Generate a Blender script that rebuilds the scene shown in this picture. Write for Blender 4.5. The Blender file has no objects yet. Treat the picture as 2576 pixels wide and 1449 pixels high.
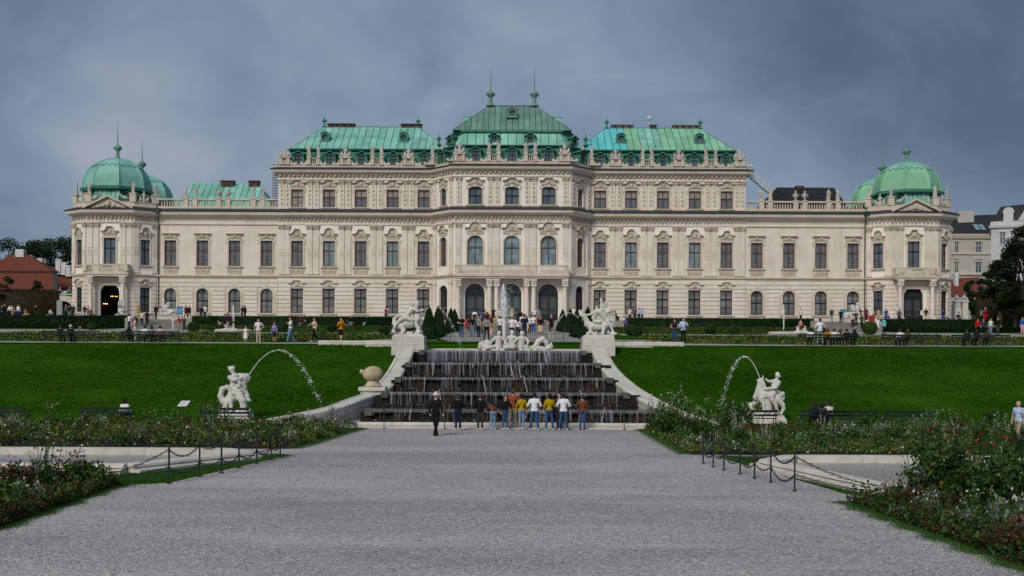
import bpy, bmesh, math, random
import numpy as np
from mathutils import Vector, Matrix
random.seed(7); RNG = np.random.default_rng(7)
PI = math.pi
SC = bpy.context.scene
COL = SC.collection

# ------------------------------------------------------------------ camera, sky, sun, exposure
FPX, HZ, EYE, ROLL = 2700.0, 900.0, 3.3, math.radians(0.26)
cam_d = bpy.data.cameras.new('camera'); cam = bpy.data.objects.new('camera', cam_d); COL.objects.link(cam)
cam_d.sensor_width = 36; cam_d.lens = FPX / 2576 * 36; cam_d.shift_y = (HZ - 724.5) / 2576
cam_d.clip_start = 0.5; cam_d.clip_end = 6000
cam.location = (0, 0, EYE)
cam.rotation_euler = (Matrix.Rotation(PI / 2, 3, 'X') @ Matrix.Rotation(ROLL, 3, 'Z')).to_euler()
SC.camera = cam
SC.view_settings.view_transform = 'Standard'; SC.view_settings.look = 'None'
SC.view_settings.gamma = 1; SC.view_settings.use_curve_mapping = False
SC.view_settings.exposure = 0.66

SUN_EL, SUN_AZ = math.radians(38), math.radians(205)      # azimuth clockwise from +Y: behind the viewer, to the left
world = bpy.data.worlds.new('World'); SC.world = world; world.use_nodes = True
wt = world.node_tree; wt.nodes.clear()
def wn(t, **k):
    n = wt.nodes.new(t)
    for a, b in k.items(): setattr(n, a, b)
    return n
w_out = wn('ShaderNodeOutputWorld'); w_bg = wn('ShaderNodeBackground'); w_bg.inputs[1].default_value = 0.1
w_sky = wn('ShaderNodeTexSky', sky_type='NISHITA', sun_disc=False, sun_elevation=SUN_EL, sun_rotation=SUN_AZ)
w_tc = wn('ShaderNodeTexCoord')
w_map = wn('ShaderNodeMapping'); w_map.inputs['Scale'].default_value = (1, 1, 1.35); w_map.inputs['Location'].default_value = (0.3, 0.15, 0.1)
wt.links.new(w_tc.outputs['Generated'], w_map.inputs[0])
w_n1 = wn('ShaderNodeTexNoise'); w_n1.inputs['Scale'].default_value = 2.2; w_n1.inputs['Detail'].default_value = 5; w_n1.inputs['Roughness'].default_value = 0.5; w_n1.inputs['Distortion'].default_value = 0.35
wt.links.new(w_map.outputs[0], w_n1.inputs['Vector'])
w_n2 = wn('ShaderNodeTexNoise'); w_n2.inputs['Scale'].default_value = 9.0; w_n2.inputs['Detail'].default_value = 6; w_n2.inputs['Roughness'].default_value = 0.55; w_n2.inputs['Distortion'].default_value = 0.5
wt.links.new(w_map.outputs[0], w_n2.inputs['Vector'])
w_mix = wn('ShaderNodeMix', data_type='FLOAT'); w_mix.inputs[0].default_value = 0.33
wt.links.new(w_n1.outputs[0], w_mix.inputs[2]); wt.links.new(w_n2.outputs[0], w_mix.inputs[3])
# a few broad thicker and thinner places of the cloud deck (direction, sharpness, amount)
w_last = w_mix.outputs[0]
w_nrm = wn('ShaderNodeVectorMath', operation='NORMALIZE'); wt.links.new(w_tc.outputs['Generated'], w_nrm.inputs[0])
for d, sharp, amt in (((-0.25, 0.94, 0.15), 75, 0.22), ((-0.34, 0.94, 0.20), 500, 0.10), ((-0.02, 0.95, 0.28), 30, 0.09), ((0.50, 0.86, 0.28), 14, -0.17), ((-0.52, 0.86, 0.22), 45, -0.10), ((-0.235, 0.94, 0.225), 900, -0.12), ((-0.17, 0.95, 0.225), 1200, -0.06)):
    v = Vector(d).normalized()
    dn = wn('ShaderNodeVectorMath', operation='DOT_PRODUCT'); dn.inputs[1].default_value = v
    wt.links.new(w_nrm.outputs[0], dn.inputs[0])
    mx = wn('ShaderNodeMath', operation='MAXIMUM'); mx.inputs[1].default_value = 0; wt.links.new(dn.outputs['Value'], mx.inputs[0])
    pw = wn('ShaderNodeMath', operation='POWER'); pw.inputs[1].default_value = sharp; wt.links.new(mx.outputs[0], pw.inputs[0])
    ml = wn('ShaderNodeMath', operation='MULTIPLY_ADD'); ml.inputs[1].default_value = amt
    wt.links.new(pw.outputs[0], ml.inputs[0]); wt.links.new(w_last, ml.inputs[2]); w_last = ml.outputs[0]
w_cr = wn('ShaderNodeValToRGB'); e = w_cr.color_ramp.elements
def K(r, g, b, k=0.93): return (r * k, g * k, b * k, 1)
e[0].position = 0.30; e[0].color = K(0.46, 0.68, 1.10)
e[1].position = 0.72; e[1].color = K(2.25, 2.45, 2.95)
e2 = e.new(0.44); e2.color = K(0.90, 1.23, 1.78)
e3 = e.new(0.56); e3.color = K(1.34, 1.80, 2.40)
wt.links.new(w_last, w_cr.inputs[0])
w_mm = wn('ShaderNodeMix', data_type='RGBA'); w_mm.inputs[0].default_value = 0.93
wt.links.new(w_sky.outputs[0], w_mm.inputs[6]); wt.links.new(w_cr.outputs[0], w_mm.inputs[7])
wt.links.new(w_mm.outputs[2], w_bg.inputs[0]); wt.links.new(w_bg.outputs[0], w_out.inputs[0])

sun_d = bpy.data.lights.new('sun', 'SUN'); sun = bpy.data.objects.new('sun', sun_d); COL.objects.link(sun)
sun_d.energy = 1.5; sun_d.angle = math.radians(22); sun_d.color = (1, 0.93, 0.82)
sun_dir = Vector((math.sin(SUN_AZ) * math.cos(SUN_EL), math.cos(SUN_AZ) * math.cos(SUN_EL), math.sin(SUN_EL)))
sun.rotation_euler = sun_dir.to_track_quat('Z', 'Y').to_euler()

# ------------------------------------------------------------------ photograph pixel -> metres (2576 px wide frame)
CR, SR = math.cos(ROLL), math.sin(ROLL)
def unroll(px, py):
    u, v = px - 1288, py - HZ
    return u * CR + v * SR, -u * SR + v * CR
def at(px, py, D):
    u, v = unroll(px, py)
    return Vector((u * D / FPX, D, EYE - v * D / FPX))
def ramp_z(y):                     # height of the ground of the upper garden at distance y
    if y <= 79: return EYE + 0.94
    return EYE + 0.94 + 0.048 * (y - 79)
def ramp_at(px, py):               # point of the upper garden seen at a pixel
    u, v = unroll(px, py)
    D = 2.852 / (0.048 + v / FPX) if (0.048 + v / FPX) > 0.0215 else 128
    D = max(79.5, min(D, 127.5))
    return Vector((u * D / FPX, D, ramp_z(D)))
TERR0, TERR1 = EYE + 4.45, EYE + 5.15      # terrace level at its front edge (130) and at the palace (146)
def terrace_z(y): return TERR0 + (TERR1 - TERR0) * (y - 130) / 16 if y < 146 else TERR1

# ------------------------------------------------------------------ materials
MATS = {}
def new_mat(name):
    m = bpy.data.materials.new(name); m.use_nodes = True
    nt = m.node_tree; b = nt.nodes['Principled BSDF']
    return m, nt, b
def lin(h):
    r, g, b = [int(h[i:i + 2], 16) / 255 for i in (0, 2, 4)]
    f = lambda c: c / 12.92 if c <= 0.04045 else ((c + 0.055) / 1.055) ** 2.4
    return (f(r), f(g), f(b))
def mat(name, col, rough=0.8, var=0.0, scale=3.0, col2=None, bump=0.0, bscale=None, metal=0.0, objrand=0.0, spec=0.3, detail=5, stretch=None, world_co=False):
    if name in MATS: return MATS[name]
    m, nt, b = new_mat(name); L = nt.links
    b.inputs['Roughness'].default_value = rough; b.inputs['Metallic'].default_value = metal
    b.inputs['Specular IOR Level'].default_value = spec
    b.inputs['Base Color'].default_value = (*col, 1)
    last = None
    if var or col2 or bump:
        tc = nt.nodes.new('ShaderNodeNewGeometry') if world_co else nt.nodes.new('ShaderNodeTexCoord')
        src = tc.outputs['Position'] if world_co else tc.outputs['Object']
        mp = nt.nodes.new('ShaderNodeMapping'); L.new(src, mp.inputs[0])
        if stretch: mp.inputs['Scale'].default_value = stretch
    if var or col2:
        n = nt.nodes.new('ShaderNodeTexNoise'); n.inputs['Scale'].default_value = scale; n.inputs['Detail'].default_value = detail; n.inputs['Roughness'].default_value = 0.6
        L.new(mp.outputs[0], n.inputs['Vector'])
        r = nt.nodes.new('ShaderNodeValToRGB'); L.new(n.outputs[0], r.inputs[0])
        c2 = col2 or tuple(c * (1 - var) for c in col)
        r.color_ramp.elements[0].position = 0.34; r.color_ramp.elements[1].position = 0.66
        r.color_ramp.elements[0].color = (*c2, 1); r.color_ramp.elements[1].color = (*col, 1)
        last = r.outputs[0]
    if objrand:
        oi = nt.nodes.new('ShaderNodeObjectInfo')
        hs = nt.nodes.new('ShaderNodeHueSaturation')
        mr = nt.nodes.new('ShaderNodeMapRange'); mr.inputs[3].default_value = 1 - objrand; mr.inputs[4].default_value = 1 + objrand
        L.new(oi.outputs['Random'], mr.inputs[0]); L.new(mr.outputs[0], hs.inputs['Value'])
        mr2 = nt.nodes.new('ShaderNodeMapRange'); mr2.inputs[3].default_value = 0.5 - objrand * 0.06; mr2.inputs[4].default_value = 0.5 + objrand * 0.06
        fr = nt.nodes.new('ShaderNodeMath'); fr.operation = 'FRACT'; mu = nt.nodes.new('ShaderNodeMath'); mu.operation = 'MULTIPLY'; mu.inputs[1].default_value = 7.31
        L.new(oi.outputs['Random'], mu.inputs[0]); L.new(mu.outputs[0], fr.inputs[0]); L.new(fr.outputs[0], mr2.inputs[0]); L.new(mr2.outputs[0], hs.inputs['Hue'])
        if last: L.new(last, hs.inputs['Color'])
        else: hs.inputs['Color'].default_value = (*col, 1)
        last = hs.outputs[0]
    if last: L.new(last, b.inputs['Base Color'])
    if bump:
        n2 = nt.nodes.new('ShaderNodeTexNoise'); n2.inputs['Scale'].default_value = bscale or scale * 4; n2.inputs['Detail'].default_value = 6
        L.new(mp.outputs[0], n2.inputs['Vector'])
        bp = nt.nodes.new('ShaderNodeBump'); bp.inputs['Strength'].default_value = min(bump, 1); bp.inputs['Distance'].default_value = 0.05 * max(bump, 1)
        L.new(n2.outputs[0], bp.inputs['Height']); L.new(bp.outputs[0], b.inputs['Normal'])
    MATS[name] = m
    return m
def stain_mat(name, base, dark, pale, scale=0.35, streak=True, rough=0.85, bump=0.3):
    """plaster or stone with big soft blotches, rain streaks and fine grain"""
    m, nt, b = new_mat(name); L = nt.links
    b.inputs['Roughness'].default_value = rough; b.inputs['Specular IOR Level'].default_value = 0.2
    g = nt.nodes.new('ShaderNodeNewGeometry')
    def noise(sc, stretch, det=5):
        mp = nt.nodes.new('ShaderNodeMapping'); mp.inputs['Scale'].default_value = stretch; L.new(g.outputs['Position'], mp.inputs[0])
        n = nt.nodes.new('ShaderNodeTexNoise'); n.inputs['Scale'].default_value = sc; n.inputs['Detail'].default_value = det; n.inputs['Roughness'].default_value = 0.62
        L.new(mp.outputs[0], n.inputs['Vector']); return n.outputs[0]
    def ramp(s, a, c):
        r = nt.nodes.new('ShaderNodeMapRange'); r.inputs[1].default_value = a; r.inputs[2].default_value = c; L.new(s, r.inputs[0]); return r.outputs[0]
    def mixc(f, A, B):
        x = nt.nodes.new('ShaderNodeMix'); x.data_type = 'RGBA'; L.new(f, x.inputs[0])
        for i, c in ((6, A), (7, B)):
            if isinstance(c, tuple): x.inputs[i].default_value = (*c, 1)
            else: L.new(c, x.inputs[i])
        return x.outputs[2]
    c = mixc(ramp(noise(scale, (1, 1, 1)), 0.38, 0.62), base, pale)
    if streak:
        f = ramp(noise(1.1, (2.2, 2.2, 0.16), 7), 0.55, 0.80)
        mu = nt.nodes.new('ShaderNodeMath'); mu.operation = 'MULTIPLY'; mu.inputs[1].default_value = 0.55; L.new(f, mu.inputs[0])
        c = mixc(mu.outputs[0], c, dark)
    f2 = ramp(noise(3.2, (1, 1, 1), 8), 0.56, 0.74)
    mu = nt.nodes.new('ShaderNodeMath'); mu.operation = 'MULTIPLY'; mu.inputs[1].default_value = 0.4; L.new(f2, mu.inputs[0])
    c = mixc(mu.outputs[0], c, dark)
    L.new(c, b.inputs['Base Color'])
    bp = nt.nodes.new('ShaderNodeBump'); bp.inputs['Strength'].default_value = bump; bp.inputs['Distance'].default_value = 0.03
    L.new(noise(9, (1, 1, 1), 6), bp.inputs['Height']); L.new(bp.outputs[0], b.inputs['Normal'])
    MATS[name] = m; return m
def glass_mat(name, col, rough=0.06):
    m, nt, b = new_mat(name); L = nt.links
    b.inputs['Base Color'].default_value = (*col, 1); b.inputs['Roughness'].default_value = rough; b.inputs['Specular IOR Level'].default_value = 0.9
    oi = nt.nodes.new('ShaderNodeObjectInfo'); hs = nt.nodes.new('ShaderNodeHueSaturation'); mr = nt.nodes.new('ShaderNodeMapRange')
    mr.inputs[3].default_value = 0.72; mr.inputs[4].default_value = 1.3
    L.new(oi.outputs['Random'], mr.inputs[0]); L.new(mr.outputs[0], hs.inputs['Value']); hs.inputs['Color'].default_value = (*col, 1)
    L.new(hs.outputs[0], b.inputs['Base Color'])
    MATS[name] = m; return m
def water_mat(name, col, rough=0.1, alpha=1.0, bump=0.5):
    m, nt, b = new_mat(name); L = nt.links
    b.inputs['Base Color'].default_value = (*col, 1); b.inputs['Roughness'].default_value = rough; b.inputs['Alpha'].default_value = alpha
    b.inputs['Specular IOR Level'].default_value = 0.6
    g = nt.nodes.new('ShaderNodeNewGeometry'); n = nt.nodes.new('ShaderNodeTexNoise'); n.inputs['Scale'].default_value = 3; n.inputs['Detail'].default_value = 5
    L.new(g.outputs['Position'], n.inputs['Vector']); bp = nt.nodes.new('ShaderNodeBump'); bp.inputs['Strength'].default_value = bump; bp.inputs['Distance'].default_value = 0.05
    L.new(n.outputs[0], bp.inputs['Height']); L.new(bp.outputs[0], b.inputs['Normal'])
    MATS[name] = m; return m

WALL = stain_mat('wall_plaster', (0.65, 0.575, 0.495), (0.34, 0.295, 0.25), (0.735, 0.665, 0.59))
WALLW = stain_mat('white_plaster', (0.77, 0.72, 0.65), (0.46, 0.42, 0.37), (0.83, 0.79, 0.735))
RUST = stain_mat('rusticated_stone', (0.65, 0.575, 0.50), (0.36, 0.31, 0.265), (0.73, 0.66, 0.59))
TRIM = stain_mat('carved_stone', (0.54, 0.465, 0.385), (0.27, 0.235, 0.20), (0.62, 0.55, 0.465), scale=0.8)
ORN = stain_mat('weathered_ornament', (0.44, 0.375, 0.31), (0.17, 0.145, 0.125), (0.55, 0.48, 0.405), scale=1.2)
STAT = stain_mat('grey_statue_stone', (0.40, 0.375, 0.34), (0.15, 0.14, 0.13), (0.55, 0.52, 0.475), scale=1.4)
MARBLE = stain_mat('white_statue_stone', (0.51, 0.495, 0.46), (0.14, 0.13, 0.12), (0.65, 0.64, 0.61), scale=1.6, rough=0.75)
KERB = stain_mat('pale_kerb_stone', (0.50, 0.47, 0.425), (0.22, 0.20, 0.175), (0.62, 0.585, 0.535), scale=1.0)
MARK = stain_mat('grey_limestone', (0.52, 0.49, 0.44), (0.24, 0.22, 0.19), (0.62, 0.59, 0.53), scale=0.9)
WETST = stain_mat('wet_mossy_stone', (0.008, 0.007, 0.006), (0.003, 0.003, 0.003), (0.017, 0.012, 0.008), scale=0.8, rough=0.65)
LEDGE = stain_mat('wet_ledge_stone', (0.075, 0.07, 0.063), (0.02, 0.019, 0.018), (0.12, 0.115, 0.105), scale=1.2, rough=0.5)
def copper(name, base, c2, c3, sc=0.5):
    m = stain_mat(name, base, c3, c2, scale=sc, rough=0.6, bump=0.15)
    nt = m.node_tree; b = nt.nodes['Principled BSDF']; L = nt.links
    src = b.inputs['Base Color'].links[0].from_socket
    oi = nt.nodes.new('ShaderNodeObjectInfo'); hs = nt.nodes.new('ShaderNodeHueSaturation'); mr = nt.nodes.new('ShaderNodeMapRange')
    mr.inputs[3].default_value = 0.86; mr.inputs[4].default_value = 1.12
    L.new(oi.outputs['Random'], mr.inputs[0]); L.new(mr.outputs[0], hs.inputs['Value']); L.new(src, hs.inputs['Color']); L.new(hs.outputs[0], b.inputs['Base Color'])
    return m
COPPER = copper('green_copper', (0.17, 0.42, 0.35), (0.27, 0.55, 0.47), (0.08, 0.24, 0.19))
COPPERB = copper('bright_copper', (0.10, 0.50, 0.50), (0.16, 0.58, 0.60), (0.08, 0.36, 0.33))
COPPERY = copper('stained_copper', (0.19, 0.45, 0.27), (0.25, 0.52, 0.36), (0.22, 0.28, 0.10))
COPPERD = copper('dark_copper', (0.045, 0.175, 0.13), (0.065, 0.22, 0.165), (0.02, 0.08, 0.06))
COPPERG = copper('grey_copper', (0.12, 0.235, 0.195), (0.17, 0.30, 0.25), (0.06, 0.13, 0.11))
SEAM = mat('copper_seam', (0.035, 0.13, 0.10), 0.6)
SEAMG = mat('grey_copper_seam', (0.045, 0.10, 0.085), 0.6)
LEAD = mat('lead_sheet', (0.045, 0.055, 0.054), 0.6, var=0.4, scale=2)
SLATE = mat('black_slate', (0.022, 0.024, 0.028), 0.5, var=0.4, scale=2, objrand=0.25)
BRICKD = mat('dark_brick', (0.10, 0.065, 0.055), 0.9, var=0.4, scale=3)
GLASS = glass_mat('window_glass', (0.085, 0.11, 0.135))
GLASSP = glass_mat('pale_window_glass', (0.30, 0.29, 0.26))
GLASSB = glass_mat('blue_window_glass', (0.16, 0.25, 0.285))
GLASSK = glass_mat('grille_window_glass', (0.27, 0.27, 0.26), 0.15)
FRAME = mat('brown_window_frame', (0.13, 0.042, 0.025), 0.5)
FRAMEK = mat('black_frame', (0.015, 0.014, 0.014), 0.5)
BARS = mat('glazing_bar', (0.30, 0.25, 0.22), 0.5)
IRON = mat('black_iron', (0.012, 0.013, 0.014), 0.45, spec=0.5)
IRONP = mat('grey_window_bars', (0.075, 0.072, 0.07), 0.5)
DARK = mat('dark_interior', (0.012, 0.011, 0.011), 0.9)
BENCHM = mat('green_black_bench_paint', (0.008, 0.016, 0.014), 0.4, spec=0.4)

# ------------------------------------------------------------------ mesh helpers
class MB:
    def __init__(s): s.v = []; s.f = []; s.m = []; s.mi = 0
    def add(s, vs, fs):
        o = len(s.v); s.v.extend([tuple(v) for v in vs]); s.f.extend([tuple(i + o for i in f) for f in fs]); s.m.extend([s.mi] * len(fs)); return s
    def box(s, x0, x1, y0, y1, z0, z1):
        v = [(x0, y0, z0), (x1, y0, z0), (x1, y1, z0), (x0, y1, z0), (x0, y0, z1), (x1, y0, z1), (x1, y1, z1), (x0, y1, z1)]
        return s.add(v, [(0, 3, 2, 1), (4, 5, 6, 7), (0, 1, 5, 4), (1, 2, 6, 5), (2, 3, 7, 6), (3, 0, 4, 7)])
    def cbox(s, x0, x1, y0, y1, z0, z1, c):       # box whose front (low y) edges are chamfered
        v = [(x0, y0 + c, z0), (x1, y0 + c, z0), (x1, y1, z0), (x0, y1, z0), (x0, y0 + c, z1), (x1, y0 + c, z1), (x1, y1, z1), (x0, y1, z1),
             (x0 + c, y0, z0 + c), (x1 - c, y0, z0 + c), (x1 - c, y0, z1 - c), (x0 + c, y0, z1 - c)]
        return s.add(v, [(0, 3, 2, 1), (4, 5, 6, 7), (1, 2, 6, 5), (2, 3, 7, 6), (3, 0, 4, 7), (8, 9, 10, 11), (0, 1, 9, 8), (1, 5, 10, 9), (5, 4, 11, 10), (4, 0, 8, 11)])
    def xz(s, poly, y0, y1):                      # counter-clockwise polygon in x,z (seen from low y) pushed from y0 back to y1
        n = len(poly); v = [(x, y0, z) for x, z in poly] + [(x, y1, z) for x, z in poly]
        return s.add(v, [tuple(range(n)), tuple(range(2 * n - 1, n - 1, -1))] + [(i, i + n, (i + 1) % n + n, (i + 1) % n) for i in range(n)])
    def strip(s, A, B, y0, y1):                   # band between two x,z polylines, thick from y0 to y1
        for i in range(len(A) - 1): s.xz([A[i], A[i + 1], B[i + 1], B[i]], y0, y1)
        return s
    def lathe(s, prof, n=12, c=(0, 0, 0), rot=0.0, cap=True):
        o = []; fs = []
        for r, z in prof:
            for k in range(n):
                a = rot + 2 * PI * k / n; o.append((c[0] + r * math.cos(a), c[1] + r * math.sin(a), c[2] + z))
        for i in range(len(prof) - 1):
            for k in range(n):
                a, b = i * n + k, i * n + (k + 1) % n; fs.append((a, b, b + n, a + n))
        if cap:
            fs.append(tuple(range(n - 1, -1, -1))); t = (len(prof) - 1) * n; fs.append(tuple(range(t, t + n)))
        return s.add(o, fs)
    def tube(s, pts, rad, n=6, cap=True):
        pts = [Vector(p) for p in pts]; rs = rad if hasattr(rad, '__len__') else [rad] * len(pts)
        o = []; fs = []; ref = None
        for i, p in enumerate(pts):
            d = (pts[min(i + 1, len(pts) - 1)] - pts[max(i - 1, 0)])
            d = d.normalized() if d.length > 1e-9 else Vector((0, 0, 1))
            if ref is None: ref = Vector((1, 0, 0)) if abs(d.x) < 0.8 else Vector((0, 1, 0))
            a = (ref - d * ref.dot(d)).normalized(); b = d.cross(a); ref = a
            for k in range(n):
                t = 2 * PI * k / n; o.append(p + (a * math.cos(t) + b * math.sin(t)) * rs[i])
        for i in range(len(pts) - 1):
            for k in range(n):
                q, r = i * n + k, i * n + (k + 1) % n; fs.append((q, r, r + n, q + n))
        if cap:
            fs.append(tuple(range(n - 1, -1, -1))); t = (len(pts) - 1) * n; fs.append(tuple(range(t, t + n)))
        return s.add(o, fs)
    def sweep(s, prof, path, closed=False):       # profile (outward, z) along a plan polyline; outward is to the right of the walking direction
        P = [Vector((p[0], p[1])) for p in path]; n = len(P); m = len(prof); o = []; fs = []
        for i in range(n):
            a = P[i] - P[i - 1] if (i > 0 or closed) else P[1] - P[0]
            b = P[(i + 1) % n] - P[i] if (i < n - 1 or closed) else P[-1] - P[-2]
            na = Vector((a.y, -a.x)).normalized(); nb = Vector((b.y, -b.x)).normalized()
            q = (na + nb); q = q / max(0.25, (1 + na.dot(nb)))
            for d, z in prof: o.append((P[i].x + q.x * d, P[i].y + q.y * d, z))
        for i in range(n if closed else n - 1):
            for k in range(m):
                a, b = i * m + k, i * m + (k + 1) % m; c, d = ((i + 1) % n) * m + k, ((i + 1) % n) * m + (k + 1) % m
                fs.append((a, c, d, b))
        if not closed: fs.append(tuple(range(m))); fs.append(tuple(range((n - 1) * m + m - 1, (n - 1) * m - 1, -1)))
        return s.add(o, fs)
    def quad(s, a, b, c, d): return s.add([a, b, c, d], [(0, 1, 2, 3)])
    def mesh(s, name, mats, smooth=False):
        me = bpy.data.meshes.new(name); me.from_pydata(s.v, [], s.f)
        for m in (mats if isinstance(mats, (list, tuple)) else [mats]): me.materials.append(m)
        if any(s.m): me.polygons.foreach_set('material_index', s.m)
        if smooth: me.polygons.foreach_set('use_smooth', [True] * len(me.polygons))
        me.update(); return me
    def build(s, name, mats, parent=None, loc=None, rz=0.0, smooth=False):
        return link(name, s.mesh(name, mats, smooth), parent, loc, rz)
KID = {}                                           # children by the parent's name (asking Blender walks the whole scene)
def link(name, me, parent=None, loc=None, rz=0.0):
    o = bpy.data.objects.new(name, me); COL.objects.link(o)
    if parent: o.parent = parent; KID.setdefault(parent.name, []).append(o)
    if loc is not None: o.location = loc
    if rz: o.rotation_euler = (0, 0, rz)
    return o
def empty(name, loc=(0, 0, 0), rz=0.0, parent=None): return link(name, None, parent, loc, rz)
def tag(o, label=None, cat=None, group=None, kind=None):
    for k, v in (('label', label), ('category', cat), ('group', group), ('kind', kind)):
        if v: o[k] = v
    return o
def copy_tree(o, parent=None, loc=None, rz=None):
    c = o.copy(); COL.objects.link(c)
    if parent is not None: c.parent = parent; KID.setdefault(parent.name, []).append(c)
    if loc is not None: c.location = loc
    if rz is not None: c.rotation_euler = (0, 0, rz)
    for ch in KID.get(o.name, []): copy_tree(ch, c)
    return c
def drop(o):                                       # remove a pattern object that stands nowhere
    for ch in KID.pop(o.name, []): drop(ch)
    bpy.data.objects.remove(o)
def np_mesh(name, V, F, mats, fm=None, smooth=False):
    V = np.asarray(V, dtype=np.float32); F = np.asarray(F, dtype=np.int32); k = F.shape[1]
    me = bpy.data.meshes.new(name); me.vertices.add(len(V)); me.vertices.foreach_set('co', V.ravel())
    me.loops.add(F.size); me.loops.foreach_set('vertex_index', F.ravel())
    me.polygons.add(len(F)); me.polygons.foreach_set('loop_start', np.arange(len(F), dtype=np.int32) * k)
    for m in (mats if isinstance(mats, (list, tuple)) else [mats]): me.materials.append(m)
    if fm is not None: me.polygons.foreach_set('material_index', np.asarray(fm, dtype=np.int32))
    if smooth: me.polygons.foreach_set('use_smooth', np.ones(len(F), dtype=bool))
    me.update(calc_edges=True); me.validate(); return me
def arc(cx, cz, r, a0, a1, n, rz=None):
    return [(cx + r * math.cos(math.radians(a0 + (a1 - a0) * i / n)), cz + (rz or r) * math.sin(math.radians(a0 + (a1 - a0) * i / n))) for i in range(n + 1)]
# ------------------------------------------------------------------ the palace
PAL = empty('palace', (-0.1, 146, TERR1))
tag(PAL, 'long cream baroque palace with green copper roofs and domed end pavilions', 'palace')
PX, PY, PZ = -0.1, 146.0, TERR1
def lump(mb, x, z, rx, rz, d, n=8):
    v = [(x, -d, z)]; 
    for k in range(n):
        a = 2 * PI * k / n; v.append((x + 0.62 * rx * math.cos(a), -d * 0.78, z + 0.62 * rz * math.sin(a)))
    for k in range(n):
        a = 2 * PI * k / n; v.append((x + rx * math.cos(a), 0.0, z + rz * math.sin(a)))
    f = [(0, 1 + k, 1 + (k + 1) % n) for k in range(n)] + [(1 + k, 1 + n + k, 1 + n + (k + 1) % n, 1 + (k + 1) % n) for k in range(n)]
    mb.add(v, f)
def wall_face(mb, Ln, z0, z1, holes, dep=0.42):
    xs = sorted({0, Ln} | {h[0] - h[1] / 2 for h in holes} | {h[0] + h[1] / 2 for h in holes}); zs = sorted({z0, z1} | {h[2] for h in holes} | {h[3] for h in holes})
    for i in range(len(xs) - 1):
        for j in range(len(zs) - 1):
            cx, cz = (xs[i] + xs[i + 1]) / 2, (zs[j] + zs[j + 1]) / 2
            if any(abs(cx - h[0]) < h[1] / 2 and h[2] < cz < h[3] for h in holes): continue
            mb.quad((xs[i], 0, zs[j]), (xs[i + 1], 0, zs[j]), (xs[i + 1], 0, zs[j + 1]), (xs[i], 0, zs[j + 1]))
    for c, w, a, b, arch in holes:
        l, r = c - w / 2, c + w / 2
        top = b - (w / 2 if arch == 1 else arch if arch else 0)
        mb.quad((l, 0, a), (l, 0, top), (l, dep, top), (l, dep, a)); mb.quad((r, 0, a), (r, dep, a), (r, dep, top), (r, 0, top))
        mb.quad((l, 0, a), (l, dep, a), (r, dep, a), (r, 0, a))
        if arch:
            rise = b - top
            pts = arc(c, top, w / 2, 180, 0, 14, rise)
            for i in range(14):
                (xa, za), (xb, zb) = pts[i], pts[i + 1]
                mb.quad((xa, 0, za), (xb, 0, zb), (xb, 0, b), (xa, 0, b)); mb.quad((xa, 0, za), (xa, dep, za), (xb, dep, zb), (xb, 0, zb))
        else: mb.quad((l, 0, b), (r, 0, b), (r, dep, b), (l, dep, b))
PANES = {}
def pane_mesh(w, h, m):
    k = (round(w, 3), round(h, 3), m.name)
    if k not in PANES:
        mb = MB(); mb.quad((-w / 2, 0, 0), (w / 2, 0, 0), (w / 2, 0, h), (-w / 2, 0, h)); PANES[k] = mb.mesh('pane', m)
    return PANES[k]
def hood(mb, kind, w, z):
    """window crown; z is its lower line"""
    h = w / 2 + 0.36
    if kind == 'round': line = [(-h, 0.0), (-h * 0.58, 0.0)] + arc(0, 0.08, h * 0.52, 172, 8, 10, 0.72) + [(h * 0.58, 0.0), (h, 0.0)]
    elif kind == 'point': line = [(-h, 0.0), (-h * 0.62, 0.0), (-h * 0.44, 0.22), (-h * 0.27, 0.62), (h * 0.27, 0.62), (h * 0.44, 0.22), (h * 0.62, 0.0), (h, 0.0)]
    elif kind == 'upper': line = [(-h, 0.0), (-h * 0.66, 0.0)] + arc(0, 0.06, h * 0.5, 165, 15, 8, 0.36) + [(h * 0.66, 0.0), (h, 0.0)]
    elif kind == 'upper2': line = [(-h, 0.0), (-h * 0.62, 0.0), (-h * 0.34, 0.36), (h * 0.34, 0.36), (h * 0.62, 0.0), (h, 0.0)]
    else: line = [(-h, 0.0), (h, 0.0)]
    A = [(x, z + q) for x, q in line]
    for off, th, dp in ((0.0, 0.09, 0.22), (0.09, 0.11, 0.36)):
        mb.strip([(x, q + off) for x, q in A], [(x, q + off + th) for x, q in A], -dp, 0.0)
    return A
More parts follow.
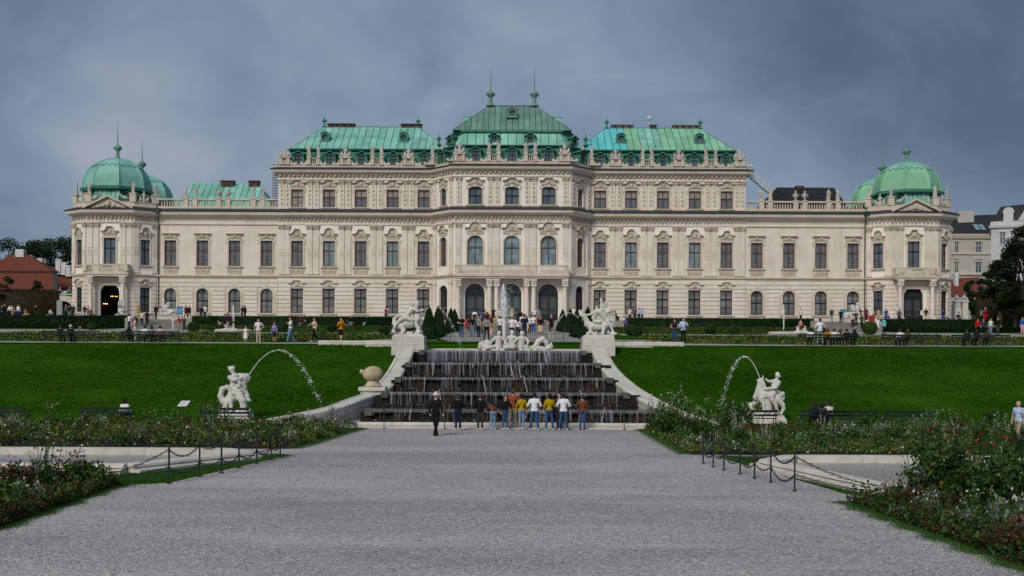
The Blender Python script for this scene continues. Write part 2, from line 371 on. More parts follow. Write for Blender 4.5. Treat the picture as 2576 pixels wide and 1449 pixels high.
def make_window(w, z0, z1, cols, rows_up, rows_dn, glass, fr, bars, crown=None, crown_z=None, surround=0.2, sill=True, apron=None, arch=0, split=0.38, glass_up=None, grille=False, cart=True):
    root_mb = MB(); y0, y1 = 0.2, 0.3; fw = 0.085
    top = z1 - (w / 2 if arch == 1 else arch)
    zt = z1 - (z1 - z0) * split if not arch else min(top - 0.02, z0 + (z1 - z0) * (1 - split))
    # frame: jambs, head, bottom rail, mullion and transom
    root_mb.box(-w / 2, -w / 2 + fw, y0, y1, z0, top); root_mb.box(w / 2 - fw, w / 2, y0, y1, z0, top)
    root_mb.box(-w / 2 + fw, w / 2 - fw, y0, y1, z0, z0 + fw); root_mb.box(-0.055, 0.055, y0 - 0.01, y1, z0 + fw, z1 - fw); root_mb.box(-w / 2 + fw, w / 2 - fw, y0 - 0.02, y1, zt - 0.07, zt + 0.07)
    if arch:
        rise = z1 - top
        root_mb.strip(arc(0, top, w / 2 - fw, 180, 0, 12, rise - fw), arc(0, top, w / 2, 180, 0, 12, rise), y0, y1)
    else: root_mb.box(-w / 2 + fw, w / 2 - fw, y0, y1, z1 - fw, z1)
    win = root_mb.build('window', fr)
    bm_ = MB(); t = 0.021; panes = []
    half = w / 2 - fw - 0.055; c2 = cols // 2
    for sgn in (-1, 1):
        xa = 0.055 if sgn > 0 else -0.055 - half
        for (a, b, rows, up) in ((z0 + fw, zt - 0.07, rows_dn, False), (zt + 0.07, (top if arch else z1 - fw), rows_up, True)):
            if b - a < 0.05: continue
            pw, ph = half / c2, (b - a) / rows
            for i in range(c2):
                for j in range(rows):
                    panes.append((xa + (i + 0.5) * pw, a + j * ph, pw - 0.01, ph - 0.01, (glass_up or glass) if up else glass))
            for i in range(1, c2): bm_.box(xa + i * pw - t, xa + i * pw + t, y0 + 0.03, y1 - 0.02, a, b)
            for j in range(1, rows): bm_.box(xa, xa + half, y0 + 0.032, y1 - 0.018, a + j * ph - t, a + j * ph + t)
    if bm_.f: bm_.build('glazing_bars', bars, win)
    for x, z, pw, ph, g in panes:
        p = link('pane', pane_mesh(pw, ph, g), win, (x, 0.275, z)); p.rotation_euler = (random.uniform(-.006, .006), 0, random.uniform(-.008, .008))
    if arch:
        f = MB(); pts = arc(0, top, w / 2 - fw, 180, 0, 12, (z1 - top) - fw)
        f.xz([(x, z) for x, z in reversed(pts)], 0.28, 0.30); f.build('pane', glass_up or glass, win)
        b2 = MB()
        for a in (36, 72, 108, 144): b2.tube([(0, 0.255, top), ((w / 2 - fw) * math.cos(math.radians(a)), 0.255, top + (z1 - top - fw) * math.sin(math.radians(a)))], 0.016, 4)
        b2.build('glazing_bars', bars, win)
    if grille:
        g = MB(); n = max(5, int(w / 0.19))
        for i in range(n): 
            x = -w / 2 + (i + 0.5) * w / n
            zz = z1 - 0.03 if not arch else top + math.sqrt(max(0.0, 1 - (x / (w / 2)) ** 2)) * (z1 - top) - 0.03
            g.box(x - 0.016, x + 0.016, 0.06, 0.09, z0 + 0.02, zz)
        for zz in (z0 + 0.35, z0 + (z1 - z0) * 0.3, z0 + (z1 - z0) * 0.62, z0 + (z1 - z0) * 0.85):
            if zz < top: g.box(-w / 2 + 0.01, w / 2 - 0.01, 0.055, 0.095, zz - 0.018, zz + 0.018)
        g.build('grille', IRON, win)
    st = MB()
    if surround:
        s_ = surround
        st.box(-w / 2 - s_, -w / 2, -0.09, 0.0, z0, top); st.box(w / 2, w / 2 + s_, -0.09, 0.0, z0, top)
        if arch:
            st.strip(arc(0, top, w / 2 + s_, 180, 0, 14, (z1 - top) + s_)[::-1], arc(0, top, w / 2, 180, 0, 14, z1 - top)[::-1], -0.09, 0.0)
            st.xz([(-0.16, z1 - 0.05), (0.16, z1 - 0.05), (0.24, z1 + s_ + 0.18), (-0.24, z1 + s_ + 0.18)], -0.2, 0.0)
        else: st.box(-w / 2 - s_, w / 2 + s_, -0.095, 0.0, z1, z1 + s_)
        if not arch or arch != 1:
            for sg in (-1, 1): st.box(sg * (w / 2 + s_ + 0.09) - 0.09, sg * (w / 2 + s_ + 0.09) + 0.09, -0.1, 0.0, z1 - 0.35, z1 + s_ - 0.02)
        st.build('surround', TRIM, win)
    if sill:
        b = MB(); b.box(-w / 2 - 0.34, w / 2 + 0.34, -0.26, 0.0, z0 - 0.16, z0 - 0.04); b.box(-w / 2 - 0.26, w / 2 + 0.26, -0.16, 0.0, z0 - 0.28, z0 - 0.16); b.build('sill', TRIM, win)
    if apron:
        b = MB(); b.box(-w / 2 - 0.2, w / 2 + 0.2, -0.06, 0.0, apron, z0 - 0.3)
        for sg in (-1, 1): lump(b, sg * (w / 2 - 0.1), (apron + z0) / 2 - 0.1, 0.2, 0.3, 0.16)
        lump(b, 0, (apron + z0) / 2 - 0.12, 0.42, 0.2, 0.15); b.build('apron', ORN, win)
    if crown:
        b = MB(); cz = crown_z; hood(b, crown, w, cz); b.build('window_crown', TRIM, win)
        o = MB(); hh = w / 2 + 0.14
        if cz - (z1 + surround) > 0.05: o.box(-hh, hh, -0.11, 0.0, z1 + surround + 0.003, cz - 0.003)
        up = {'round': 0.55, 'point': 0.5, 'upper': 0.22, 'upper2': 0.22}.get(crown, 0)
        if up: o.xz([(-hh * 0.6, cz), (hh * 0.6, cz), (hh * 0.3, cz + up), (-hh * 0.3, cz + up)], -0.1, 0.0)
        if cart:
            zc = (z1 + surround + cz) / 2 + up * 0.35
            lump(o, 0, zc + 0.1, 0.3, 0.34, 0.32, 10); lump(o, -0.36, zc - 0.1, 0.26, 0.15, 0.24); lump(o, 0.36, zc - 0.1, 0.26, 0.15, 0.24)
            for sg in (-1, 1): lump(o, sg * 0.72, zc - 0.16, 0.15, 0.2, 0.24); lump(o, sg * 0.2, zc + 0.34, 0.12, 0.14, 0.25)
        o.build('crown_ornament', ORN, win)
    return win
PROTO = {}
PROTO['noble_round'] = make_window(1.58, 7.15, 10.62, 4, 2, 4, GLASSB, FRAME, BARS, 'round', 11.45, apron=6.1)
PROTO['noble_point'] = make_window(1.58, 7.15, 10.62, 4, 2, 4, GLASS, FRAME, BARS, 'point', 11.45, apron=6.1)
PROTO['noble_flat'] = make_window(1.58, 7.15, 10.62, 4, 2, 4, GLASS, FRAME, BARS, 'flat', 11.42, apron=6.1)
PROTO['noble_arch'] = make_window(2.02, 7.1, 11.1, 4, 2, 3, GLASSB, FRAME, BARS, 'round', 12.0, surround=0.2, sill=False, arch=1, split=0.40)
PROTO['noble_slim'] = make_window(1.35, 7.1, 11.0, 4, 2, 3, GLASS, FRAME, FRAME, 'point', 11.85, surround=0.18, sill=False, arch=1, split=0.40)
PROTO['pav_front'] = make_window(1.6, 7.15, 10.72, 2, 1, 2, GLASS, FRAMEK, BARS, 'point', 11.5)
PROTO['pav_side'] = make_window(1.28, 7.15, 10.55, 2, 2, 3, GLASS, FRAMEK, BARS, 'round', 11.3, surround=0.15)
PROTO['upper'] = make_window(1.64, 15.22, 17.62, 4, 2, 3, GLASS, FRAME, BARS, 'upper', 18.42, surround=0.16, split=0.42, glass_up=GLASSP)
PROTO['upper_pale'] = make_window(1.64, 15.22, 17.62, 4, 2, 3, GLASSP, FRAME, BARS, 'upper2', 18.42, surround=0.16, split=0.42, glass_up=GLASSP)
PROTO['upper_dark'] = make_window(1.64, 15.22, 17.62, 4, 2, 3, GLASS, FRAME, BARS, 'upper2', 18.42, surround=0.16, split=0.42, glass_up=GLASSP)
PROTO['upper_mid'] = make_window(1.78, 15.24, 17.6, 2, 1, 1, GLASS, FRAMEK, FRAMEK, 'upper2', 18.3, surround=0.16, split=0.5, arch=0.34)
PROTO['upper_slim'] = make_window(1.15, 15.24, 17.6, 2, 1, 1, GLASS, FRAMEK, FRAMEK, 'upper', 18.4, surround=0.14, split=0.5, arch=0.5)
PROTO['ground'] = make_window(1.62, 0.78, 4.12, 2, 1, 2, GLASSK, FRAMEK, FRAMEK, 'upper2', 4.75, surround=0.0, split=0.36, grille=True)
PROTO['ground_slim'] = make_window(1.25, 0.78, 4.12, 2, 1, 2, GLASS, FRAMEK, FRAMEK, 'upper2', 4.75, surround=0.0, split=0.36, grille=True)
PROTO['ground_arch'] = make_window(1.64, 0.8, 4.12, 2, 1, 1, GLASSK, FRAMEK, FRAMEK, surround=0.34, arch=1, split=0.5, grille=True)

def gate(w, top, glass, name='door'):
    """arched doorway: iron gate with a tracery fanlight in front of a deep dark hall"""
    sp = top - w / 2; d = MB()
    d.strip(arc(0, sp, w / 2, 180, 0, 14)[::-1], arc(0, sp, w / 2 - 0.14, 180, 0, 14)[::-1], 0.3, 0.42)
    d.box(-w / 2, -w / 2 + 0.14, 0.3, 0.42, -0.9, sp); d.box(w / 2 - 0.14, w / 2, 0.3, 0.42, -0.9, sp); d.box(-w / 2 + 0.14, w / 2 - 0.14, 0.3, 0.44, sp - 0.12, sp + 0.12)
    root = d.build(name, FRAMEK)
    for sg in (-1, 1):
        l = MB(); xa = 0.02 if sg > 0 else -(w / 2 - 0.14); xb = xa + w / 2 - 0.16
        l.box(xa, xa + 0.1, 0.32, 0.4, -0.9, sp - 0.12); l.box(xb - 0.1, xb, 0.32, 0.4, -0.9, sp - 0.12)
        for z in (-0.9, 0.55, 1.3, sp - 0.24): l.box(xa + 0.1, xb - 0.1, 0.32, 0.4, z, z + 0.12)
        l.box(xa + 0.1, xb - 0.1, 0.34, 0.38, -0.78, 0.55); l.build('gate_leaf', IRON, root)
        g = MB(); n = 6
        for i in range(n): x = xa + 0.1 + (i + 0.5) * (xb - xa - 0.2) / n; g.box(x - 0.018, x + 0.018, 0.35, 0.385, 0.66, sp - 0.22)
        g.build('bars', IRONP, root)
    t = MB()
    for k in range(1, 10):
        a = PI * k / 10; t.tube([(0.25 * math.cos(a), 0.36, sp + 0.12 + 0.2 * math.sin(a)), ((w / 2 - 0.12) * math.cos(a), 0.36, sp + (w / 2 - 0.12) * math.sin(a))], 0.02, 4)
        t.tube([(0.62 * (w / 2) * math.cos(a) + 0.13 * math.cos(q), 0.35, sp + 0.62 * (w / 2) * math.sin(a) + 0.13 * math.sin(q)) for q in np.linspace(0, 2 * PI, 9)], 0.016, 4, cap=False)
    t.build('fanlight_tracery', IRON, root)
    b = MB(); pts = arc(0, sp, w / 2 - 0.1, 180, 0, 12)[::-1]
    b.xz([(w / 2 - 0.1, -0.9)] + pts + [(-w / 2 + 0.1, -0.9)], 0.62, 0.64); b.build('pane', glass, root)
    return root
def open_door(w, top):
    sp = top - w / 2; d = MB()
    d.strip(arc(0, sp, w / 2, 180, 0, 14)[::-1], arc(0, sp, w / 2 - 0.08, 180, 0, 14)[::-1], 0.36, 0.44)
    root = d.build('door', FRAMEK)
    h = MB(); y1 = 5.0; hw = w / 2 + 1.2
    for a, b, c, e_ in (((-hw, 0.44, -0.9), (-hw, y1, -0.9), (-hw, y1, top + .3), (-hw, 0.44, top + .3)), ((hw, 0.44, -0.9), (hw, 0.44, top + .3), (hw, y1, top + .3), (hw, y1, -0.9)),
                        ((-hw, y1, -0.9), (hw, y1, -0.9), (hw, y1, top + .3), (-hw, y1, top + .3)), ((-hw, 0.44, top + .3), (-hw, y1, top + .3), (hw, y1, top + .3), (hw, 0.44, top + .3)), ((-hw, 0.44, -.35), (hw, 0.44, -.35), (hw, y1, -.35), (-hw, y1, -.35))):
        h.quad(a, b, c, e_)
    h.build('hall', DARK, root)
    return root
PROTO['gate'] = gate(2.6, 4.66, GLASS)
PROTO['gate_mid'] = gate(2.6, 4.66, GLASSB)
PROTO['gate_slim'] = gate(1.75, 4.55, DARK)
PROTO['gate_pav'] = gate(2.6, 4.62, GLASS)
PROTO['door_open'] = open_door(2.6, 4.62)
HOLE = {'noble_round': (1.58, 7.15, 10.62, 0), 'noble_point': (1.58, 7.15, 10.62, 0), 'noble_flat': (1.58, 7.15, 10.62, 0), 'noble_arch': (2.02, 7.1, 11.1, 1), 'noble_slim': (1.35, 7.1, 11.0, 1),
        'pav_front': (1.6, 7.15, 10.72, 0), 'pav_side': (1.28, 7.15, 10.55, 0), 'upper': (1.64, 15.22, 17.62, 0), 'upper_pale': (1.64, 15.22, 17.62, 0), 'upper_dark': (1.64, 15.22, 17.62, 0),
        'upper_mid': (1.78, 15.24, 17.6, 0.34), 'upper_slim': (1.15, 15.24, 17.6, 0.5), 'ground': (1.62, 0.78, 4.12, 0), 'ground_slim': (1.25, 0.78, 4.12, 0), 'ground_arch': (1.64, 0.8, 4.12, 1),
        'gate': (2.6, -0.9, 4.66, 1), 'gate_mid': (2.6, -0.9, 4.66, 1), 'gate_slim': (1.75, -0.9, 4.55, 1), 'gate_pav': (2.6, -0.9, 4.62, 1), 'door_open': (2.6, -0.9, 4.62, 1)}
def pil(w, z0, z1, ch, panel):
    b = MB(); b.box(-w / 2, w / 2, -0.14, 0.0, z0 + 0.25, z1 - ch); b.box(-w / 2 - 0.05, w / 2 + 0.05, -0.19, 0.0, z0, z0 + 0.25)
    root = b.build('pilaster', WALL)
    p = MB()
    if panel == 'ring':
        p.strip([(x, 8.9 + z) for x, z in arc(0, 0, 0.26, 0, 360, 16)], [(x, 8.9 + z) for x, z in arc(0, 0, 0.19, 0, 360, 16)], -0.19, -0.14)
        for z in (8.35, 9.4): p.box(-w / 2 + 0.06, w / 2 - 0.06, -0.17, -0.14, z, z + 0.06)
    elif panel == 'relief':
        for z, rx, rz in ((15.7, .16, .3), (16.3, .2, .22), (16.9, .15, .34), (17.5, .21, .24), (18.05, .14, .26)): 
            q = MB(); lump(q, random.uniform(-.04, .04), z, rx, rz, 0.13); p.add([(x, y - 0.14, zz) for x, y, zz in q.v], q.f)
    if p.f: p.build('relief', TRIM, root)
    c = MB(); q = MB()
    c.box(-w / 2 - 0.03, w / 2 + 0.03, -0.2, 0.0, z1 - ch, z1 - ch + 0.08); c.box(-w / 2 - 0.12, w / 2 + 0.12, -0.28, 0.0, z1 - 0.14, z1); c.box(-w / 2, w / 2, -0.17, 0.0, z1 - ch + 0.08, z1 - 0.14)
    for sg in (-1, 1): lump(q, sg * w * 0.42, z1 - 0.32, 0.17, 0.17, 0.22)
    lump(q, 0, z1 - ch * 0.55, 0.2, 0.16, 0.12); c.add([(x, y - 0.14, z) for x, y, z in q.v], q.f)
    c.build('capital', ORN, root)
    return root
PIL_N = pil(0.72, 6.05, 12.75, 0.62, 'ring'); PIL_U = pil(0.72, 14.95, 18.95, 0.62, 'relief')
COURSE = {}
def course_mesh(w, h):
    k = (round(w, 2), round(h, 2))
    if k not in COURSE:
        m = MB(); m.cbox(-w / 2, w / 2, -0.11, 0.0, 0.0, h, 0.05); COURSE[k] = m.mesh('stone_course', RUST)
    return COURSE[k]
def face(p0, p1, low, up=None, pil_n=(), pil_u=(), courses=True, mat_low=WALL):
    """one flat stretch of the facade: low / up are (distance along it, window kind)"""
    d = Vector((p1[0] - p0[0], p1[1] - p0[1])); Ln = d.length; rz = math.atan2(d.y, d.x)
    hs = [(u, *HOLE[k]) for u, k in low]
    m = MB(); wall_face(m, Ln, -1.3, 14.3, hs); m.build('wall', mat_low, PAL, (*p0, 0), rz)
    if up and courses:
        for u, k in low:
            if k[:5] == 'noble': m = MB(); m.box(u - 1.42, u + 1.42, -.02, .01, 11.3, 12.76); m.build('wall_panel', WALLW, PAL, (*p0, 0), rz)
    if up is not None:
        hu = [(u, *HOLE[k]) for u, k in up]; m = MB(); wall_face(m, Ln, 14.3, 20.2, hu); m.build('wall', mat_low, PAL, (*p0, 0), rz)
    for u, k in list(low) + list(up or []):
        q = Vector(p0) + d.normalized() * u
        w_ = copy_tree(PROTO[k], PAL, (q.x, q.y, 0), rz)
        for p in KID.get(w_.name, []):
            if p.name.startswith('pane'): p.rotation_euler = (random.uniform(-.007, .007), 0, random.uniform(-.01, .01))
    for us, pr in ((pil_n, PIL_N), (pil_u, PIL_U)):
        for u in us:
            q = Vector(p0) + d.normalized() * u; copy_tree(pr, PAL, (q.x, q.y, 0), rz)
    if courses:
        cuts = sorted((h[0] - h[1] / 2 - (0.42 if h[4] else 0.07), h[0] + h[1] / 2 + (0.42 if h[4] else 0.07)) for h in hs if h[2] < 5)
        for r in range(9):
            z = 0.38 + r * 0.56
            spans = []; a = 0.02
            for c0, c1 in cuts:
                if z < 4.3: spans.append((a, c0)); a = c1
            spans.append((a, Ln - 0.02))
            if r == 8: spans = [(0.02, Ln - 0.02)]
            for a, b in spans:
                if b - a < 0.15: continue
                q = Vector(p0) + d.normalized() * ((a + b) / 2); link('stone_course', course_mesh(b - a, 0.50), PAL, (q.x, q.y, z), rz)
XB = (12.0, 16.22, 20.55, 24.88, 29.2)
XL = (33.35, 37.72, 42.08, 46.45)
XP = (14.1, 18.4, 22.7, 27.05)
def mir(s, a, b): return ((-b[0], b[1]), (-a[0], a[1])) if s < 0 else (a, b)
up_left = ['upper_pale', 'upper_dark', 'upper', 'upper_dark', 'upper']      # from the outer end inwards
for s in (-1, 1):
    f = lambda x, L0, L1: (x - L0) if s > 0 else (L1 - x)
    # block
    a, b = mir(s, (10.7, 0), (31.8, 0))
    low = [(f(x, 10.7, 31.8), 'ground') for x in XB] + [(f(x, 10.7, 31.8), 'noble_point' if i % 2 == 0 else 'noble_round') for i, x in enumerate(XB)]
    up = [(f(x, 10.7, 31.8), up_left[4 - i] if s < 0 else ('upper_dark' if i % 2 else 'upper')) for i, x in enumerate(XB)]
    pp = [f(x + o, 10.7, 31.8) for x in XP for o in (-0.45, 0.45)] + [f(31.3, 10.7, 31.8), f(30.55, 10.7, 31.8)]
    face(a, b, low, up, pp, pp)
    # low wing
    a, b = mir(s, (31.8, 0.1), (48.3, 0.1))
    face(a, b, [(f(x, 31.8, 48.3), 'ground_arch') for x in XL] + [(f(x, 31.8, 48.3), 'noble_flat') for x in XL])
    # end pavilion: three faces turned to the garden and an outer side
    a, b = mir(s, (48.3, 0), (50.8, -1.8)); L = 3.08
    face(a, b, [(L / 2, 'ground_slim'), (L / 2, 'pav_side')], None, (0.3, L - 0.3), mat_low=WALLW)
    a, b = mir(s, (57.2, -1.8), (59.7, 0)); face(a, b, [(L / 2, 'ground_slim'), (L / 2, 'pav_side')], None, (0.3, L - 0.3), mat_low=WALLW)
    a, b = mir(s, (50.8, -1.8), (57.2, -1.8)); face(a, b, [(3.2, 'door_open' if s < 0 else 'gate_pav'), (3.2, 'pav_front')], None, (0.55, 1.4, 5.0, 5.85), mat_low=WALLW)
    m = MB(); x = s * 59.7; m.quad((x, 0, -1.3), (x, 13, -1.3), (x, 13, 14.5), (x, 0, 14.5)); x = s * 31.8; m.quad((x, 0.1, 13.8), (x, 14, 13.8), (x, 14, 20.2), (x, 0.1, 20.2)); m.build('wall', WALL, PAL)
    # centre chamfer
    a, b = mir(s, (7.7, -3.3), (10.7, 0)); L = 4.46
    face(a, b, [(L / 2, 'gate_slim'), (L / 2, 'noble_slim')], [(L / 2, 'upper_slim')], (0.5, L - 0.5), (0.5, L - 0.5), courses=False, mat_low=WALLW)
CW = (2.82, 7.7, 12.58)
face((-7.7, -3.3), (7.7, -3.3), [(CW[0], 'gate'), (CW[1], 'gate_mid'), (CW[2], 'gate')] + [(u, 'noble_arch') for u in CW], [(u, 'upper_mid') for u in CW],
     (0.6, 4.8, 5.7, 9.7, 10.6, 14.8), (0.6, 4.8, 5.7, 9.7, 10.6, 14.8), courses=False, mat_low=WALLW)
for k, p in PROTO.items(): drop(p)
drop(PIL_N); drop(PIL_U)

# horizontal mouldings that run along the whole front
FRONT = [(-59.7, 13), (-59.7, 0), (-57.2, -1.8), (-50.8, -1.8), (-48.3, 0.1), (-31.8, 0.1), (-10.7, 0), (-7.7, -3.3), (7.7, -3.3), (10.7, 0), (31.8, 0.1), (48.3, 0.1), (50.8, -1.8), (57.2, -1.8), (59.7, 0), (59.7, 13)]
TALL = [(-31.8, 14), (-31.8, 0), (-10.7, 0), (-7.7, -3.3), (7.7, -3.3), (10.7, 0), (31.8, 0), (31.8, 14)]
def moulding(name, prof, path, m): b = MB(); b.sweep(prof, path); return b.build(name, m, PAL)
moulding('base_plinth', [(0, -1.3), (0.16, -1.3), (0.16, 0.28), (0.08, 0.36), (0, 0.36)], FRONT[:3] + [(-57.2, -1.8), (-55.6, -1.8)], MARK)
for pth in ([(-52.4, -1.8), (-50.8, -1.8), (-48.3, 0.1), (-31.8, 0.1), (-10.7, 0), (-9.9, -0.88)], [(9.9, -0.88), (10.7, 0), (31.8, 0.1), (48.3, 0.1), (50.8, -1.8), (52.4, -1.8)], [(55.6, -1.8), (57.2, -1.8), (59.7, 0), (59.7, 13)]):
    moulding('base_plinth', [(0, -1.3), (0.16, -1.3), (0.16, 0.28), (0.08, 0.36), (0, 0.36)], pth, MARK)
moulding('string_course', [(0, 5.42), (0.08, 5.44), (0.1, 5.62), (0.3, 5.72), (0.34, 5.86), (0.12, 5.98), (0, 6.02)], FRONT, TRIM)
moulding('architrave', [(0, 12.78), (0.16, 12.78), (0.2, 12.95), (0.12, 13.0), (0, 13.0)], FRONT, WALL)
moulding('main_cornice', [(0, 13.72), (0.3, 13.78), (0.42, 13.98), (0.85, 14.05), (0.95, 14.32), (0.98, 14.40), (0, 14.42)], FRONT, WALL)
moulding('cornice_lead', [(-0.3, 14.425), (1.04, 14.425), (1.06, 14.56), (0.0, 14.98), (-0.3, 14.98)], FRONT, LEAD)
moulding('top_cornice', [(0, 19.55), (0.18, 19.6), (0.3, 19.82), (0.72, 19.9), (0.82, 20.12), (0.86, 20.2), (0, 20.22)], TALL, WALL)
moulding('cornice_lead', [(-0.5, 20.225), (0.92, 20.225), (0.94, 20.36), (0.06, 20.66), (-0.5, 20.66)], TALL, LEAD)
moulding('upper_architrave', [(0, 18.96), (0.12, 18.96), (0.12, 19.2), (0, 19.2)], TALL, WALL)
cb = MB()
def corbels(p0, p1, z0, z1, step, dp):
    d = Vector((p1[0] - p0[0], p1[1] - p0[1])); n = max(2, int(d.length / step)); rz = math.atan2(d.y, d.x); c, s_ = math.cos(rz), math.sin(rz)
    for i in range(n):
        u = (i + 0.5) * d.length / n; t = MB()
        wd = 0.11 if i % 3 else 0.17
        t.add([(u - wd, -0.05, z0), (u + wd, -0.05, z0), (u + wd, 0, z0), (u - wd, 0, z0), (u - wd, -dp, z1), (u + wd, -dp, z1), (u + wd, 0, z1), (u - wd, 0, z1), (u - wd, -dp, z1 - 0.25), (u + wd, -dp, z1 - 0.25)],
              [(0, 3, 2, 1), (0, 1, 9, 8), (8, 9, 5, 4), (1, 2, 6, 5, 9), (3, 0, 8, 4, 7), (4, 5, 6, 7)])
        cb.add([(p0[0] + x * c - y * s_, p0[1] + x * s_ + y * c, z) for x, y, z in t.v], t.f)
for i in list(range(1, 4)) + list(range(5, 10)) + list(range(11, 14)):
    if i in (5, 6, 7, 8, 9) or i in (1, 2, 3, 11, 12, 13): corbels(FRONT[i], FRONT[i + 1], 13.05, 13.75, 0.52, 0.3)
for i in range(1, 6): corbels(TALL[i], TALL[i + 1], 19.3, 19.6, 0.62, 0.34)
tag(cb.build('corbels', ORN, PAL), kind='stuff')

# ---------------- parapet, pedestals, balustrades
ROOF_FIG = []       # (kind, palace coordinates, turn, label)
moulding('parapet', [(-0.35, 20.62), (0.0, 20.62), (0.0, 20.74), (-0.05, 20.78), (-0.05, 20.9), (0.02, 20.92), (0.02, 21.0), (-0.35, 21.0)], TALL, TRIM)
PED = MB(); PED.box(-0.3, 0.3, -0.3, 0.3, 0, 0.12); PED.box(-0.24, 0.24, -0.24, 0.24, 0.12, 0.9); PED.box(-0.32, 0.32, -0.32, 0.32, 0.9, 1.02); PED = PED.mesh('pedestal', TRIM)
PEDW = MB(); PEDW.box(-0.8, 0.8, -0.32, 0.32, 0, 0.12); PEDW.box(-0.72, -0.3, -0.26, 0.26, 0.12, 0.9); PEDW.box(0.3, 0.72, -0.26, 0.26, 0.12, 0.9); PEDW.box(-0.3, 0.3, 0.0, 0.2, 0.12, 0.9); PEDW.box(-0.85, 0.85, -0.36, 0.36, 0.9, 1.02)
for x in (-0.15, 0.15): PEDW.lathe([(0.06, 0.12), (0.1, 0.3), (0.04, 0.6), (0.08, 0.9)], 8, (x, -0.12, 0))
PEDW = PEDW.mesh('pedestal', TRIM)
def volute_pair(p, half, rz=0.0):
    b = MB()
    for sg in (-1, 1):
        b.xz([(sg * half, 0), (sg * (half + 0.8), 0), (sg * (half + 0.8), 0.1), (sg * (half + 0.5), 0.16), (sg * (half + 0.24), 0.3), (sg * (half + 0.1), 0.55), (sg * half, 0.6)][::sg], -0.18, 0.18)
        b.xz([(sg * (half + 0.72) + x, 0.2 + z) for x, z in arc(0, 0, 0.18, 0, 330, 9)], -0.2, 0.2)
    b.build('volute', TRIM, PAL, p, rz)
ZP = 21.005
def ped_pair(x, y, rz, lab):
    c, s_ = math.cos(rz), math.sin(rz)
    for o in (-0.62, 0.62):
        link('pedestal', PED, PAL, (x + o * c, y + o * s_, ZP), rz); ROOF_FIG.append(('figure', (x + o * c, y + o * s_, ZP + 1.02), rz, lab % ('left' if o < 0 else 'right')))
    b = MB(); b.box(-0.3, 0.3, -0.12, 0.12, 0.0, 0.1); b.box(-0.3, 0.3, -0.12, 0.12, 0.85, 0.95)
    for q in (-0.14, 0.14): b.lathe([(0.05, 0.1), (0.09, 0.3), (0.04, 0.6), (0.07, 0.85)], 8, (q, 0, 0))
    b.build('baluster_panel', TRIM, PAL, (x, y, ZP), rz); volute_pair((x, y, ZP), 0.9, rz)
def ped_wide(x, y, rz, lab):
    link('pedestal', PEDW, PAL, (x, y, ZP), rz); ROOF_FIG.append(('trophy', (x, y, ZP + 1.02), rz, lab)); volute_pair((x, y, ZP), 0.85, rz)
for s, side in ((-1, 'left'), (1, 'right')):
    ped_pair(s * 27.05, 0.17, 0, 'grey statue, %s one of the outer pair on the ' + side + ' block parapet')
    ped_wide(s * 22.7, 0.17, 0, 'armour trophy between the two statue pairs on the %s block parapet' % side)
    ped_pair(s * 18.4, 0.17, 0, 'grey statue, %s one of the inner pair on the ' + side + ' block parapet')
    ped_wide(s * 14.1, 0.17, 0, 'armour trophy on the %s block parapet, nearest the tall middle' % side)
    ped_wide(s * 31.0, 0.17, 0, 'armour trophy group on the outermost corner of the %s block parapet' % side)
    ped_pair(s * 10.2, -0.2, 0, 'grey statue standing %s in the corner where the middle meets the ' + side + ' block')
    ped_wide(s * 7.0, -3.1, 0, 'large trophy group on the %s corner of the middle parapet' % side)
    ped_pair(s * 2.45, -3.1, 0, 'grey statue standing %s in the ' + side + ' pair over the middle windows')
# balustrade of the low wings
BAL = MB(); BAL.lathe([(0.09, 0), (0.09, 0.08), (0.06, 0.12), (0.11, 0.34), (0.05, 0.66), (0.07, 0.74), (0.09, 0.78), (0.09, 0.84)], 8); BAL = BAL.mesh('baluster', TRIM, True)
BALS = MB(); BALS.lathe([(0.06, 0), (0.1, 0.3), (0.045, 0.65), (0.07, 0.9)], 8); BALS = BALS.mesh('baluster', TRIM, True)
PEDL = MB(); PEDL.box(-0.32, 0.32, -0.26, 0.26, 0, 1.35); PEDL.box(-0.4, 0.4, -0.34, 0.34, 1.35, 1.46); PEDL = PEDL.mesh('pedestal', TRIM)
for s, side in ((-1, 'left'), (1, 'right')):
    b = MB(); x0, x1 = sorted((s * 31.85, s * 48.2)); b.box(x0, x1, 0.15, 0.6, 14.9, 15.3); b.box(x0, x1, 0.12, 0.62, 16.15, 16.36); b.build('balustrade_rail', TRIM, PAL)
    prs = ((34.6, 'figure', 'inner'), (39.3, 'urn', 'middle'), (43.8, 'figure', 'outer')); peds = []
    for xc, kind, pos in prs:
        for o in (-0.62, 0.62):
            x = s * xc + o; peds.append(x); link('pedestal', PEDL, PAL, (x, 0.37, 14.97))
            ROOF_FIG.append((kind, (x, 0.37, 16.43), 0, '%s %s in the %s pair on the %s low wing balustrade' % ('stone urn' if kind == 'urn' else 'slim stone statue', 'left' if o < 0 else 'right', pos, side)))
    x = min(abs(x0), abs(x1)) + 0.4
    while x < 48.0:
        if all(abs(s * x - p) > 0.42 for p in peds): link('baluster', BAL, PAL, (s * x, 0.37, 15.3))
        x += 0.36

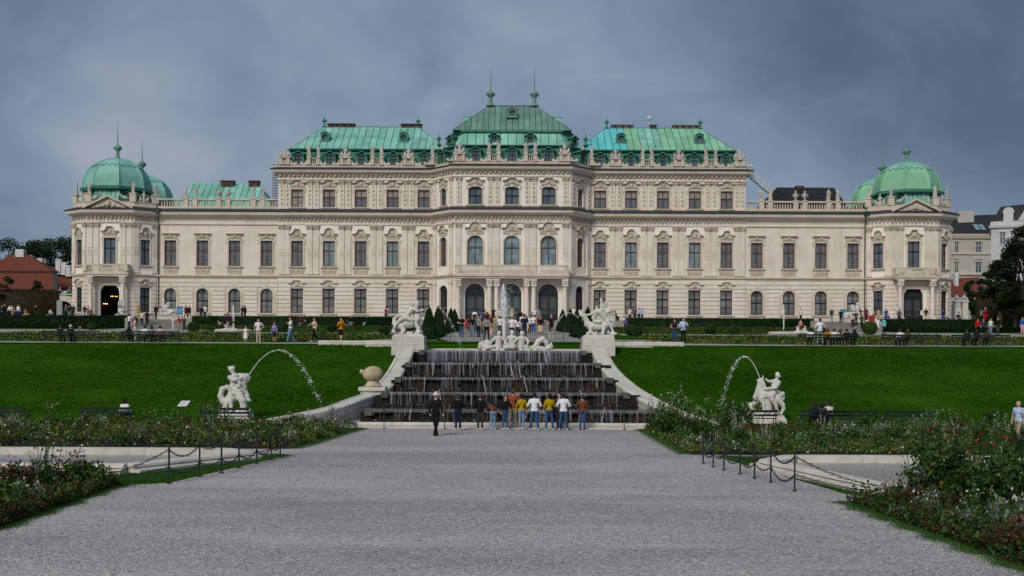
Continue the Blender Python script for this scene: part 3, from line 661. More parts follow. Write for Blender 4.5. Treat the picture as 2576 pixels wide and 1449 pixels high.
# ---------------- roofs
def clip(poly, ax, v, keep_gt):
    out = []
    for i in range(len(poly)):
        a, b = poly[i], poly[(i + 1) % len(poly)]; fa, fb = (a[ax] - v, b[ax] - v) if keep_gt else (v - a[ax], v - b[ax])
        if fa >= 0: out.append(a)
        if fa * fb < 0: t = fa / (fa - fb); out.append(tuple(a[k] + (b[k] - a[k]) * t for k in (0, 1)))
    return out
def paneled(name, pts, n, rows, pm, base_m, jitter=0.04, seam=0.10, parent=PAL):
    """flat roof slope (bottom left, bottom right, top right, top left) laid with separate copper sheets over a darker base"""
    A, B, C, D = [Vector(p) for p in pts]; e1 = (B - A).normalized(); nr = e1.cross(D - A).normalized(); e2 = nr.cross(e1)
    P2 = [((p - A).dot(e1), (p - A).dot(e2)) for p in (A, B, C, D)]
    m = MB(); m.add([A, B, C, D], [(0, 1, 2, 3)]); root = m.build(name, base_m, parent)
    w = (B - A).length; h = P2[2][1]
    for i in range(n):
        off = random.uniform(-jitter, jitter)
        for j in range(rows):
            q = clip(clip(P2, 0, i * w / n + seam / 2, True), 0, (i + 1) * w / n - seam / 2, False)
            z0 = j * h / rows + (off * h if j else 0); z1 = (j + 1) * h / rows + (off * h if j < rows - 1 else 0)
            if len(q) > 2: q = clip(clip(q, 1, z0 + seam / 3, True), 1, z1 - seam / 3, False)
            if len(q) < 3: continue
            t = random.uniform(0.03, 0.055)
            lo = [A + e1 * x + e2 * y + nr * 0.004 for x, y in q]; hi = [p + nr * t for p in lo]; k = len(q)
            b = MB(); b.add(lo + hi, [tuple(range(k, 2 * k))] + [(a, (a + 1) % k, (a + 1) % k + k, a + k) for a in range(k)])
            x_c = (i + 0.5) / n; b.build('roof_panel', pm(x_c) if callable(pm) else pm, root)
    return root
def plain(name, pts, m, parent=PAL): b = MB(); b.add(pts, [tuple(range(len(pts)))]); return b.build(name, m, parent)
# steep lower slope with the dormers behind the parapet
moulding('lower_mansard', [(-0.75, 20.5), (-0.8, 20.6), (-1.55, 23.2), (-1.3, 23.25), (-1.3, 23.4), (-2.6, 23.4), (-2.6, 20.5)], TALL, COPPERD)
moulding('mansard_eave', [(-1.2, 23.22), (-1.12, 23.3), (-1.2, 23.42), (-1.8, 23.43), (-1.8, 23.22)], TALL, SEAM)
def blockroof(s):
    x = lambda v: s * v
    E, R = 23.43, 27.75
    bl, br, tr, tl = (30.5, 1.25, E), (9.0, 1.25, E), (13.4, 7.6, R), (26.8, 7.6, R)
    pts = [(-p[0], p[1], p[2]) for p in (bl, br, tr, tl)] if s < 0 else [br, bl, tl, tr]
    pm = COPPER if s < 0 else (lambda t: COPPERB if t < 0.3 else (COPPERY if (t > 0.55 or 0.33 < t < 0.4) else COPPER))
    paneled('roof', pts, 22, 2, pm, SEAM)
    q = [(x(30.5), 1.25, E), (x(30.5), 13.4, E), (x(26.8), 7.6, R)]; plain('roof', q if s > 0 else q[::-1], COPPER)
    q = [(x(9.0), 1.25, E), (x(9.0), 13.4, E), (x(13.4), 7.6, R)]; plain('roof', q[::-1] if s > 0 else q, COPPER)
    q = [(x(30.5), 13.4, E), (x(9.0), 13.4, E), (x(13.4), 7.6, R), (x(26.8), 7.6, R)]; plain('roof', q if s > 0 else q[::-1], COPPER)
    b = MB(); b.tube([(x(13.3), 7.6, R + 0.02), (x(26.9), 7.6, R + 0.02)], 0.09, 6); b.tube([(x(26.8), 7.6, R), (x(30.5), 1.25, E)], 0.07, 5); b.tube([(x(13.4), 7.6, R), (x(9.0), 1.25, E)], 0.07, 5); b.build('roof_ridge', SEAM, PAL)
for s in (-1, 1): blockroof(s)
# round dormers on the slopes
def round_dormer(r, m):
    b = MB(); b.strip(arc(0, 0, r, 0, 360, 18), arc(0, 0, r * 0.72, 0, 360, 18), -0.35, 1.0); b.xz([(-r * 1.3, -r * 1.1), (r * 1.3, -r * 1.1), (r * 1.15, -r * 0.7), (-r * 1.15, -r * 0.7)], -0.38, 0.5)
    b.strip(arc(0, 0.05, r * 1.25, 150, 30, 10)[::-1], arc(0, 0.05, r * 1.08, 150, 30, 10)[::-1], -0.42, 0.9)
    root = b.build('round_dormer', m); q = MB(); q.xz(arc(0, 0, r * 0.73, 0, 350, 17), 0.0, 0.05); q.build('pane', GLASS, root); return root
RD = round_dormer(0.62, COPPERD); RDG = round_dormer(0.62, COPPERG)
for s in (-1, 1):
    for x in (15.1, 26.0): copy_tree(RD, PAL, (s * x, 3.35, 25.35))
def dormer(w, h, m):
    b = MB(); b.box(-w / 2 - 0.16, -w / 2, -0.2, 1.4, 0, h); b.box(w / 2, w / 2 + 0.16, -0.2, 1.4, 0, h); b.box(-w / 2, w / 2, -0.18, 1.4, h - 0.12, h)
    for sg in (-1, 1): b.xz([(sg * (w / 2 + 0.16), 0.0), (sg * (w / 2 + 0.42), 0.0), (sg * (w / 2 + 0.34), 0.3), (sg * (w / 2 + 0.2), h * 0.75), (sg * (w / 2 + 0.16), h * 0.75)][::sg], -0.16, 0.1)
    root = b.build('dormer', m)
    c = MB(); A = [(-w / 2 - 0.42, h - 0.1), (-w / 2 - 0.1, h)] + arc(0, h - 0.02, w * 0.36, 160, 20, 6, 0.3) + [(w / 2 + 0.1, h), (w / 2 + 0.42, h - 0.1)]
    c.strip(A, [(x, z + 0.13) for x, z in A], -0.34, 1.5); c.build('dormer_hood', m, root)
    f = MB(); f.box(-0.04, 0.04, 0.0, 0.06, 0, h - 0.12); f.box(-w / 2, w / 2, 0.0, 0.06, h * 0.55, h * 0.55 + 0.06); f.build('frame', FRAMEK, root)
    for sg in (-1, 1): p = link('pane', pane_mesh(w / 2, h - 0.12, GLASS), root, (sg * w / 4, 0.08, 0))
    return root
DM = dormer(1.05, 1.62, COPPERD); DMS = dormer(0.75, 0.85, COPPERD)
for s in (-1, 1):
    for x in XB: copy_tree(DM, PAL, (s * x, 0.75, 20.95))
for x in (-4.88, 0, 4.88): copy_tree(DM, PAL, (x, -2.55, 21.0))
for s in (-1, 1): copy_tree(DM, PAL, (s * 9.5, -0.9, 21.0), s * math.radians(47.7))
# middle roof: two-tier mansard and a hipped top
def octa(hx, hy, c, y0, z): return [(-hx + c, y0, z), (hx - c, y0, z), (hx, y0 + c * 1.1, z), (hx, y0 + hy, z), (-hx, y0 + hy, z), (-hx, y0 + c * 1.1, z)]
lo, hi = octa(9.0, 15, 1.9, -1.75, 23.4), octa(7.9, 13.6, 1.5, -0.95, 25.35)
paneled('roof', [lo[0], lo[1], hi[1], hi[0]], 13, 1, COPPER, SEAM)
paneled('roof', [lo[1], lo[2], hi[2], hi[1]], 2, 1, COPPER, SEAM); paneled('roof', [lo[5], lo[0], hi[0], hi[5]], 2, 1, COPPER, SEAM)
for i in (2, 3, 4): plain('roof', [lo[i], lo[(i + 1) % 6], hi[(i + 1) % 6], hi[i]], COPPER)
b = MB(); ev = octa(8.35, 14.4, 1.6, -1.35, 25.3); b.add(ev + [(x, y, 25.48) for x, y, z in ev], [tuple(range(5, -1, -1)), tuple(range(6, 12))] + [(i, (i + 1) % 6, (i + 1) % 6 + 6, i + 6) for i in range(6)]); b.build('roof_eave', COPPERD, PAL)
T0, T1 = 25.485, 30.45; yr = 6.0
paneled('roof', [(-8.0, -1.3, T0), (8.0, -1.3, T0), (3.3, yr, T1), (-3.3, yr, T1)], 20, 2, COPPERG, SEAMG, jitter=0.0)
for s in (-1, 1):
    q = [(s * 8.0, -1.3, T0), (s * 8.3, 13, T0), (s * 3.3, yr, T1)]; plain('roof', q if s > 0 else q[::-1], COPPERG)
plain('roof', [(8.3, 13, T0), (-8.3, 13, T0), (-3.3, yr, T1), (3.3, yr, T1)], COPPERG)
b = MB(); b.tube([(-3.3, yr, T1 + .03), (3.3, yr, T1 + .03)], 0.12, 6)
for s in (-1, 1): b.tube([(s * 3.3, yr, T1), (s * 8.0, -1.3, T0 + .02)], 0.08, 5)
b.build('roof_ridge', SEAMG, PAL)
copy_tree(RDG, PAL, (0, 2.0, 28.55))
for s in (-1, 1):
    copy_tree(DMS, PAL, (s * 2.45, -1.75, 23.85)); copy_tree(DMS, PAL, (s * 8.35, -0.7, 23.7), s * math.radians(42))
    b = MB(); b.box(-0.5, 0.5, -0.6, 0.6, 0, 1.0); b.box(-0.62, 0.62, -0.7, 0.7, 1.0, 1.12); b.build('side_dormer', COPPER, PAL, (s * 6.3, 5.6, 27.75))
def finial(r, h, needle, m, base=True):
    b = MB(); b.lathe([(r * 1.1, 0), (r * 1.0, h * 0.05), (r * 0.55, h * 0.14), (r * 0.36, h * 0.3), (r * 0.5, h * 0.4), (r * 0.3, h * 0.45), (r * 0.62, h * 0.56), (r * 1.05, h * 0.68), (r * 1.08, h * 0.74), (r * 0.7, h * 0.84), (r * 0.3, h * 0.92), (r * 0.16, h)], 14)
    root = b.build('finial', m, None, smooth=True)
    if needle: n = MB(); n.lathe([(r * 0.15, h * 0.98), (r * 0.09, h + needle * 0.5), (0.012, h + needle)], 6); n.build('needle', m, root)
    return root
FB = finial(0.62, 2.4, 3.4, COPPERG); FS = finial(0.32, 1.25, 0.5, COPPERD); FD = finial(0.55, 2.3, 3.1, COPPERG)
for s in (-1, 1):
    copy_tree(FB, PAL, (s * 3.1, yr, T1)); copy_tree(FS, PAL, (s * 13.5, 7.6, 27.75)); copy_tree(FS, PAL, (s * 26.9, 7.6, 27.75))
    copy_tree(FS, PAL, (s * 10.1, 1.8, 24.1))
def chimney(x0, x1, m):
    b = MB(); b.box(x0, x1, 7.4, 8.4, 27.5, 28.12); b.box(x0 - 0.1, x1 + 0.1, 7.3, 8.5, 28.12, 28.24); root = b.build('chimney', m, PAL)
    n = int((x1 - x0) / 0.85)
    for i in range(n): x = x0 + (i + 0.5) * (x1 - x0) / n; q = MB(); q.box(x - 0.2, x + 0.2, 7.385, 7.42, 27.85, 28.08); q.build('flue_opening', DARK, root)
CHIM = mat('grey_chimney', (.16, .15, .14), .9, var=.3)
chimney(-26.4, -22.6, BRICKD); chimney(-15.9, -13.0, BRICKD); chimney(14.2, 17.3, CHIM); chimney(23.0, 26.8, CHIM); chimney(19.8, 20.6, BRICKD)
b = MB(); b.lathe([(0.05, 0), (0.1, 0.5), (0.33, 0.62), (0.36, 0.9), (0.2, 1.1), (0.03, 1.16)], 12, (19.6, 7.6, 28.4)); b.build('white_vent', MARBLE, PAL)
# low wing roofs
paneled('roof', [(-47.4, 3.0, 15.0), (-33.0, 3.0, 15.0), (-36.3, 8, 19.65), (-45.9, 8, 19.65)], 16, 2, COPPER, SEAM, jitter=0.16)
paneled('roof', [(34.0, 3.0, 15.0), (47.3, 3.0, 15.0), (46.2, 8, 19.45), (38.0, 8, 19.45)], 16, 4, SLATE, SLATE, jitter=0.0)
for a, bq, c in (((-47.4, 13, 15), (-47.4, 3, 15), (-45.9, 8, 19.65)), ((-33.0, 3, 15), (-33.0, 13, 15), (-36.3, 8, 19.65))): plain('roof', [a, bq, c], COPPER)
for a, bq, c in (((34.0, 13, 15), (34.0, 3, 15), (38.0, 8, 19.45)), ((47.3, 3, 15), (47.3, 13, 15), (46.2, 8, 19.45))): plain('roof', [a, bq, c], SLATE)
plain('roof', [(-33.0, 13, 15), (-47.4, 13, 15), (-45.9, 8, 19.65), (-36.3, 8, 19.65)], COPPER); plain('roof', [(47.3, 13, 15), (34.0, 13, 15), (38.0, 8, 19.45), (46.2, 8, 19.45)], SLATE)
for x0, x1 in ((-41.6, -39.8), (-37.6, -36.2)): b = MB(); b.box(x0, x1, 7.2, 8.3, 19.2, 19.85); b.box(x0 - .1, x1 + .1, 7.1, 8.4, 19.85, 19.98); b.build('chimney', BRICKD, PAL)
b = MB(); b.box(40.6, 41.8, 7.5, 8.2, 19.2, 19.65); b.build('chimney', BRICKD, PAL)
# filler bodies so that no daylight shows through the building
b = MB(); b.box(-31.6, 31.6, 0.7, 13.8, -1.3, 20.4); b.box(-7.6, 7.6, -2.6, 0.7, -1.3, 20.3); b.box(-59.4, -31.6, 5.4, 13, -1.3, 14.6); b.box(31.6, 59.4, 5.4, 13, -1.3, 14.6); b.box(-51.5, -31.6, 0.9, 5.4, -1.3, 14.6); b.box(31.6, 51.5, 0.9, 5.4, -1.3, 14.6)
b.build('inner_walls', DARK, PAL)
for s in (-1, 1): plain('flat_roof', [(s * 31.6, 0.3, 14.94), (s * 48.5, 0.3, 14.94), (s * 59.7, 0.3, 14.94), (s * 59.7, 13, 14.94), (s * 31.6, 13, 14.94)][::s], LEAD)
plain('flat_roof', [(-31, 1.5, 23.35), (31, 1.5, 23.35), (31, 13, 23.35), (-31, 13, 23.35)], LEAD)

# ---------------- end pavilions: parapet, pediment, dome
def dome_mesh(R, z0, H, m_low, m_top, name, parent, loc):
    n = 64; prof = [(1.02, 0.0), (1.0, 0.06), (0.985, 0.2), (0.95, 0.36), (0.88, 0.53), (0.77, 0.69), (0.62, 0.82), (0.44, 0.92), (0.24, 0.98), (0.10, 1.0)]
    def rr(a):       # eight gently curved faces
        k = ((a / (2 * PI) * 8 + 0.5) % 1) - 0.5; return 1.0 / math.cos(k * PI / 4) * (0.965 if abs(k) < 0.47 else 0.985)
    b = MB(); o = []
    for r, z in prof:
        for k in range(n): a = 2 * PI * k / n + PI / 8; o.append((R * r * rr(a) * math.cos(a), R * r * rr(a) * math.sin(a), z * H))
    b.add(o, [(i * n + k, i * n + (k + 1) % n, (i + 1) * n + (k + 1) % n, (i + 1) * n + k) for i in range(len(prof) - 1) for k in range(n)] + [tuple(range((len(prof) - 1) * n, len(prof) * n))])
    root = b.build(name, m_low, parent, loc=(loc[0], loc[1], z0), smooth=False)
    # upper cap with a scalloped lower edge, standing a little proud
    t = MB(); N = 192; cols = []
    zs = [p[1] for p in prof]; rs = [p[0] for p in prof]
    for k in range(N):
        a = 2 * PI * k / N; s1 = abs(math.sin(a * 12)); z_lo = 0.66 + 0.075 * s1
        cols.append([(z_lo - 0.005, 1.0), (z_lo, 1.022), (0.80, 1.022), (0.88, 1.02), (0.95, 1.02), (0.99, 1.02)])
    vs = []; fs = []
    for k in range(N):
        a = 2 * PI * k / N
        for z, g in cols[k]: r = np.interp(z, zs, rs); vs.append((R * r * rr(a) * g * math.cos(a), R * r * rr(a) * g * math.sin(a), z * H))
    for k in range(N):
        for j in range(5): q = ((k + 1) % N); fs.append((k * 6 + j, q * 6 + j, q * 6 + j + 1, k * 6 + j + 1))
    t.add(vs, fs); t.build('dome_cap', m_top, root)
    e_ = MB(); vs = []
    N = 192
    for k in range(N):
        a = 2 * PI * k / N; z = 0.655 + 0.075 * abs(math.sin(a * 12)); r = np.interp(z, zs, rs) * 1.012 * R * rr(a); vs.append((r * math.cos(a), r * math.sin(a), z * H))
    e_.tube(vs + [vs[0]], 0.045, 4, cap=False); e_.build('scalloped_edge', SEAMG, root)
    rb = MB()
    for k in range(8):
        a = k * PI / 4 + PI / 8; rb.tube([(R * r * rr(a) * 1.005 * math.cos(a), R * r * rr(a) * 1.005 * math.sin(a), z * H) for r, z in prof], 0.06, 4)
    rb.build('dome_rib', m_low, root)
    return root
def octring(r): return [(r * math.cos(PI / 8 + k * PI / 4) / math.cos(PI / 8), r * math.sin(PI / 8 + k * PI / 4) / math.cos(PI / 8)) for k in range(8)]
def pavilion_top(s, side):
    cx = s * 54.0
    path = [(cx - 5.7, 11), (cx - 5.7, 0.0), (cx - 3.2, -1.8), (cx + 3.2, -1.8), (cx + 5.7, 0.0), (cx + 5.7, 11)]
    moulding('parapet', [(-0.4, 14.95), (-0.05, 14.95), (-0.05, 15.1), (-0.12, 15.15), (-0.12, 15.55), (-0.05, 15.6), (-0.05, 15.68), (-0.4, 15.68)], path, TRIM)
    # pediment
    p = MB(); p.xz([(-3.1, 0.0), (3.1, 0.0), (0, 1.55)], -0.5, 0.0); p.build('pediment', TRIM, PAL, (cx, -1.85, 14.5))
    c = MB(); 
    c.strip([(-3.35, 0.0), (0, 1.66)], [(-3.35, 0.2), (0, 1.88)], -0.95, 0.0); c.strip([(0, 1.66), (3.35, 0.0)], [(0, 1.88), (3.35, 0.2)], -0.95, 0.0); c.box(-3.3, 3.3, -0.9, -0.52, -0.1, 0.0); c.build('pediment_cornice', TRIM, PAL, (cx, -1.85, 14.5))
    o = MB(); lump(o, 0, 0.75, 0.4, 0.5, 0.4, 12)
    for sg in (-1, 1): lump(o, sg * 0.7, 0.5, 0.4, 0.35, 0.3); lump(o, sg * 1.35, 0.35, 0.45, 0.22, 0.26); lump(o, sg * 1.95, 0.25, 0.3, 0.16, 0.2)
    o.build('pediment_relief', ORN, PAL, (cx, -2.35, 14.5))
    for i, (x, y, rz) in enumerate(((-5.35, 0.35, -0.6), (-3.0, -1.45, 0), (3.0, -1.45, 0), (5.35, 0.35, 0.6))):
        b = MB(); b.box(-0.42, 0.42, -0.34, 0.34, 0, 1.05); b.box(-0.5, 0.5, -0.42, 0.42, 1.05, 1.17)
        b.build('pedestal', TRIM, PAL, (cx + x, y, 15.6), rz)
        nm = ('outer', 'front outer', 'front inner', 'inner')[i] if s < 0 else ('inner', 'front inner', 'front outer', 'outer')[i]
        ROOF_FIG.append(('figure', (cx + x, y, 16.77), rz, 'weathered statue on the %s corner of the %s end pavilion roof' % (nm, side)))
    for x in (-1.75, 1.75):
        ROOF_FIG.append(('recline', (cx + x, -1.9, 15.95), 0 if x < 0 else PI, 'reclining stone figure on the %s slope of the %s pavilion pediment' % ('left' if x < 0 else 'right', side)))
    for x, y, rz in ((-4.2, -0.75, -0.62), (4.2, -0.75, 0.62)):
        ROOF_FIG.append(('trophy', (cx + x, y, 15.68), rz, 'small trophy on the %s slanting parapet of the %s end pavilion' % ('left' if x < 0 else 'right', side)))
    cy = 3.9; cd = s * 55.1
    # drum: sloping copper skirt under the dome
    d = MB(); R0, R1 = octring(4.35), octring(3.75)
    d.add([(x, y, 14.9) for x, y in R0] + [(x, y, 17.75) for x, y in R1], [(k, (k + 1) % 8, (k + 1) % 8 + 8, k + 8) for k in range(8)]); d.build('drum', COPPERD, PAL, (cd, cy, 0))
    q0 = [(cd + x, cy + y, 14.9) for x, y in R0]; q1 = [(cd + x, cy + y, 17.75) for x, y in R1]
    front = min(range(8), key=lambda k: (q0[k][1] + q0[(k + 1) % 8][1]))
    for k in (front,): paneled('drum_facing', [tuple(np.array(q0[k]) + (0, -.03, 0)), tuple(np.array(q0[(k + 1) % 8]) + (0, -.03, 0)), tuple(np.array(q1[(k + 1) % 8]) + (0, -.03, 0)), tuple(np.array(q1[k]) + (0, -.03, 0))], 6, 1, COPPER, SEAM)
    for sg in (-1, 1): copy_tree(DM, PAL, (cd + sg * 2.95, cy - 2.95, 15.6), sg * PI / 4)
    e_ = MB(); e_.lathe([(3.9, 17.3), (4.75, 17.5), (4.9, 17.62), (4.92, 17.98), (4.7, 18.06)], 8, (cd, cy, 0), PI / 8); e_.build('dome_eave', COPPERD, PAL)
    dome_mesh(4.28, 18.0, 4.35, COPPER if s < 0 else COPPERY, COPPER, 'dome', PAL, (cd, cy)); copy_tree(FD, PAL, (cd, cy, 22.25))
    # the pavilion behind it shows its own dome
    cx2, cy2 = s * 55.0, 13.5
    d = MB(); d.lathe([(4.6, 14.9), (3.9, 17.2), (4.7, 17.4), (4.5, 17.7)], 8, (cx2, cy2, 0), PI / 8); d.build('drum', COPPERD, PAL)
    dome_mesh(4.2, 17.6, 4.2, COPPER if s < 0 else COPPERY, COPPER, 'dome', PAL, (cx2, cy2)); copy_tree(FD, PAL, (cx2, cy2, 21.7))
    # balcony over the doorway, on two columns
    b = MB(); b.box(-3.0, 3.0, -1.5, 0, 5.72, 6.0); b.box(-2.9, 2.9, -1.4, 0, 5.5, 5.72); root = b.build('balcony', TRIM, PAL, (cx, -1.85, 0))
    r = MB(); r.box(-2.9, 2.9, -1.42, -1.22, 6.95, 7.1); r.box(-2.9, 2.9, -1.4, -1.24, 6.0, 6.12)
    for sg in (-1, 1): r.box(sg * 2.72 - 0.18, sg * 2.72 + 0.18, -1.4, -1.2, 6.0, 7.0); r.box(sg * 1.3 - 0.45, sg * 1.3 + 0.45, -1.38, -1.22, 6.0, 7.0); r.box(sg * 2.8 - .1, sg * 2.8 + .1, -1.2, 0, 6.0, 7.1)
    r.build('balustrade', TRIM, root)
    for x in list(np.arange(-0.75, 0.76, 0.25)) + [g * v for g in (-1, 1) for v in (1.85, 2.07, 2.29)]: link('baluster', BALS, root, (x, -1.31, 6.1))
    for sg in (-1, 1):
        c = MB(); c.box(-0.4, 0.4, -0.4, 0.4, -1.0, 0.5); c.lathe([(0.38, 0.5), (0.36, 0.62), (0.31, 0.7), (0.31, 2.2), (0.26, 4.5), (0.33, 4.55), (0.33, 4.7)], 16); c.box(-0.38, 0.38, -0.38, 0.38, 4.7, 4.85); c.box(-0.34, 0.34, -0.34, 0.34, 4.85, 5.3); c.box(-0.42, 0.42, -0.42, 0.42, 5.3, 5.5)
        c.build('column', WALL, PAL, (cx + sg * 2.15, -2.85, 0), smooth=False)
        l = MB(); lump(l, 0, 5.0, 0.3, 0.22, 0.1); l.build('capital', ORN, KID[PAL.name][-1], (0, -0.36, 0))
for s, side in ((-1, 'left'), (1, 'right')): pavilion_top(s, side)

# ---------------- the portal in the middle: columns and balcony
b = MB(); b.box(-7.6, 7.6, -1.75, 0, 5.55, 5.85); b.box(-7.45, 7.45, -1.6, 0, 5.3, 5.55); root = b.build('balcony', TRIM, PAL, (0, -3.35, 0))
r = MB(); r.box(-7.45, 7.45, -1.66, -1.42, 6.9, 7.06); r.box(-7.45, 7.45, -1.62, -1.44, 5.85, 6.0)
for x in (-7.2, -3.2, -2.15, 2.15, 3.2, 7.2): r.box(x - 0.3, x + 0.3, -1.6, -1.44, 6.0, 6.9)
for sg in (-1, 1): r.box(sg * 7.3 - 0.12, sg * 7.3 + 0.12, -1.42, 0, 5.85, 7.0)
r.build('balustrade', TRIM, root)
for x in np.arange(-6.8, 6.81, 0.26):
    if all(abs(abs(x) - p) > 0.4 for p in (2.15, 3.2)): link('baluster', BALS, root, (x, -1.53, 6.0))
for x in (-4.88, 0, 4.88): k = MB(); k.xz([(x - 0.25, 4.85), (x + 0.25, 4.85), (x + 0.36, 5.3), (x - 0.36, 5.3)], -0.9, 0.0); k.build('keystone', TRIM, root)
for x in (-7.05, -2.92, -1.98, 1.98, 2.92, 7.05):
    c = MB(); c.box(-0.42, 0.42, -0.42, 0.42, -1.4, -0.2); c.lathe([(0.4, -0.2), (0.38, -0.05), (0.33, 0.05), (0.33, 1.6), (0.27, 4.1), (0.34, 4.15), (0.34, 4.3)], 16); c.box(-0.4, 0.4, -0.4, 0.4, 4.3, 4.42); c.box(-0.36, 0.36, -0.36, 0.36, 4.42, 5.0); c.box(-0.44, 0.44, -0.44, 0.44, 5.0, 5.3)
    col = c.build('column', WALL, PAL, (x, -4.4, 0)); l = MB(); lump(l, 0, 4.72, 0.3, 0.25, 0.1); l.build('capital', ORN, col, (0, -0.36, 0))
for s in (-1, 1):
    a, b2 = mir(s, (7.7, -3.3), (10.7, 0)); d = Vector((b2[0] - a[0], b2[1] - a[1])); rz = math.atan2(d.y, d.x)
    for u in (0.5, 3.96): p = Vector(a) + d.normalized() * u; c = MB(); c.box(-0.34, 0.34, -0.2, 0, -1.3, 4.7); c.box(-0.42, 0.42, -0.3, 0, 4.7, 5.35); c.build('pier', WALL, PAL, (p.x, p.y, 0), rz)
for x in (-7.35, -2.45, 2.45, 7.35): c = MB(); c.box(-0.3, 0.3, -0.15, 0, -1.3, 5.3) if abs(x) > 5 else c.box(-0.95, 0.95, -0.15, 0, -1.3, 5.3); c.build('pier', WALL, PAL, (x, -3.3, 0))
# downpipes in the inner corners of the pavilions
for s in (-1, 1):
    b = MB(); x = s * 48.0; b.tube([(x - s * 0.15, -0.95, 14.6), (x - s * 0.15, -0.85, 14.1), (x, -0.12, 12.9), (x, -0.1, -1)], 0.075, 6); b.box(x - 0.4, x + 0.4, -1.15, -0.6, 14.3, 14.85); b.build('downpipe', mat('green_black_pipe', (0.02, 0.045, 0.038), 0.5), PAL)
for p in (RD, RDG, DM, DMS, FB, FS, FD): drop(p)
# roof service stairs: lattice of steel on the left, white handrail flight on the right
b = MB(); xl = -32.6
for y in (1.6, 2.4):
    for dx in (-0.35, 0.35): b.box(xl + dx - 0.03, xl + dx + 0.03, y - 0.03, y + 0.03, 15.0, 20.4)
for i in range(15): z = 15.2 + i * 0.36; b.box(xl - 0.35, xl + 0.35, 1.57, 2.43, z, z + 0.05)
st = b.build('roof_ladder_tower', mat('galvanised_steel', (0.28, 0.31, 0.34), 0.5), PAL)
b = MB(); n = 9
for i in range(n):
    t = i / (n - 1); x, z = 32.2 + 3.1 * t, 20.3 - 2.55 * t
    if i % 2 == 0:
        for y in (1.2, 2.0): b.box(x - 0.03, x + 0.03, y - 0.03, y + 0.03, z, z + 1.1)
    b.box(x - 0.2, x + 0.2, 1.15, 2.05, z - 0.05, z + 0.02)
for y in (1.2, 2.0):
    for o in (0.55, 1.1): b.tube([(32.2, y, 20.3 + o), (35.3, y, 17.75 + o)], 0.03, 5)
    b.tube([(32.2, y, 20.25), (35.3, y, 17.7)], 0.06, 5)
b.build('roof_stair', mat('white_steel', (0.6, 0.62, 0.64), 0.5), PAL)
# ------------------------------------------------------------------ ground, lawns, paths
def gravel_mat(name, c1, c2, pale, sc=1.0):
    m, nt, b = new_mat(name); L = nt.links; b.inputs['Roughness'].default_value = 0.9; b.inputs['Specular IOR Level'].default_value = 0.2
    g = nt.nodes.new('ShaderNodeNewGeometry')
    def noise(s, det=4, st=(1, 1, 1)):
        mp = nt.nodes.new('ShaderNodeMapping'); mp.inputs['Scale'].default_value = st; L.new(g.outputs['Position'], mp.inputs[0])
        n = nt.nodes.new('ShaderNodeTexNoise'); n.inputs['Scale'].default_value = s; n.inputs['Detail'].default_value = det; n.inputs['Roughness'].default_value = 0.65; L.new(mp.outputs[0], n.inputs['Vector']); return n.outputs[0]
    def ramp(s, stops):
        r = nt.nodes.new('ShaderNodeValToRGB'); L.new(s, r.inputs[0]); e = r.color_ramp.elements
        e[0].position, e[0].color = stops[0][0], (*stops[0][1], 1); e[1].position, e[1].color = stops[-1][0], (*stops[-1][1], 1)
        for p, c in stops[1:-1]: q = e.new(p); q.color = (*c, 1)
        return r.outputs[0]
    big = ramp(noise(0.16 * sc, 6, (0.5, 1.5, 1)), [(0.36, c2), (0.62, c1)])
    v = nt.nodes.new('ShaderNodeTexVoronoi'); v.inputs['Scale'].default_value = 26 * sc; L.new(g.outputs['Position'], v.inputs['Vector'])
    st = nt.nodes.new('ShaderNodeSeparateColor'); L.new(v.outputs['Color'], st.inputs[0])
    peb = ramp(st.outputs[0], [(0.0, (0.42, 0.42, 0.44)), (0.3, (0.8, 0.8, 0.8)), (0.8, (1.12, 1.12, 1.12)), (1.0, (1.75, 1.72, 1.65))])
    mx = nt.nodes.new('ShaderNodeMix'); mx.data_type = 'RGBA'; mx.blend_type = 'MULTIPLY'; mx.inputs[0].default_value = 0.85; L.new(big, mx.inputs[6]); L.new(peb, mx.inputs[7])
    worn = nt.nodes.new('ShaderNodeMapRange'); worn.inputs[1].default_value = 0.54; worn.inputs[2].default_value = 0.72; worn.inputs[4].default_value = 0.5; L.new(noise(0.55 * sc, 8, (0.28, 1.5, 1)), worn.inputs[0])
    m2 = nt.nodes.new('ShaderNodeMix'); m2.data_type = 'RGBA'; L.new(worn.outputs[0], m2.inputs[0]); L.new(mx.outputs[2], m2.inputs[6]); m2.inputs[7].default_value = (*pale, 1)
    L.new(m2.outputs[2], b.inputs['Base Color'])
    bp = nt.nodes.new('ShaderNodeBump'); bp.inputs['Strength'].default_value = 0.9; bp.inputs['Distance'].default_value = 0.03
    L.new(v.outputs['Distance'], bp.inputs['Height']); L.new(bp.outputs[0], b.inputs['Normal'])
    MATS[name] = m; return m
GRAVEL = gravel_mat('grey_gravel', (0.47, 0.44, 0.455), (0.33, 0.308, 0.322), (0.56, 0.53, 0.525))
PALEGR = gravel_mat('pale_gravel', (0.40, 0.375, 0.355), (0.32, 0.30, 0.28), (0.46, 0.43, 0.40))
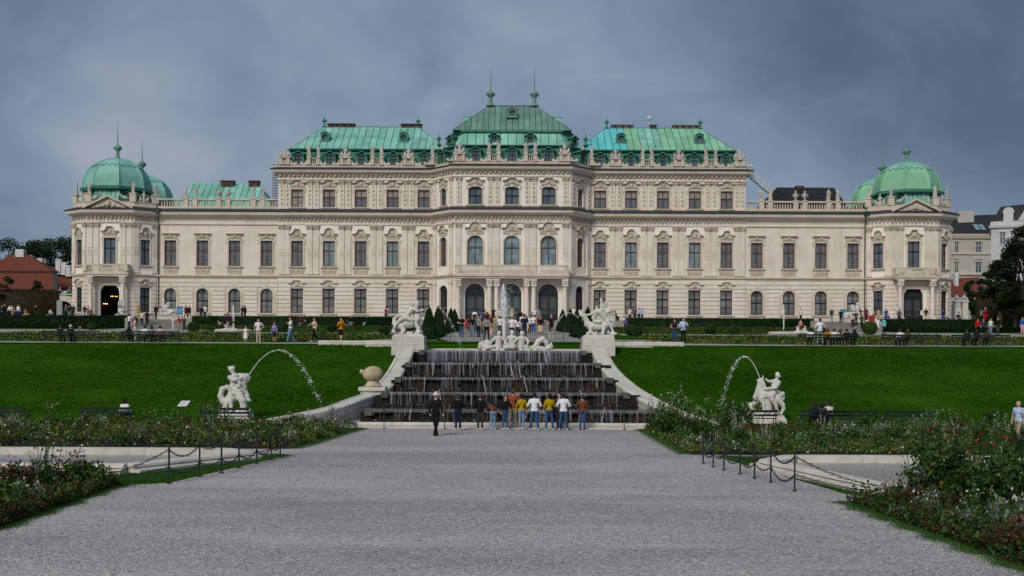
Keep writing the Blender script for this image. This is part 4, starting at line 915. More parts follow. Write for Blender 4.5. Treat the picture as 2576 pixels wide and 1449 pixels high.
def grass_mat(name, a, b_, c, s=1.0):
    m, nt, b = new_mat(name); L = nt.links; b.inputs['Roughness'].default_value = 0.9; b.inputs['Specular IOR Level'].default_value = 0.0
    g = nt.nodes.new('ShaderNodeNewGeometry')
    def noise(sc, det, st=(1, 1, 1)):
        mp = nt.nodes.new('ShaderNodeMapping'); mp.inputs['Scale'].default_value = st; L.new(g.outputs['Position'], mp.inputs[0])
        n = nt.nodes.new('ShaderNodeTexNoise'); n.inputs['Scale'].default_value = sc; n.inputs['Detail'].default_value = det; n.inputs['Roughness'].default_value = 0.7; L.new(mp.outputs[0], n.inputs['Vector']); return n.outputs[0]
    def mix(f, A, B, lo, hi, k=1.0):
        r = nt.nodes.new('ShaderNodeMapRange'); r.inputs[1].default_value = lo; r.inputs[2].default_value = hi; r.inputs[4].default_value = k; L.new(f, r.inputs[0])
        x = nt.nodes.new('ShaderNodeMix'); x.data_type = 'RGBA'; L.new(r.outputs[0], x.inputs[0])
        for i, cc in ((6, A), (7, B)):
            if isinstance(cc, tuple): x.inputs[i].default_value = (*cc, 1)
            else: L.new(cc, x.inputs[i])
        return x.outputs[2]
    col = mix(noise(0.12 * s, 6), a, b_, 0.36, 0.64)
    col = mix(noise(2.6 * s, 8, (1, 0.5, 1)), col, c, 0.5, 0.75, 0.75)
    col = mix(noise(16 * s, 4), col, tuple(v * 0.3 for v in a), 0.5, 0.7, 0.7)
    dry = mix(noise(0.5 * s, 6), col, (0.09, 0.07, 0.02), 0.60, 0.80, 0.6)
    L.new(dry, b.inputs['Base Color'])
    bp = nt.nodes.new('ShaderNodeBump'); bp.inputs['Strength'].default_value = 0.8; bp.inputs['Distance'].default_value = 0.1; L.new(noise(9 * s, 6), bp.inputs['Height']); L.new(bp.outputs[0], b.inputs['Normal'])
    MATS[name] = m; return m
GRASS = grass_mat('lawn_grass', (0.013, 0.050, 0.003), (0.036, 0.112, 0.006), (0.085, 0.165, 0.016))
GRASSU = grass_mat('parterre_grass', (0.018, 0.062, 0.008), (0.030, 0.085, 0.010), (0.055, 0.115, 0.016), 1.6)
def sheet(name, poly, z, m):
    b = MB(); b.add([(x, y, z(y) if callable(z) else z) for x, y in poly], [tuple(range(len(poly)))]); return tag(b.build(name, m), kind='structure')
sheet('ground', [(-900, -900), (900, -900), (900, 62), (-900, 62)], 0.0, GRAVEL)
b = MB(); b.quad((-2500, 150, TERR1 - 0.02), (2500, 150, TERR1 - 0.02), (2500, 5000, TERR1 - 0.02), (-2500, 5000, TERR1 - 0.02)); tag(b.build('far_ground', GRASSU), kind='structure')
def wall_left(y): return float(np.interp(y, [51, 54, 57, 60.5, 66, 73, 78], [-11.9, -9.75, -8.55, -7.95, -7.75, -7.55, -7.5]))
def wall_right(y): return float(np.interp(y, [51, 52.5, 56, 61, 67, 73, 78], [9.6, 8.95, 7.95, 7.15, 6.6, 6.35, 6.3]))
def lawn_z(x, y):
    t = max(0.0, min(1.0, (y - 52.4) / 25.8)); z = 0.06 + 4.16 * t ** 1.16
    if t > 0.93: z -= (t - 0.93) * 0.6
    return z
for s, nm, lb in ((-1, 'lawn', 'left'), (1, 'lawn', 'right')):
    V = []; F = []; nx, ny = 70, 40
    for j in range(ny + 1):
        y = 52.4 + (79.3 - 52.4) * j / ny; xe = wall_left(y) if s < 0 else wall_right(y); far = s * 110
        for i in range(nx + 1):
            t = (i / nx) ** 2.2; x = xe + (far - xe) * t
            V.append((x, y, lawn_z(x, y) + 0.05 * math.sin(x * 0.7 + y * 0.4) * math.sin(y * 0.5 - x * .13) * min(1, abs(x - xe))))
    for j in range(ny):
        for i in range(nx):
            a = j * (nx + 1) + i; q = (a, a + 1, a + nx + 2, a + nx + 1); F.append(q if s > 0 else q[::-1])
    tag(link(nm, np_mesh('lawn', V, F, GRASS, smooth=True)), kind='structure')
sheet('upper_garden', [(-110, 79.2), (-7.2, 79.2), (-6.3, 82.5), (5.6, 82.5), (6.3, 79.2), (110, 79.2), (110, 131), (-110, 131)], ramp_z, GRASSU)
def path(poly, dz=0.012, m=PALEGR, name='path'): return sheet(name, poly, lambda y: ramp_z(y) + dz, m)
path([(-110, 79.4), (-13.5, 79.4), (-9.2, 80.6), (-8.6, 84), (-8.9, 92), (-10.4, 92), (-13.2, 84.5), (-18, 82.0), (-110, 82.0)])
path([(110, 82.0), (18, 82.0), (14.0, 84.5), (11.5, 92), (9.9, 92), (9.2, 84), (9.6, 80.6), (13.5, 79.4), (110, 79.4)])
path([(-4.9, 85.6), (5.3, 85.6), (6.6, 92), (6.9, 127), (-6.6, 127), (-6.2, 92)], 0.016, gravel_mat('path_gravel', (0.33, 0.315, 0.315), (0.26, 0.25, 0.25), (0.40, 0.38, 0.37)))
path([(-6.5, 92), (-6.2, 88.5), (-10.4, 88.5), (-10.4, 92)], 0.014); path([(6.5, 92), (11.5, 92), (11.5, 88.5), (6.2, 88.5)], 0.014)
for x0, x1, y0, y1 in ((-110, -34, 106, 121), (-34, -11, 107, 112), (11, 34, 107, 112), (34, 110, 106, 121), (-46, -38, 121, 127), (36, 44, 121, 127), (-36, -14, 99.5, 101), (14, 36, 99.5, 101)):
    path([(x0, y0), (x1, y0), (x1, y1), (x0, y1)])
b = MB(); b.quad((-110, 130, TERR0), (110, 130, TERR0), (110, 146, TERR1 - 0.01), (-110, 146, TERR1 - 0.01)); b.quad((-110, 146, TERR1 - 0.01), (110, 146, TERR1 - 0.01), (110, 152, TERR1 - .01), (-110, 152, TERR1 - .01))
b.quad((-110, 130, ramp_z(130) - 0.3), (110, 130, ramp_z(130) - 0.3), (110, 130, TERR0), (-110, 130, TERR0)); tag(b.build('terrace', PALEGR), kind='structure')
# stairs to the terrace
STEPM = stain_mat('grey_step_stone', (0.24, 0.225, 0.205), (0.10, 0.095, 0.09), (0.32, 0.30, 0.275), scale=1.2)
def stair(x0, x1, lab, n=9, y0=126.8, y1=129.98):
    r = empty('garden_stairs', ((x0 + x1) / 2, y0, ramp_z(y0))); tag(r, lab, 'stairs', 'stone stairs up to the palace terrace')
    zt = TERR0 - ramp_z(y0)
    for i in range(n):
        m = MB(); m.box((x0 - x1) / 2, (x1 - x0) / 2, i * (y1 - y0) / n + 0.05, y1 - y0 - 0.002 * i, i * zt / n - 0.2 if i == 0 else i * zt / n + 0.002, (i + 1) * zt / n - 0.045); m.box((x0 - x1) / 2, (x1 - x0) / 2, i * (y1 - y0) / n, (i + 1) * (y1 - y0) / n + .06, (i + 1) * zt / n - 0.044, (i + 1) * zt / n + 0.004); m.build('step', STEPM, r)
    for sg in (-1, 1):
        m = MB(); x = sg * (x1 - x0) / 2; m.box(min(x, x + sg * 0.9), max(x, x + sg * 0.7), 0.9, y1 - y0 - .02, -0.2, zt + 0.1); m.build('side_block', STEPM, r)
stair(-45.2, -38.8, 'grey stone steps at the left end of the garden below the palace'); stair(36.4, 43.4, 'grey stone steps at the right end of the garden below the palace'); stair(-6.4, 6.6, 'wide stone steps up to the middle entrance of the palace')
# long stone kerbs beside the pedestals
def kerb(pts, lab, r=0.17, m=KERB, name='stone_kerb', cat='kerb', group=None, flat=False):
    q = MB()
    prof = [(-0.24, -0.3), (0.24, -0.3), (0.24, 0.02), (0.19, 0.05), (0.21, 0.12), (0.15, 0.2), (0, 0.23), (-0.15, 0.2), (-0.21, 0.12), (-0.19, 0.05), (-0.24, 0.02)]
    q.sweep(prof, [(x, y) for x, y, z in pts]); z0 = pts[0][2]
    o = q.build(name, m); o.location.z = z0; return tag(o, lab, cat, group)
kerb([(-14.2, 78.9, EYE + .98), (-8.35, 78.6, 0)], 'long round topped stone kerb left of the pedestal, at the head of the lawn')
kerb([(7.1, 78.6, EYE + .98), (12.6, 78.9, 0)], 'long round topped stone kerb right of the pedestal, at the head of the lawn')
b = MB(); b.box(-10.6, -8.35, 77.6, 78.3, EYE + 0.5, EYE + .86); tag(b.build('stone_block', KERB), 'low stone block under the left kerb beside the pedestal', 'stone block')
b = MB(); b.box(7.1, 10.2, 77.6, 78.3, EYE + 0.5, EYE + .86); tag(b.build('stone_block', KERB), 'low stone block under the right kerb beside the pedestal', 'stone block')

# ------------------------------------------------------------------ cascade
CAS = empty('cascade', (0, 0, 0)); tag(CAS, 'stepped stone water cascade with dark wet tiers between curved side walls', 'cascade')
LIPS = [(73.5, 3.79, -5.98, 4.72), (68.5, 2.97, -6.45, 5.30), (63.5, 2.12, -6.55, 5.62), (58.5, 1.40, -6.75, 6.05), (53.5, 0.70, -6.95, 7.40)]
POOL = water_mat('dark_pool_water', (0.012, 0.014, 0.016), 0.06, bump=0.6)
FALL = water_mat('falling_water', (0.60, 0.64, 0.72), 0.35, alpha=0.36, bump=0.2)
FALLT = water_mat('thin_falling_water', (0.45, 0.50, 0.58), 0.35, alpha=0.17, bump=0.2)
SPRAY = water_mat('white_spray', (0.86, 0.88, 0.90), 0.4, alpha=0.8, bump=0.1)
PIERM = stain_mat('brown_wet_pier', (0.020, 0.013, 0.008), (0.006, 0.005, 0.004), (0.034, 0.023, 0.013), scale=1.1, rough=0.5)
R2 = random.Random(3)
for k, (D, z, xl, xr) in enumerate(LIPS):
    zb = (LIPS[k + 1][1] if k < 4 else 0.12) - 0.06
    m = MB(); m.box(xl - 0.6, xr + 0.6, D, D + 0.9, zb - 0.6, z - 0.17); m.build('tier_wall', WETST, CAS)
    n = 7; w = (xr - xl) / n
    for i in range(n):
        m = MB(); a, c = xl + i * w, xl + (i + 1) * w; m.cbox(a + 0.008, c - 0.008, D - 0.26, D + 0.5, z - 0.165, z + R2.uniform(-.008, .01), 0.03); m.build('ledge_stone', LEDGE, CAS)
    back = LIPS[k - 1][0] if k else 76.85
    m = MB(); m.quad((xl - .5, D + 0.45, z - 0.035), (xr + .5, D + 0.45, z - 0.035), (xr + .5, back + .1, z - 0.035), (xl - .5, back + .1, z - 0.035)); m.build('water_surface', POOL, CAS)
    if k:
        for i in range(6):
            x = xl + (i + 0.5) * (xr - xl) / 6 + R2.uniform(-.2, .2); m = MB(); m.box(x - 0.28, x + 0.28, D - 0.14, D, zb, z - 0.17); m.build('pier', PIERM, CAS)
    f1 = MB(); f2 = MB(); N = 460 if k == 0 else 270
    dens = [R2.uniform(0.2, 1.0) for _ in range(14)]
    for i in range(N):
        x = R2.uniform(xl + 0.1, xr - 0.1)
        if k and R2.random() > dens[int((x - xl) / (xr - xl) * 13.9)]: continue
        wd = R2.choice([0.006, 0.008, 0.012, 0.02, 0.05]) ; drop_ = z - zb
        ln = drop_ * (R2.uniform(0.75, 1.0) if R2.random() < 0.75 or k == 0 else R2.uniform(0.15, 0.5)); th = 0.10 + R2.uniform(0, 0.12); sl = R2.uniform(-0.06, 0.06)
        tgt = f1 if R2.random() < 0.22 else f2; v = []; M_ = 6
        for j in range(M_ + 1):
            t = j / M_; zz = z + 0.01 - ln * t; yy = D - 0.27 - th * math.sqrt(t); ww = wd * (1 - 0.5 * t) * R2.uniform(0.7, 1.3); xx = x + sl * t + R2.uniform(-.012, .012)
            v += [(xx - ww, yy, zz), (xx, yy - ww * 0.8, zz), (xx + ww, yy, zz)]
        tgt.add(v, [(3 * j + a, 3 * j + a + 1, 3 * j + a + 4, 3 * j + a + 3) for j in range(M_) for a in (0, 1)])
    # a few free arching spouts and the splash where the water lands
    for i in range(1 + (k > 0)):
        x = R2.uniform(xl + 1.2, xr - 1.2); sx = R2.choice([-1, 1]) * R2.uniform(.25, .6); p = []
        for j in range(8): t = j / 7; p.append((x + sx * t, D - 0.3 - 0.7 * t, z + 0.22 * math.sin(PI * min(1, t * 1.4)) * (t < .71) - (z - zb) * t * t))
        f1.tube(p, [0.014 + 0.016 * j / 7 for j in range(8)], 5)
    for i in range(90):
        x = R2.uniform(xl, xr); y = D - 0.42 - R2.uniform(0, 0.25); r = R2.uniform(0.012, 0.035); f1.lathe([(0.002, -r), (r, 0), (0.002, r)], 5, (x, y, zb + R2.uniform(0.03, 0.16)), cap=False)
    tag(f1.build('falling_water', FALL, CAS), kind='stuff'); tag(f2.build('falling_water', FALLT, CAS), kind='stuff')
# bottom basin
m = MB(); m.quad((-7.4, 50.7, 0.07), (8.0, 50.7, 0.07), (8.0, 53.6, 0.07), (-7.4, 53.6, 0.07)); m.build('water_surface', POOL, CAS)
for i in range(9):
    a = -7.25 + i * 1.64; m = MB(); m.sweep([(-0.2, -0.1), (0.2, -0.1), (0.2, 0.05), (0.12, 0.07), (0.15, 0.13), (0.1, 0.22), (0, 0.25), (-0.1, 0.22), (-0.15, 0.13), (-0.2, 0.05)], [(a + 0.008, 50.5), (a + 1.632, 50.5)]); m.build('kerb_stone', KERB, CAS)
m = MB(); m.box(-7.4, 7.7, 49.75, 50.25, -0.05, 0.045); m.build('kerb_foot', MARK, CAS)
# curved side walls with their sloping coping
WL = [(-7.2, 73.6, 3.98), (-7.28, 70.5, 3.1), (-7.4, 66.5, 2.2), (-7.55, 62.5, 1.62), (-7.75, 60.2, 1.35)]
WL2 = [(-7.9, 59.4, 1.28), (-8.45, 57, 1.05), (-9.3, 54.4, 0.72), (-11.2, 51.5, 0.36), (-12.4, 50.2, 0.22)]
WR = [(5.95, 73.6, 3.98), (6.12, 70.2, 3.05), (6.3, 67, 2.46), (6.6, 63.8, 1.95), (6.95, 60.8, 1.52), (7.75, 56, 0.9), (8.6, 52.6, 0.50), (9.4, 50.4, 0.28)]
def bez(P, n):
    P = [np.array(p) for p in P]; out = []; m_ = len(P) - 1
    for i in range(n + 1):
        t = i / n * m_; k = min(int(t), m_ - 1); u = t - k
        p0, p1, p2, p3 = P[max(k - 1, 0)], P[k], P[k + 1], P[min(k + 2, m_)]
        out.append(0.5 * ((2 * p1) + (p2 - p0) * u + (2 * p0 - 5 * p1 + 4 * p2 - p3) * u * u + (3 * p1 - p0 - 3 * p2 + p3) * u ** 3))
    return out
def coping(P, stones, hw, sgn):
    q = bez(P, stones * 3)
    def nrm(i):
        d = q[min(i + 1, len(q) - 1)] - q[max(i - 1, 0)]; n_ = np.array((-d[1], d[0], 0)); return n_ / np.linalg.norm(n_)
    for k in range(stones):
        idx = range(3 * k, 3 * k + 4); prof = [(-hw * .9, -0.5), (hw * .9, -0.5), (hw * .9, -0.24), (hw, -0.2), (hw, -0.05), (hw * 0.86, 0.0), (hw * 0.62, 0.02), (hw * 0.55, -0.03), (-hw * 0.55, -0.03), (-hw * 0.62, 0.02), (-hw * 0.86, 0.0), (-hw, -0.05), (-hw, -0.2), (-hw * .9, -0.24)]
        m = MB(); v = []
        for c_, i in enumerate(idx):
            p = q[i]; n_ = nrm(i)
            if c_ == 0: p = p + (q[i + 1] - p) * 0.012
            if c_ == 3 : p = p + (q[i - 1] - p) * 0.012
            v += [tuple(p + n_ * a + np.array((0, 0, b_))) for a, b_ in prof]
        M_ = len(prof); fs = [(j * M_ + a, j * M_ + (a + 1) % M_, (j + 1) * M_ + (a + 1) % M_, (j + 1) * M_ + a) for j in range(3) for a in range(M_)] + [tuple(range(M_ - 1, -1, -1)), tuple(range(3 * M_, 4 * M_))]
        m.add(v, fs); m.build('coping_stone', MARK, CAS)
    m = MB(); v = []
    for i in range(len(q)):
        p = q[i]; n_ = nrm(i)
        for a, z in ((-hw * 0.8, p[2] - 0.49), (hw * 0.8, p[2] - 0.49), (hw * 0.8, -0.3), (-hw * 0.8, -0.3)): v.append((p[0] + n_[0] * a, p[1] + n_[1] * a, z))
    m.add(v, [(j * 4 + a, j * 4 + (a + 1) % 4, (j + 1) * 4 + (a + 1) % 4, (j + 1) * 4 + a) for j in range(len(q) - 1) for a in range(4)] + [(3, 2, 1, 0), tuple(range(4 * len(q) - 4, 4 * len(q)))])
    m.build('side_wall', MARK, CAS)
coping(WL, 6, 0.54, -1); coping(WL2, 7, 0.48, -1); coping(WR, 12, 0.54, 1)
# stepped dark masonry between the tiers and the side walls
for k, (D, z, xl, xr) in enumerate(LIPS):
    for sg, x in ((-1, xl), (1, xr)):
        m = MB(); xo = (-6.9 if D > 58 else -7.4) if sg < 0 else (5.8 if D > 70 else 6.3 if D > 62 else 7.0 if D > 56 else 8.0)
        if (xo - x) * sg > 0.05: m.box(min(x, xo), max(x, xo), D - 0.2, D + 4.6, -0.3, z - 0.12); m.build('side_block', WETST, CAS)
    m = MB(); m.box(xr - 0.02, xr + 0.35, D - 0.32, D + 0.2, z - 0.3, z + 0.02); m.build('corner_stone', LEDGE, CAS); m = MB(); m.box(xl - 0.35, xl + 0.02, D - 0.32, D + 0.2, z - 0.3, z + 0.02); m.build('corner_stone', LEDGE, CAS)
# left wall bend: corner block, tan ball added in place of a visitor's capped head
b = MB(); b.box(-0.62, 0.62, -0.5, 0.5, -1.7, -0.06); b.box(-0.74, 0.74, -0.62, 0.62, -0.06, 0.14); r = b.build('wall_pier', MARK); r.location = (-7.75, 59.9, 1.5); tag(r, 'stone pier on the left cascade wall with an added tan shape for a capped head', 'pier')
b = MB(); b.lathe([(0.45, 0.14), (0.5, 0.2), (0.4, 0.28), (0.34, 0.42), (0.3, 0.5)], 16); b.build('neck', stain_mat('tan_cap_stone', (0.42, 0.34, 0.22), (0.22, 0.17, 0.11), (0.52, 0.43, 0.30)), r)
b = MB(); b.lathe([(0.3, 0.48), (0.46, 0.56), (0.57, 0.72), (0.58, 0.88), (0.52, 1.05), (0.4, 1.18), (0.22, 1.27), (0.03, 1.3)], 20); b.lathe([(0.02, -0.14), (0.11, -0.1), (0.13, 0.0), (0.11, 0.1), (0.02, 0.14)], 10, (-0.62, -0.05, 0.98)); b.build('ball', MATS['tan_cap_stone'], r, smooth=True)
# pedestals
def pedestal(xa, xb, lab):
    r = empty('statue_pedestal', ((xa + xb) / 2, 75.2, EYE)); tag(r, lab, 'pedestal', 'pair of statue pedestals at the head of the cascade'); w = (xb - xa) / 2
    for i, (p, q) in enumerate(((-w, -w * 0.33), (-w * 0.33, w * 0.4), (w * 0.4, w))):
        b = MB(); b.box(p + 0.006, q - 0.006, -1.15, 1.15, 0.88, 1.42); b.build('upper_stone', MARK, r)
    for i, (p, q) in enumerate(((-w, 0), (0, w))): b = MB(); b.box(p - 0.03 + (0.036 if i else 0), q + (0.03 if i else -0.006), -1.2, 1.2, -0.6, 0.87); b.build('lower_stone', MARK, r)
    b = MB(); b.add([(-w, -1.15, 1.425), (w, -1.15, 1.425), (w, 1.15, 1.425), (-w, 1.15, 1.425), (-w * 0.82, -0.95, 1.62), (w * 0.82, -0.95, 1.62), (w * 0.82, 0.95, 1.62), (-w * 0.82, 0.95, 1.62)], [(0, 1, 5, 4), (1, 2, 6, 5), (2, 3, 7, 6), (3, 0, 4, 7), (4, 5, 6, 7)]); b.build('cap', KERB, r)
pedestal(-8.3, -6.08, 'pale stone pedestal under the statue left of the cascade'); pedestal(4.88, 7.08, 'pale stone pedestal under the statue right of the cascade')
# rim of the top basin and the strip of lawn behind it
sheet('basin_lawn', [(-6.2, 76.95), (5.0, 76.95), (6.6, 77.2), (6.6, 85.62), (-7.6, 85.62), (-7.6, 77.2)], lambda y: 3.93 + (ramp_z(85.6) - 3.90) * (y - 76.9) / 8.7, GRASS)
b = MB(); b.box(-6.1, 4.9, 76.7, 76.95, 3.3, 3.95); b.build('basin_rim', KERB, CAS)

# ------------------------------------------------------------------ lower pools and grass strips
def pool(pts, lab):
    r = empty('stone_pool', (0, 0, 0)); tag(r, lab, 'pool')
    for i in range(len(pts)):
        a, c = Vector(pts[i]), Vector(pts[(i + 1) % len(pts)])
        L_ = (c - a).length; n = max(1, round(L_ / 2.6))
        for k in range(n):
            p, q = a + (c - a) * (k / n), a + (c - a) * ((k + 1) / n); e_ = (q - p).normalized()
            p += e_ * 0.005; q -= e_ * 0.005
            m = MB(); m.sweep([(-0.36, -0.05), (0.30, -0.05), (0.30, 0.1), (0.22, 0.13), (0.28, 0.16), (0.26, 0.22), (0.17, 0.26), (-0.1, 0.26), (-0.36, 0.22)], [(p.x, p.y), (q.x, q.y)]); m.build('rim_stone', KERB, r)
        m = MB(); m.sweep([(0.3, 0.0), (0.55, 0.0), (0.55, 0.09), (0.3, 0.09)], [(a.x, a.y), (c.x, c.y)]); m.build('rim_foot', KERB, r)
    m = MB(); m.add([(x, y, 0.05) for x, y in pts], [tuple(range(len(pts)))]); m.build('water_surface', water_mat('grey_pool_water_' + lab[-4:], (0.22, 0.22, 0.23), 0.25, bump=0.3), r)
pool([(-30, 30.4), (-10.9, 30.4), (-8.5, 34.6), (-9.5, 35.6), (-30, 35.6)], 'long low pale stone basin behind the chain fence, left of the gravel')
pool([(7.75, 32.6), (9.1, 26.5), (11.5, 24.5), (30, 24.5), (30, 34), (8.8, 34)], 'long low pale stone basin behind the chain fence, right of the gravel')
sheet('grass_strip', [(-30, 27.2), (-10.4, 27.2), (-8.9, 28.0), (-7.45, 36.1), (-8.6, 36.3), (-30, 36.3)], 0.006, GRASS)
sheet('grass_strip', [(6.9, 36.2), (8.2, 26.2), (9.3, 24.6), (30, 24.0), (30, 36.2)], 0.006, GRASS)

# ------------------------------------------------------------------ chain fences
PLATE = MB(); PLATE.box(-0.02, 0.02, -0.02, 0.02, 0, 0.93); PLATE.lathe([(0.022, 0.93), (0.034, 0.95), (0.034, 0.98), (0.02, 1.02), (0.004, 1.03)], 8); PLATE.box(-0.05, 0.05, -0.05, 0.05, 0, 0.03); PLATE = PLATE.mesh('post', IRON)
LINK = MB(); LINK.tube([(0.045 * math.cos(a), 0.026 * math.sin(a), 0) for a in np.linspace(0, 2 * PI, 7)[:-1]] + [(0.045, 0, 0)], 0.011, 4, cap=False); LINK = LINK.mesh('chain_link', IRON)
def chain_fence(pts, lab, sag=0.28, hs=(0.88, 0.42), links=True):
    r = empty('chain_fence', (pts[0][0], pts[0][1], pts[0][2])); tag(r, lab, 'chain fence'); o = Vector(pts[0])
    for p in pts: link('post', PLATE, r, Vector(p) - o, random.uniform(-.2, .2))
    for a, b_ in zip(pts[:-1], pts[1:]):
        a, b_ = Vector(a) - o, Vector(b_) - o
        for h in hs:
            L_ = (b_ - a).length; sg = min(sag * L_ / 2.0, h - 0.06)
            f = lambda t: a + (b_ - a) * t + Vector((0, 0, h - sg * 4 * t * (1 - t)))
            m = MB()
            if links:
                n = max(6, int(L_ / 0.085)); mv = [Vector(v.co) for v in LINK.vertices]; mf = [tuple(p.vertices) for p in LINK.polygons]
                for i in range(n):
                    t = (i + 0.5) / n; d = (f(min(1, t + 0.02)) - f(max(0, t - 0.02))).normalized()
                    up = Vector((0, 0, 1)) if i % 2 else d.cross(Vector((0, 0, 1))).normalized()
                    y_ = up.cross(d).normalized(); z_ = d.cross(y_); p = f(t)
                    m.add([p + d * v.x + y_ * v.y + z_ * v.z for v in mv], mf)
            else: m.tube([f(i / 10) for i in range(11)], 0.016, 4)
            m.build('chain', IRON, r)
def gp(px, py): u, v = unroll(px, py); D = EYE * FPX / v; return (u * D / FPX, D, 0.0)
chain_fence([gp(425, 1217), gp(502, 1200), gp(557, 1190), gp(601, 1178), gp(646, 1167), gp(683, 1158), gp(705, 1151)], 'iron post and chain fence along the gravel by the left basin')
chain_fence([gp(1999, 1236), gp(1939, 1214), gp(1898, 1204), gp(1862, 1193), gp(1821, 1183), gp(1794, 1176), gp(1769, 1166)], 'iron post and chain fence along the gravel by the right basin')
chain_fence([(-20.5, 28.4, 0), (-14.6, 28.3, 0), gp(425, 1217)], 'iron chain fence in front of the left basin, running back into the flowers')
chain_fence([gp(1999, 1236), (11.6, 25.2, 0), (16, 24.6, 0)], 'iron chain fence in front of the right basin, running into the flowers')
chain_fence([(-23, 37.2, 0), (-17.2, 37.2, 0), (-13.1, 37.1, 0), (-10.4, 37.0, 0), gp(705, 1151)], 'iron chain fence behind the left basin')
chain_fence([gp(1769, 1166), (10.8, 36, 0), (13.8, 36, 0), (17.5, 36, 0), (22, 36, 0)], 'iron chain fence behind the right basin')
ez = ramp_z(85.3) + 0.0
chain_fence([(-4.9, 85.3, ez), (-2.2, 85.3, ez), (0.7, 85.3, ez), (4.1, 85.3, ez)], 'low iron chain fence across the path behind the fountain figures', 0.12, (0.8,), False)
chain_fence([(9.3, 83.2, ramp_z(83.2)), (12.4, 82.6, ramp_z(82.6)), (16, 82.4, ramp_z(82.4))], 'iron chain fence right of the right pedestal', 0.1, (0.8,), False)
chain_fence([(-9.4, 83.2, ramp_z(83.2)), (-12.4, 82.6, ramp_z(82.6)), (-16, 82.4, ramp_z(82.4))], 'iron chain fence left of the left pedestal', 0.1, (0.8,), False)
chain_fence([(-5.9, 49.6, 0), (-3.1, 49.6, 0), (-0.2, 49.6, 0), (2.6, 49.6, 0), (5.2, 49.6, 0)], 'thin iron chain fence along the kerb at the foot of the cascade', 0.15, (0.85,), False)

# ------------------------------------------------------------------ benches
def make_bench():
    r = empty('park_bench', (0, 0, 0)); w = 1.2
    for z, y, h in ((0.86, -0.12, 0.12), (0.66, -0.07, 0.10)):
        b = MB(); b.box(-w, w, y, y + 0.035, z - h, z); b.build('back_slat', BENCHM, r)
    for i in range(4): b = MB(); y = 0.02 + i * 0.125; b.box(-w, w, y, y + 0.105, 0.42, 0.455); b.build('seat_slat', BENCHM, r)
    for x in (-w + 0.08, 0, w - 0.08):
        b = MB(); b.tube([(x, -0.14, 0.0), (x, -0.06, 0.2), (x, -0.01, 0.42), (x, -0.06, 0.62), (x, -0.1, 0.88)], 0.026, 5); b.tube([(x, 0.52, 0), (x, 0.47, 0.22), (x, 0.44, 0.41)], 0.026, 5); b.tube([(x, -0.01, 0.41), (x, 0.46, 0.41)], 0.024, 5); b.build('leg', IRON, r)
        if x: b = MB(); b.tube([(x, -0.07, 0.64), (x, 0.2, 0.66), (x, 0.44, 0.64), (x, 0.5, 0.56), (x, 0.46, 0.44)], 0.022, 5); b.build('armrest', IRON, r)
    return r
BENCH = make_bench()
def bench(x, y, z, lab, rz=0.0, grp='green black benches with their backs to the viewer'): o = copy_tree(BENCH, None, (x, y, z), rz); return tag(o, lab, 'bench', grp)
z80 = ramp_z(80.2) + 0.012
def bx(px, D): return (unroll(px, 860)[0]) * D / FPX
for p, lb in ((148, 'upper promenade bench at far left with two people in black'), (213, 'empty upper promenade bench beside the two people in black'), (348, 'upper promenade bench with a black figure and a bag, second place from left'), (412, 'upper promenade bench with a woman in pink, left garden'),
              (2045, 'upper promenade bench with a person in white beside the standing man'), (2118, 'crowded upper promenade bench right of the standing man in white'), (2258, 'upper promenade bench with an embracing couple'), (2326, 'empty upper promenade bench right of the embracing couple'), (2432, 'upper promenade bench with dark clothed sitters at right'), (2500, 'upper promenade bench at far right with a brown haired sitter')):
    bench(bx(p, 80.2), 80.2, z80, lb)
def lx(px, D): return (px - 1288) * D / FPX
for p, lb in ((4, 'lower bench cut by the left edge, behind the flowers'), (268, 'lower bench with a woman in a white shirt, left flower bed'), (566, 'lower bench in front of the left lawn statue'), (1893, 'lower bench in front of the right lawn statue'), (2076, 'lower bench with three people, behind the right flower bed'), (2146, 'lower bench with a turquoise bag under it'), (2288, 'lower empty bench at right, behind tall flowers')):
    bench(lx(p, 51.3), 51.3, 0.0, lb)
drop(BENCH)
# signs and small furniture
b = MB(); b.box(-0.025, 0.025, -0.025, 0.025, 0, 0.85); r = b.build('info_sign', IRON); r.location = (lx(462, 52.2), 52.2, 0.05); tag(r, 'small tilted white information board on the left lawn', 'sign')
b = MB(); b.add([(-0.26, -0.14, 0.84), (0.18, -0.14, 0.84), (0.30, 0.14, 1.08), (-0.14, 0.14, 1.08), (-0.26, -0.12, 0.81), (0.18, -0.12, 0.81), (0.30, 0.16, 1.05), (-0.14, 0.16, 1.05)], [(0, 1, 2, 3), (7, 6, 5, 4), (0, 4, 5, 1), (1, 5, 6, 2), (2, 6, 7, 3), (3, 7, 4, 0)]); b.build('board', mat('white_sign', (0.62, 0.64, 0.64), 0.4), r)
b = MB()
for i in range(5): z = 0.89 + i * 0.035; y = -0.08 + i * 0.041; x = -0.2 + i * 0.017; b.quad((x, y - .006, z + .002), (x + 0.28, y - .006, z + .002), (x + 0.285, y + 0.006, z + 0.012), (x + 0.005, y + 0.006, z + 0.012))
b.build('lettering', mat('grey_print', (0.25, 0.26, 0.27), 0.6), r)
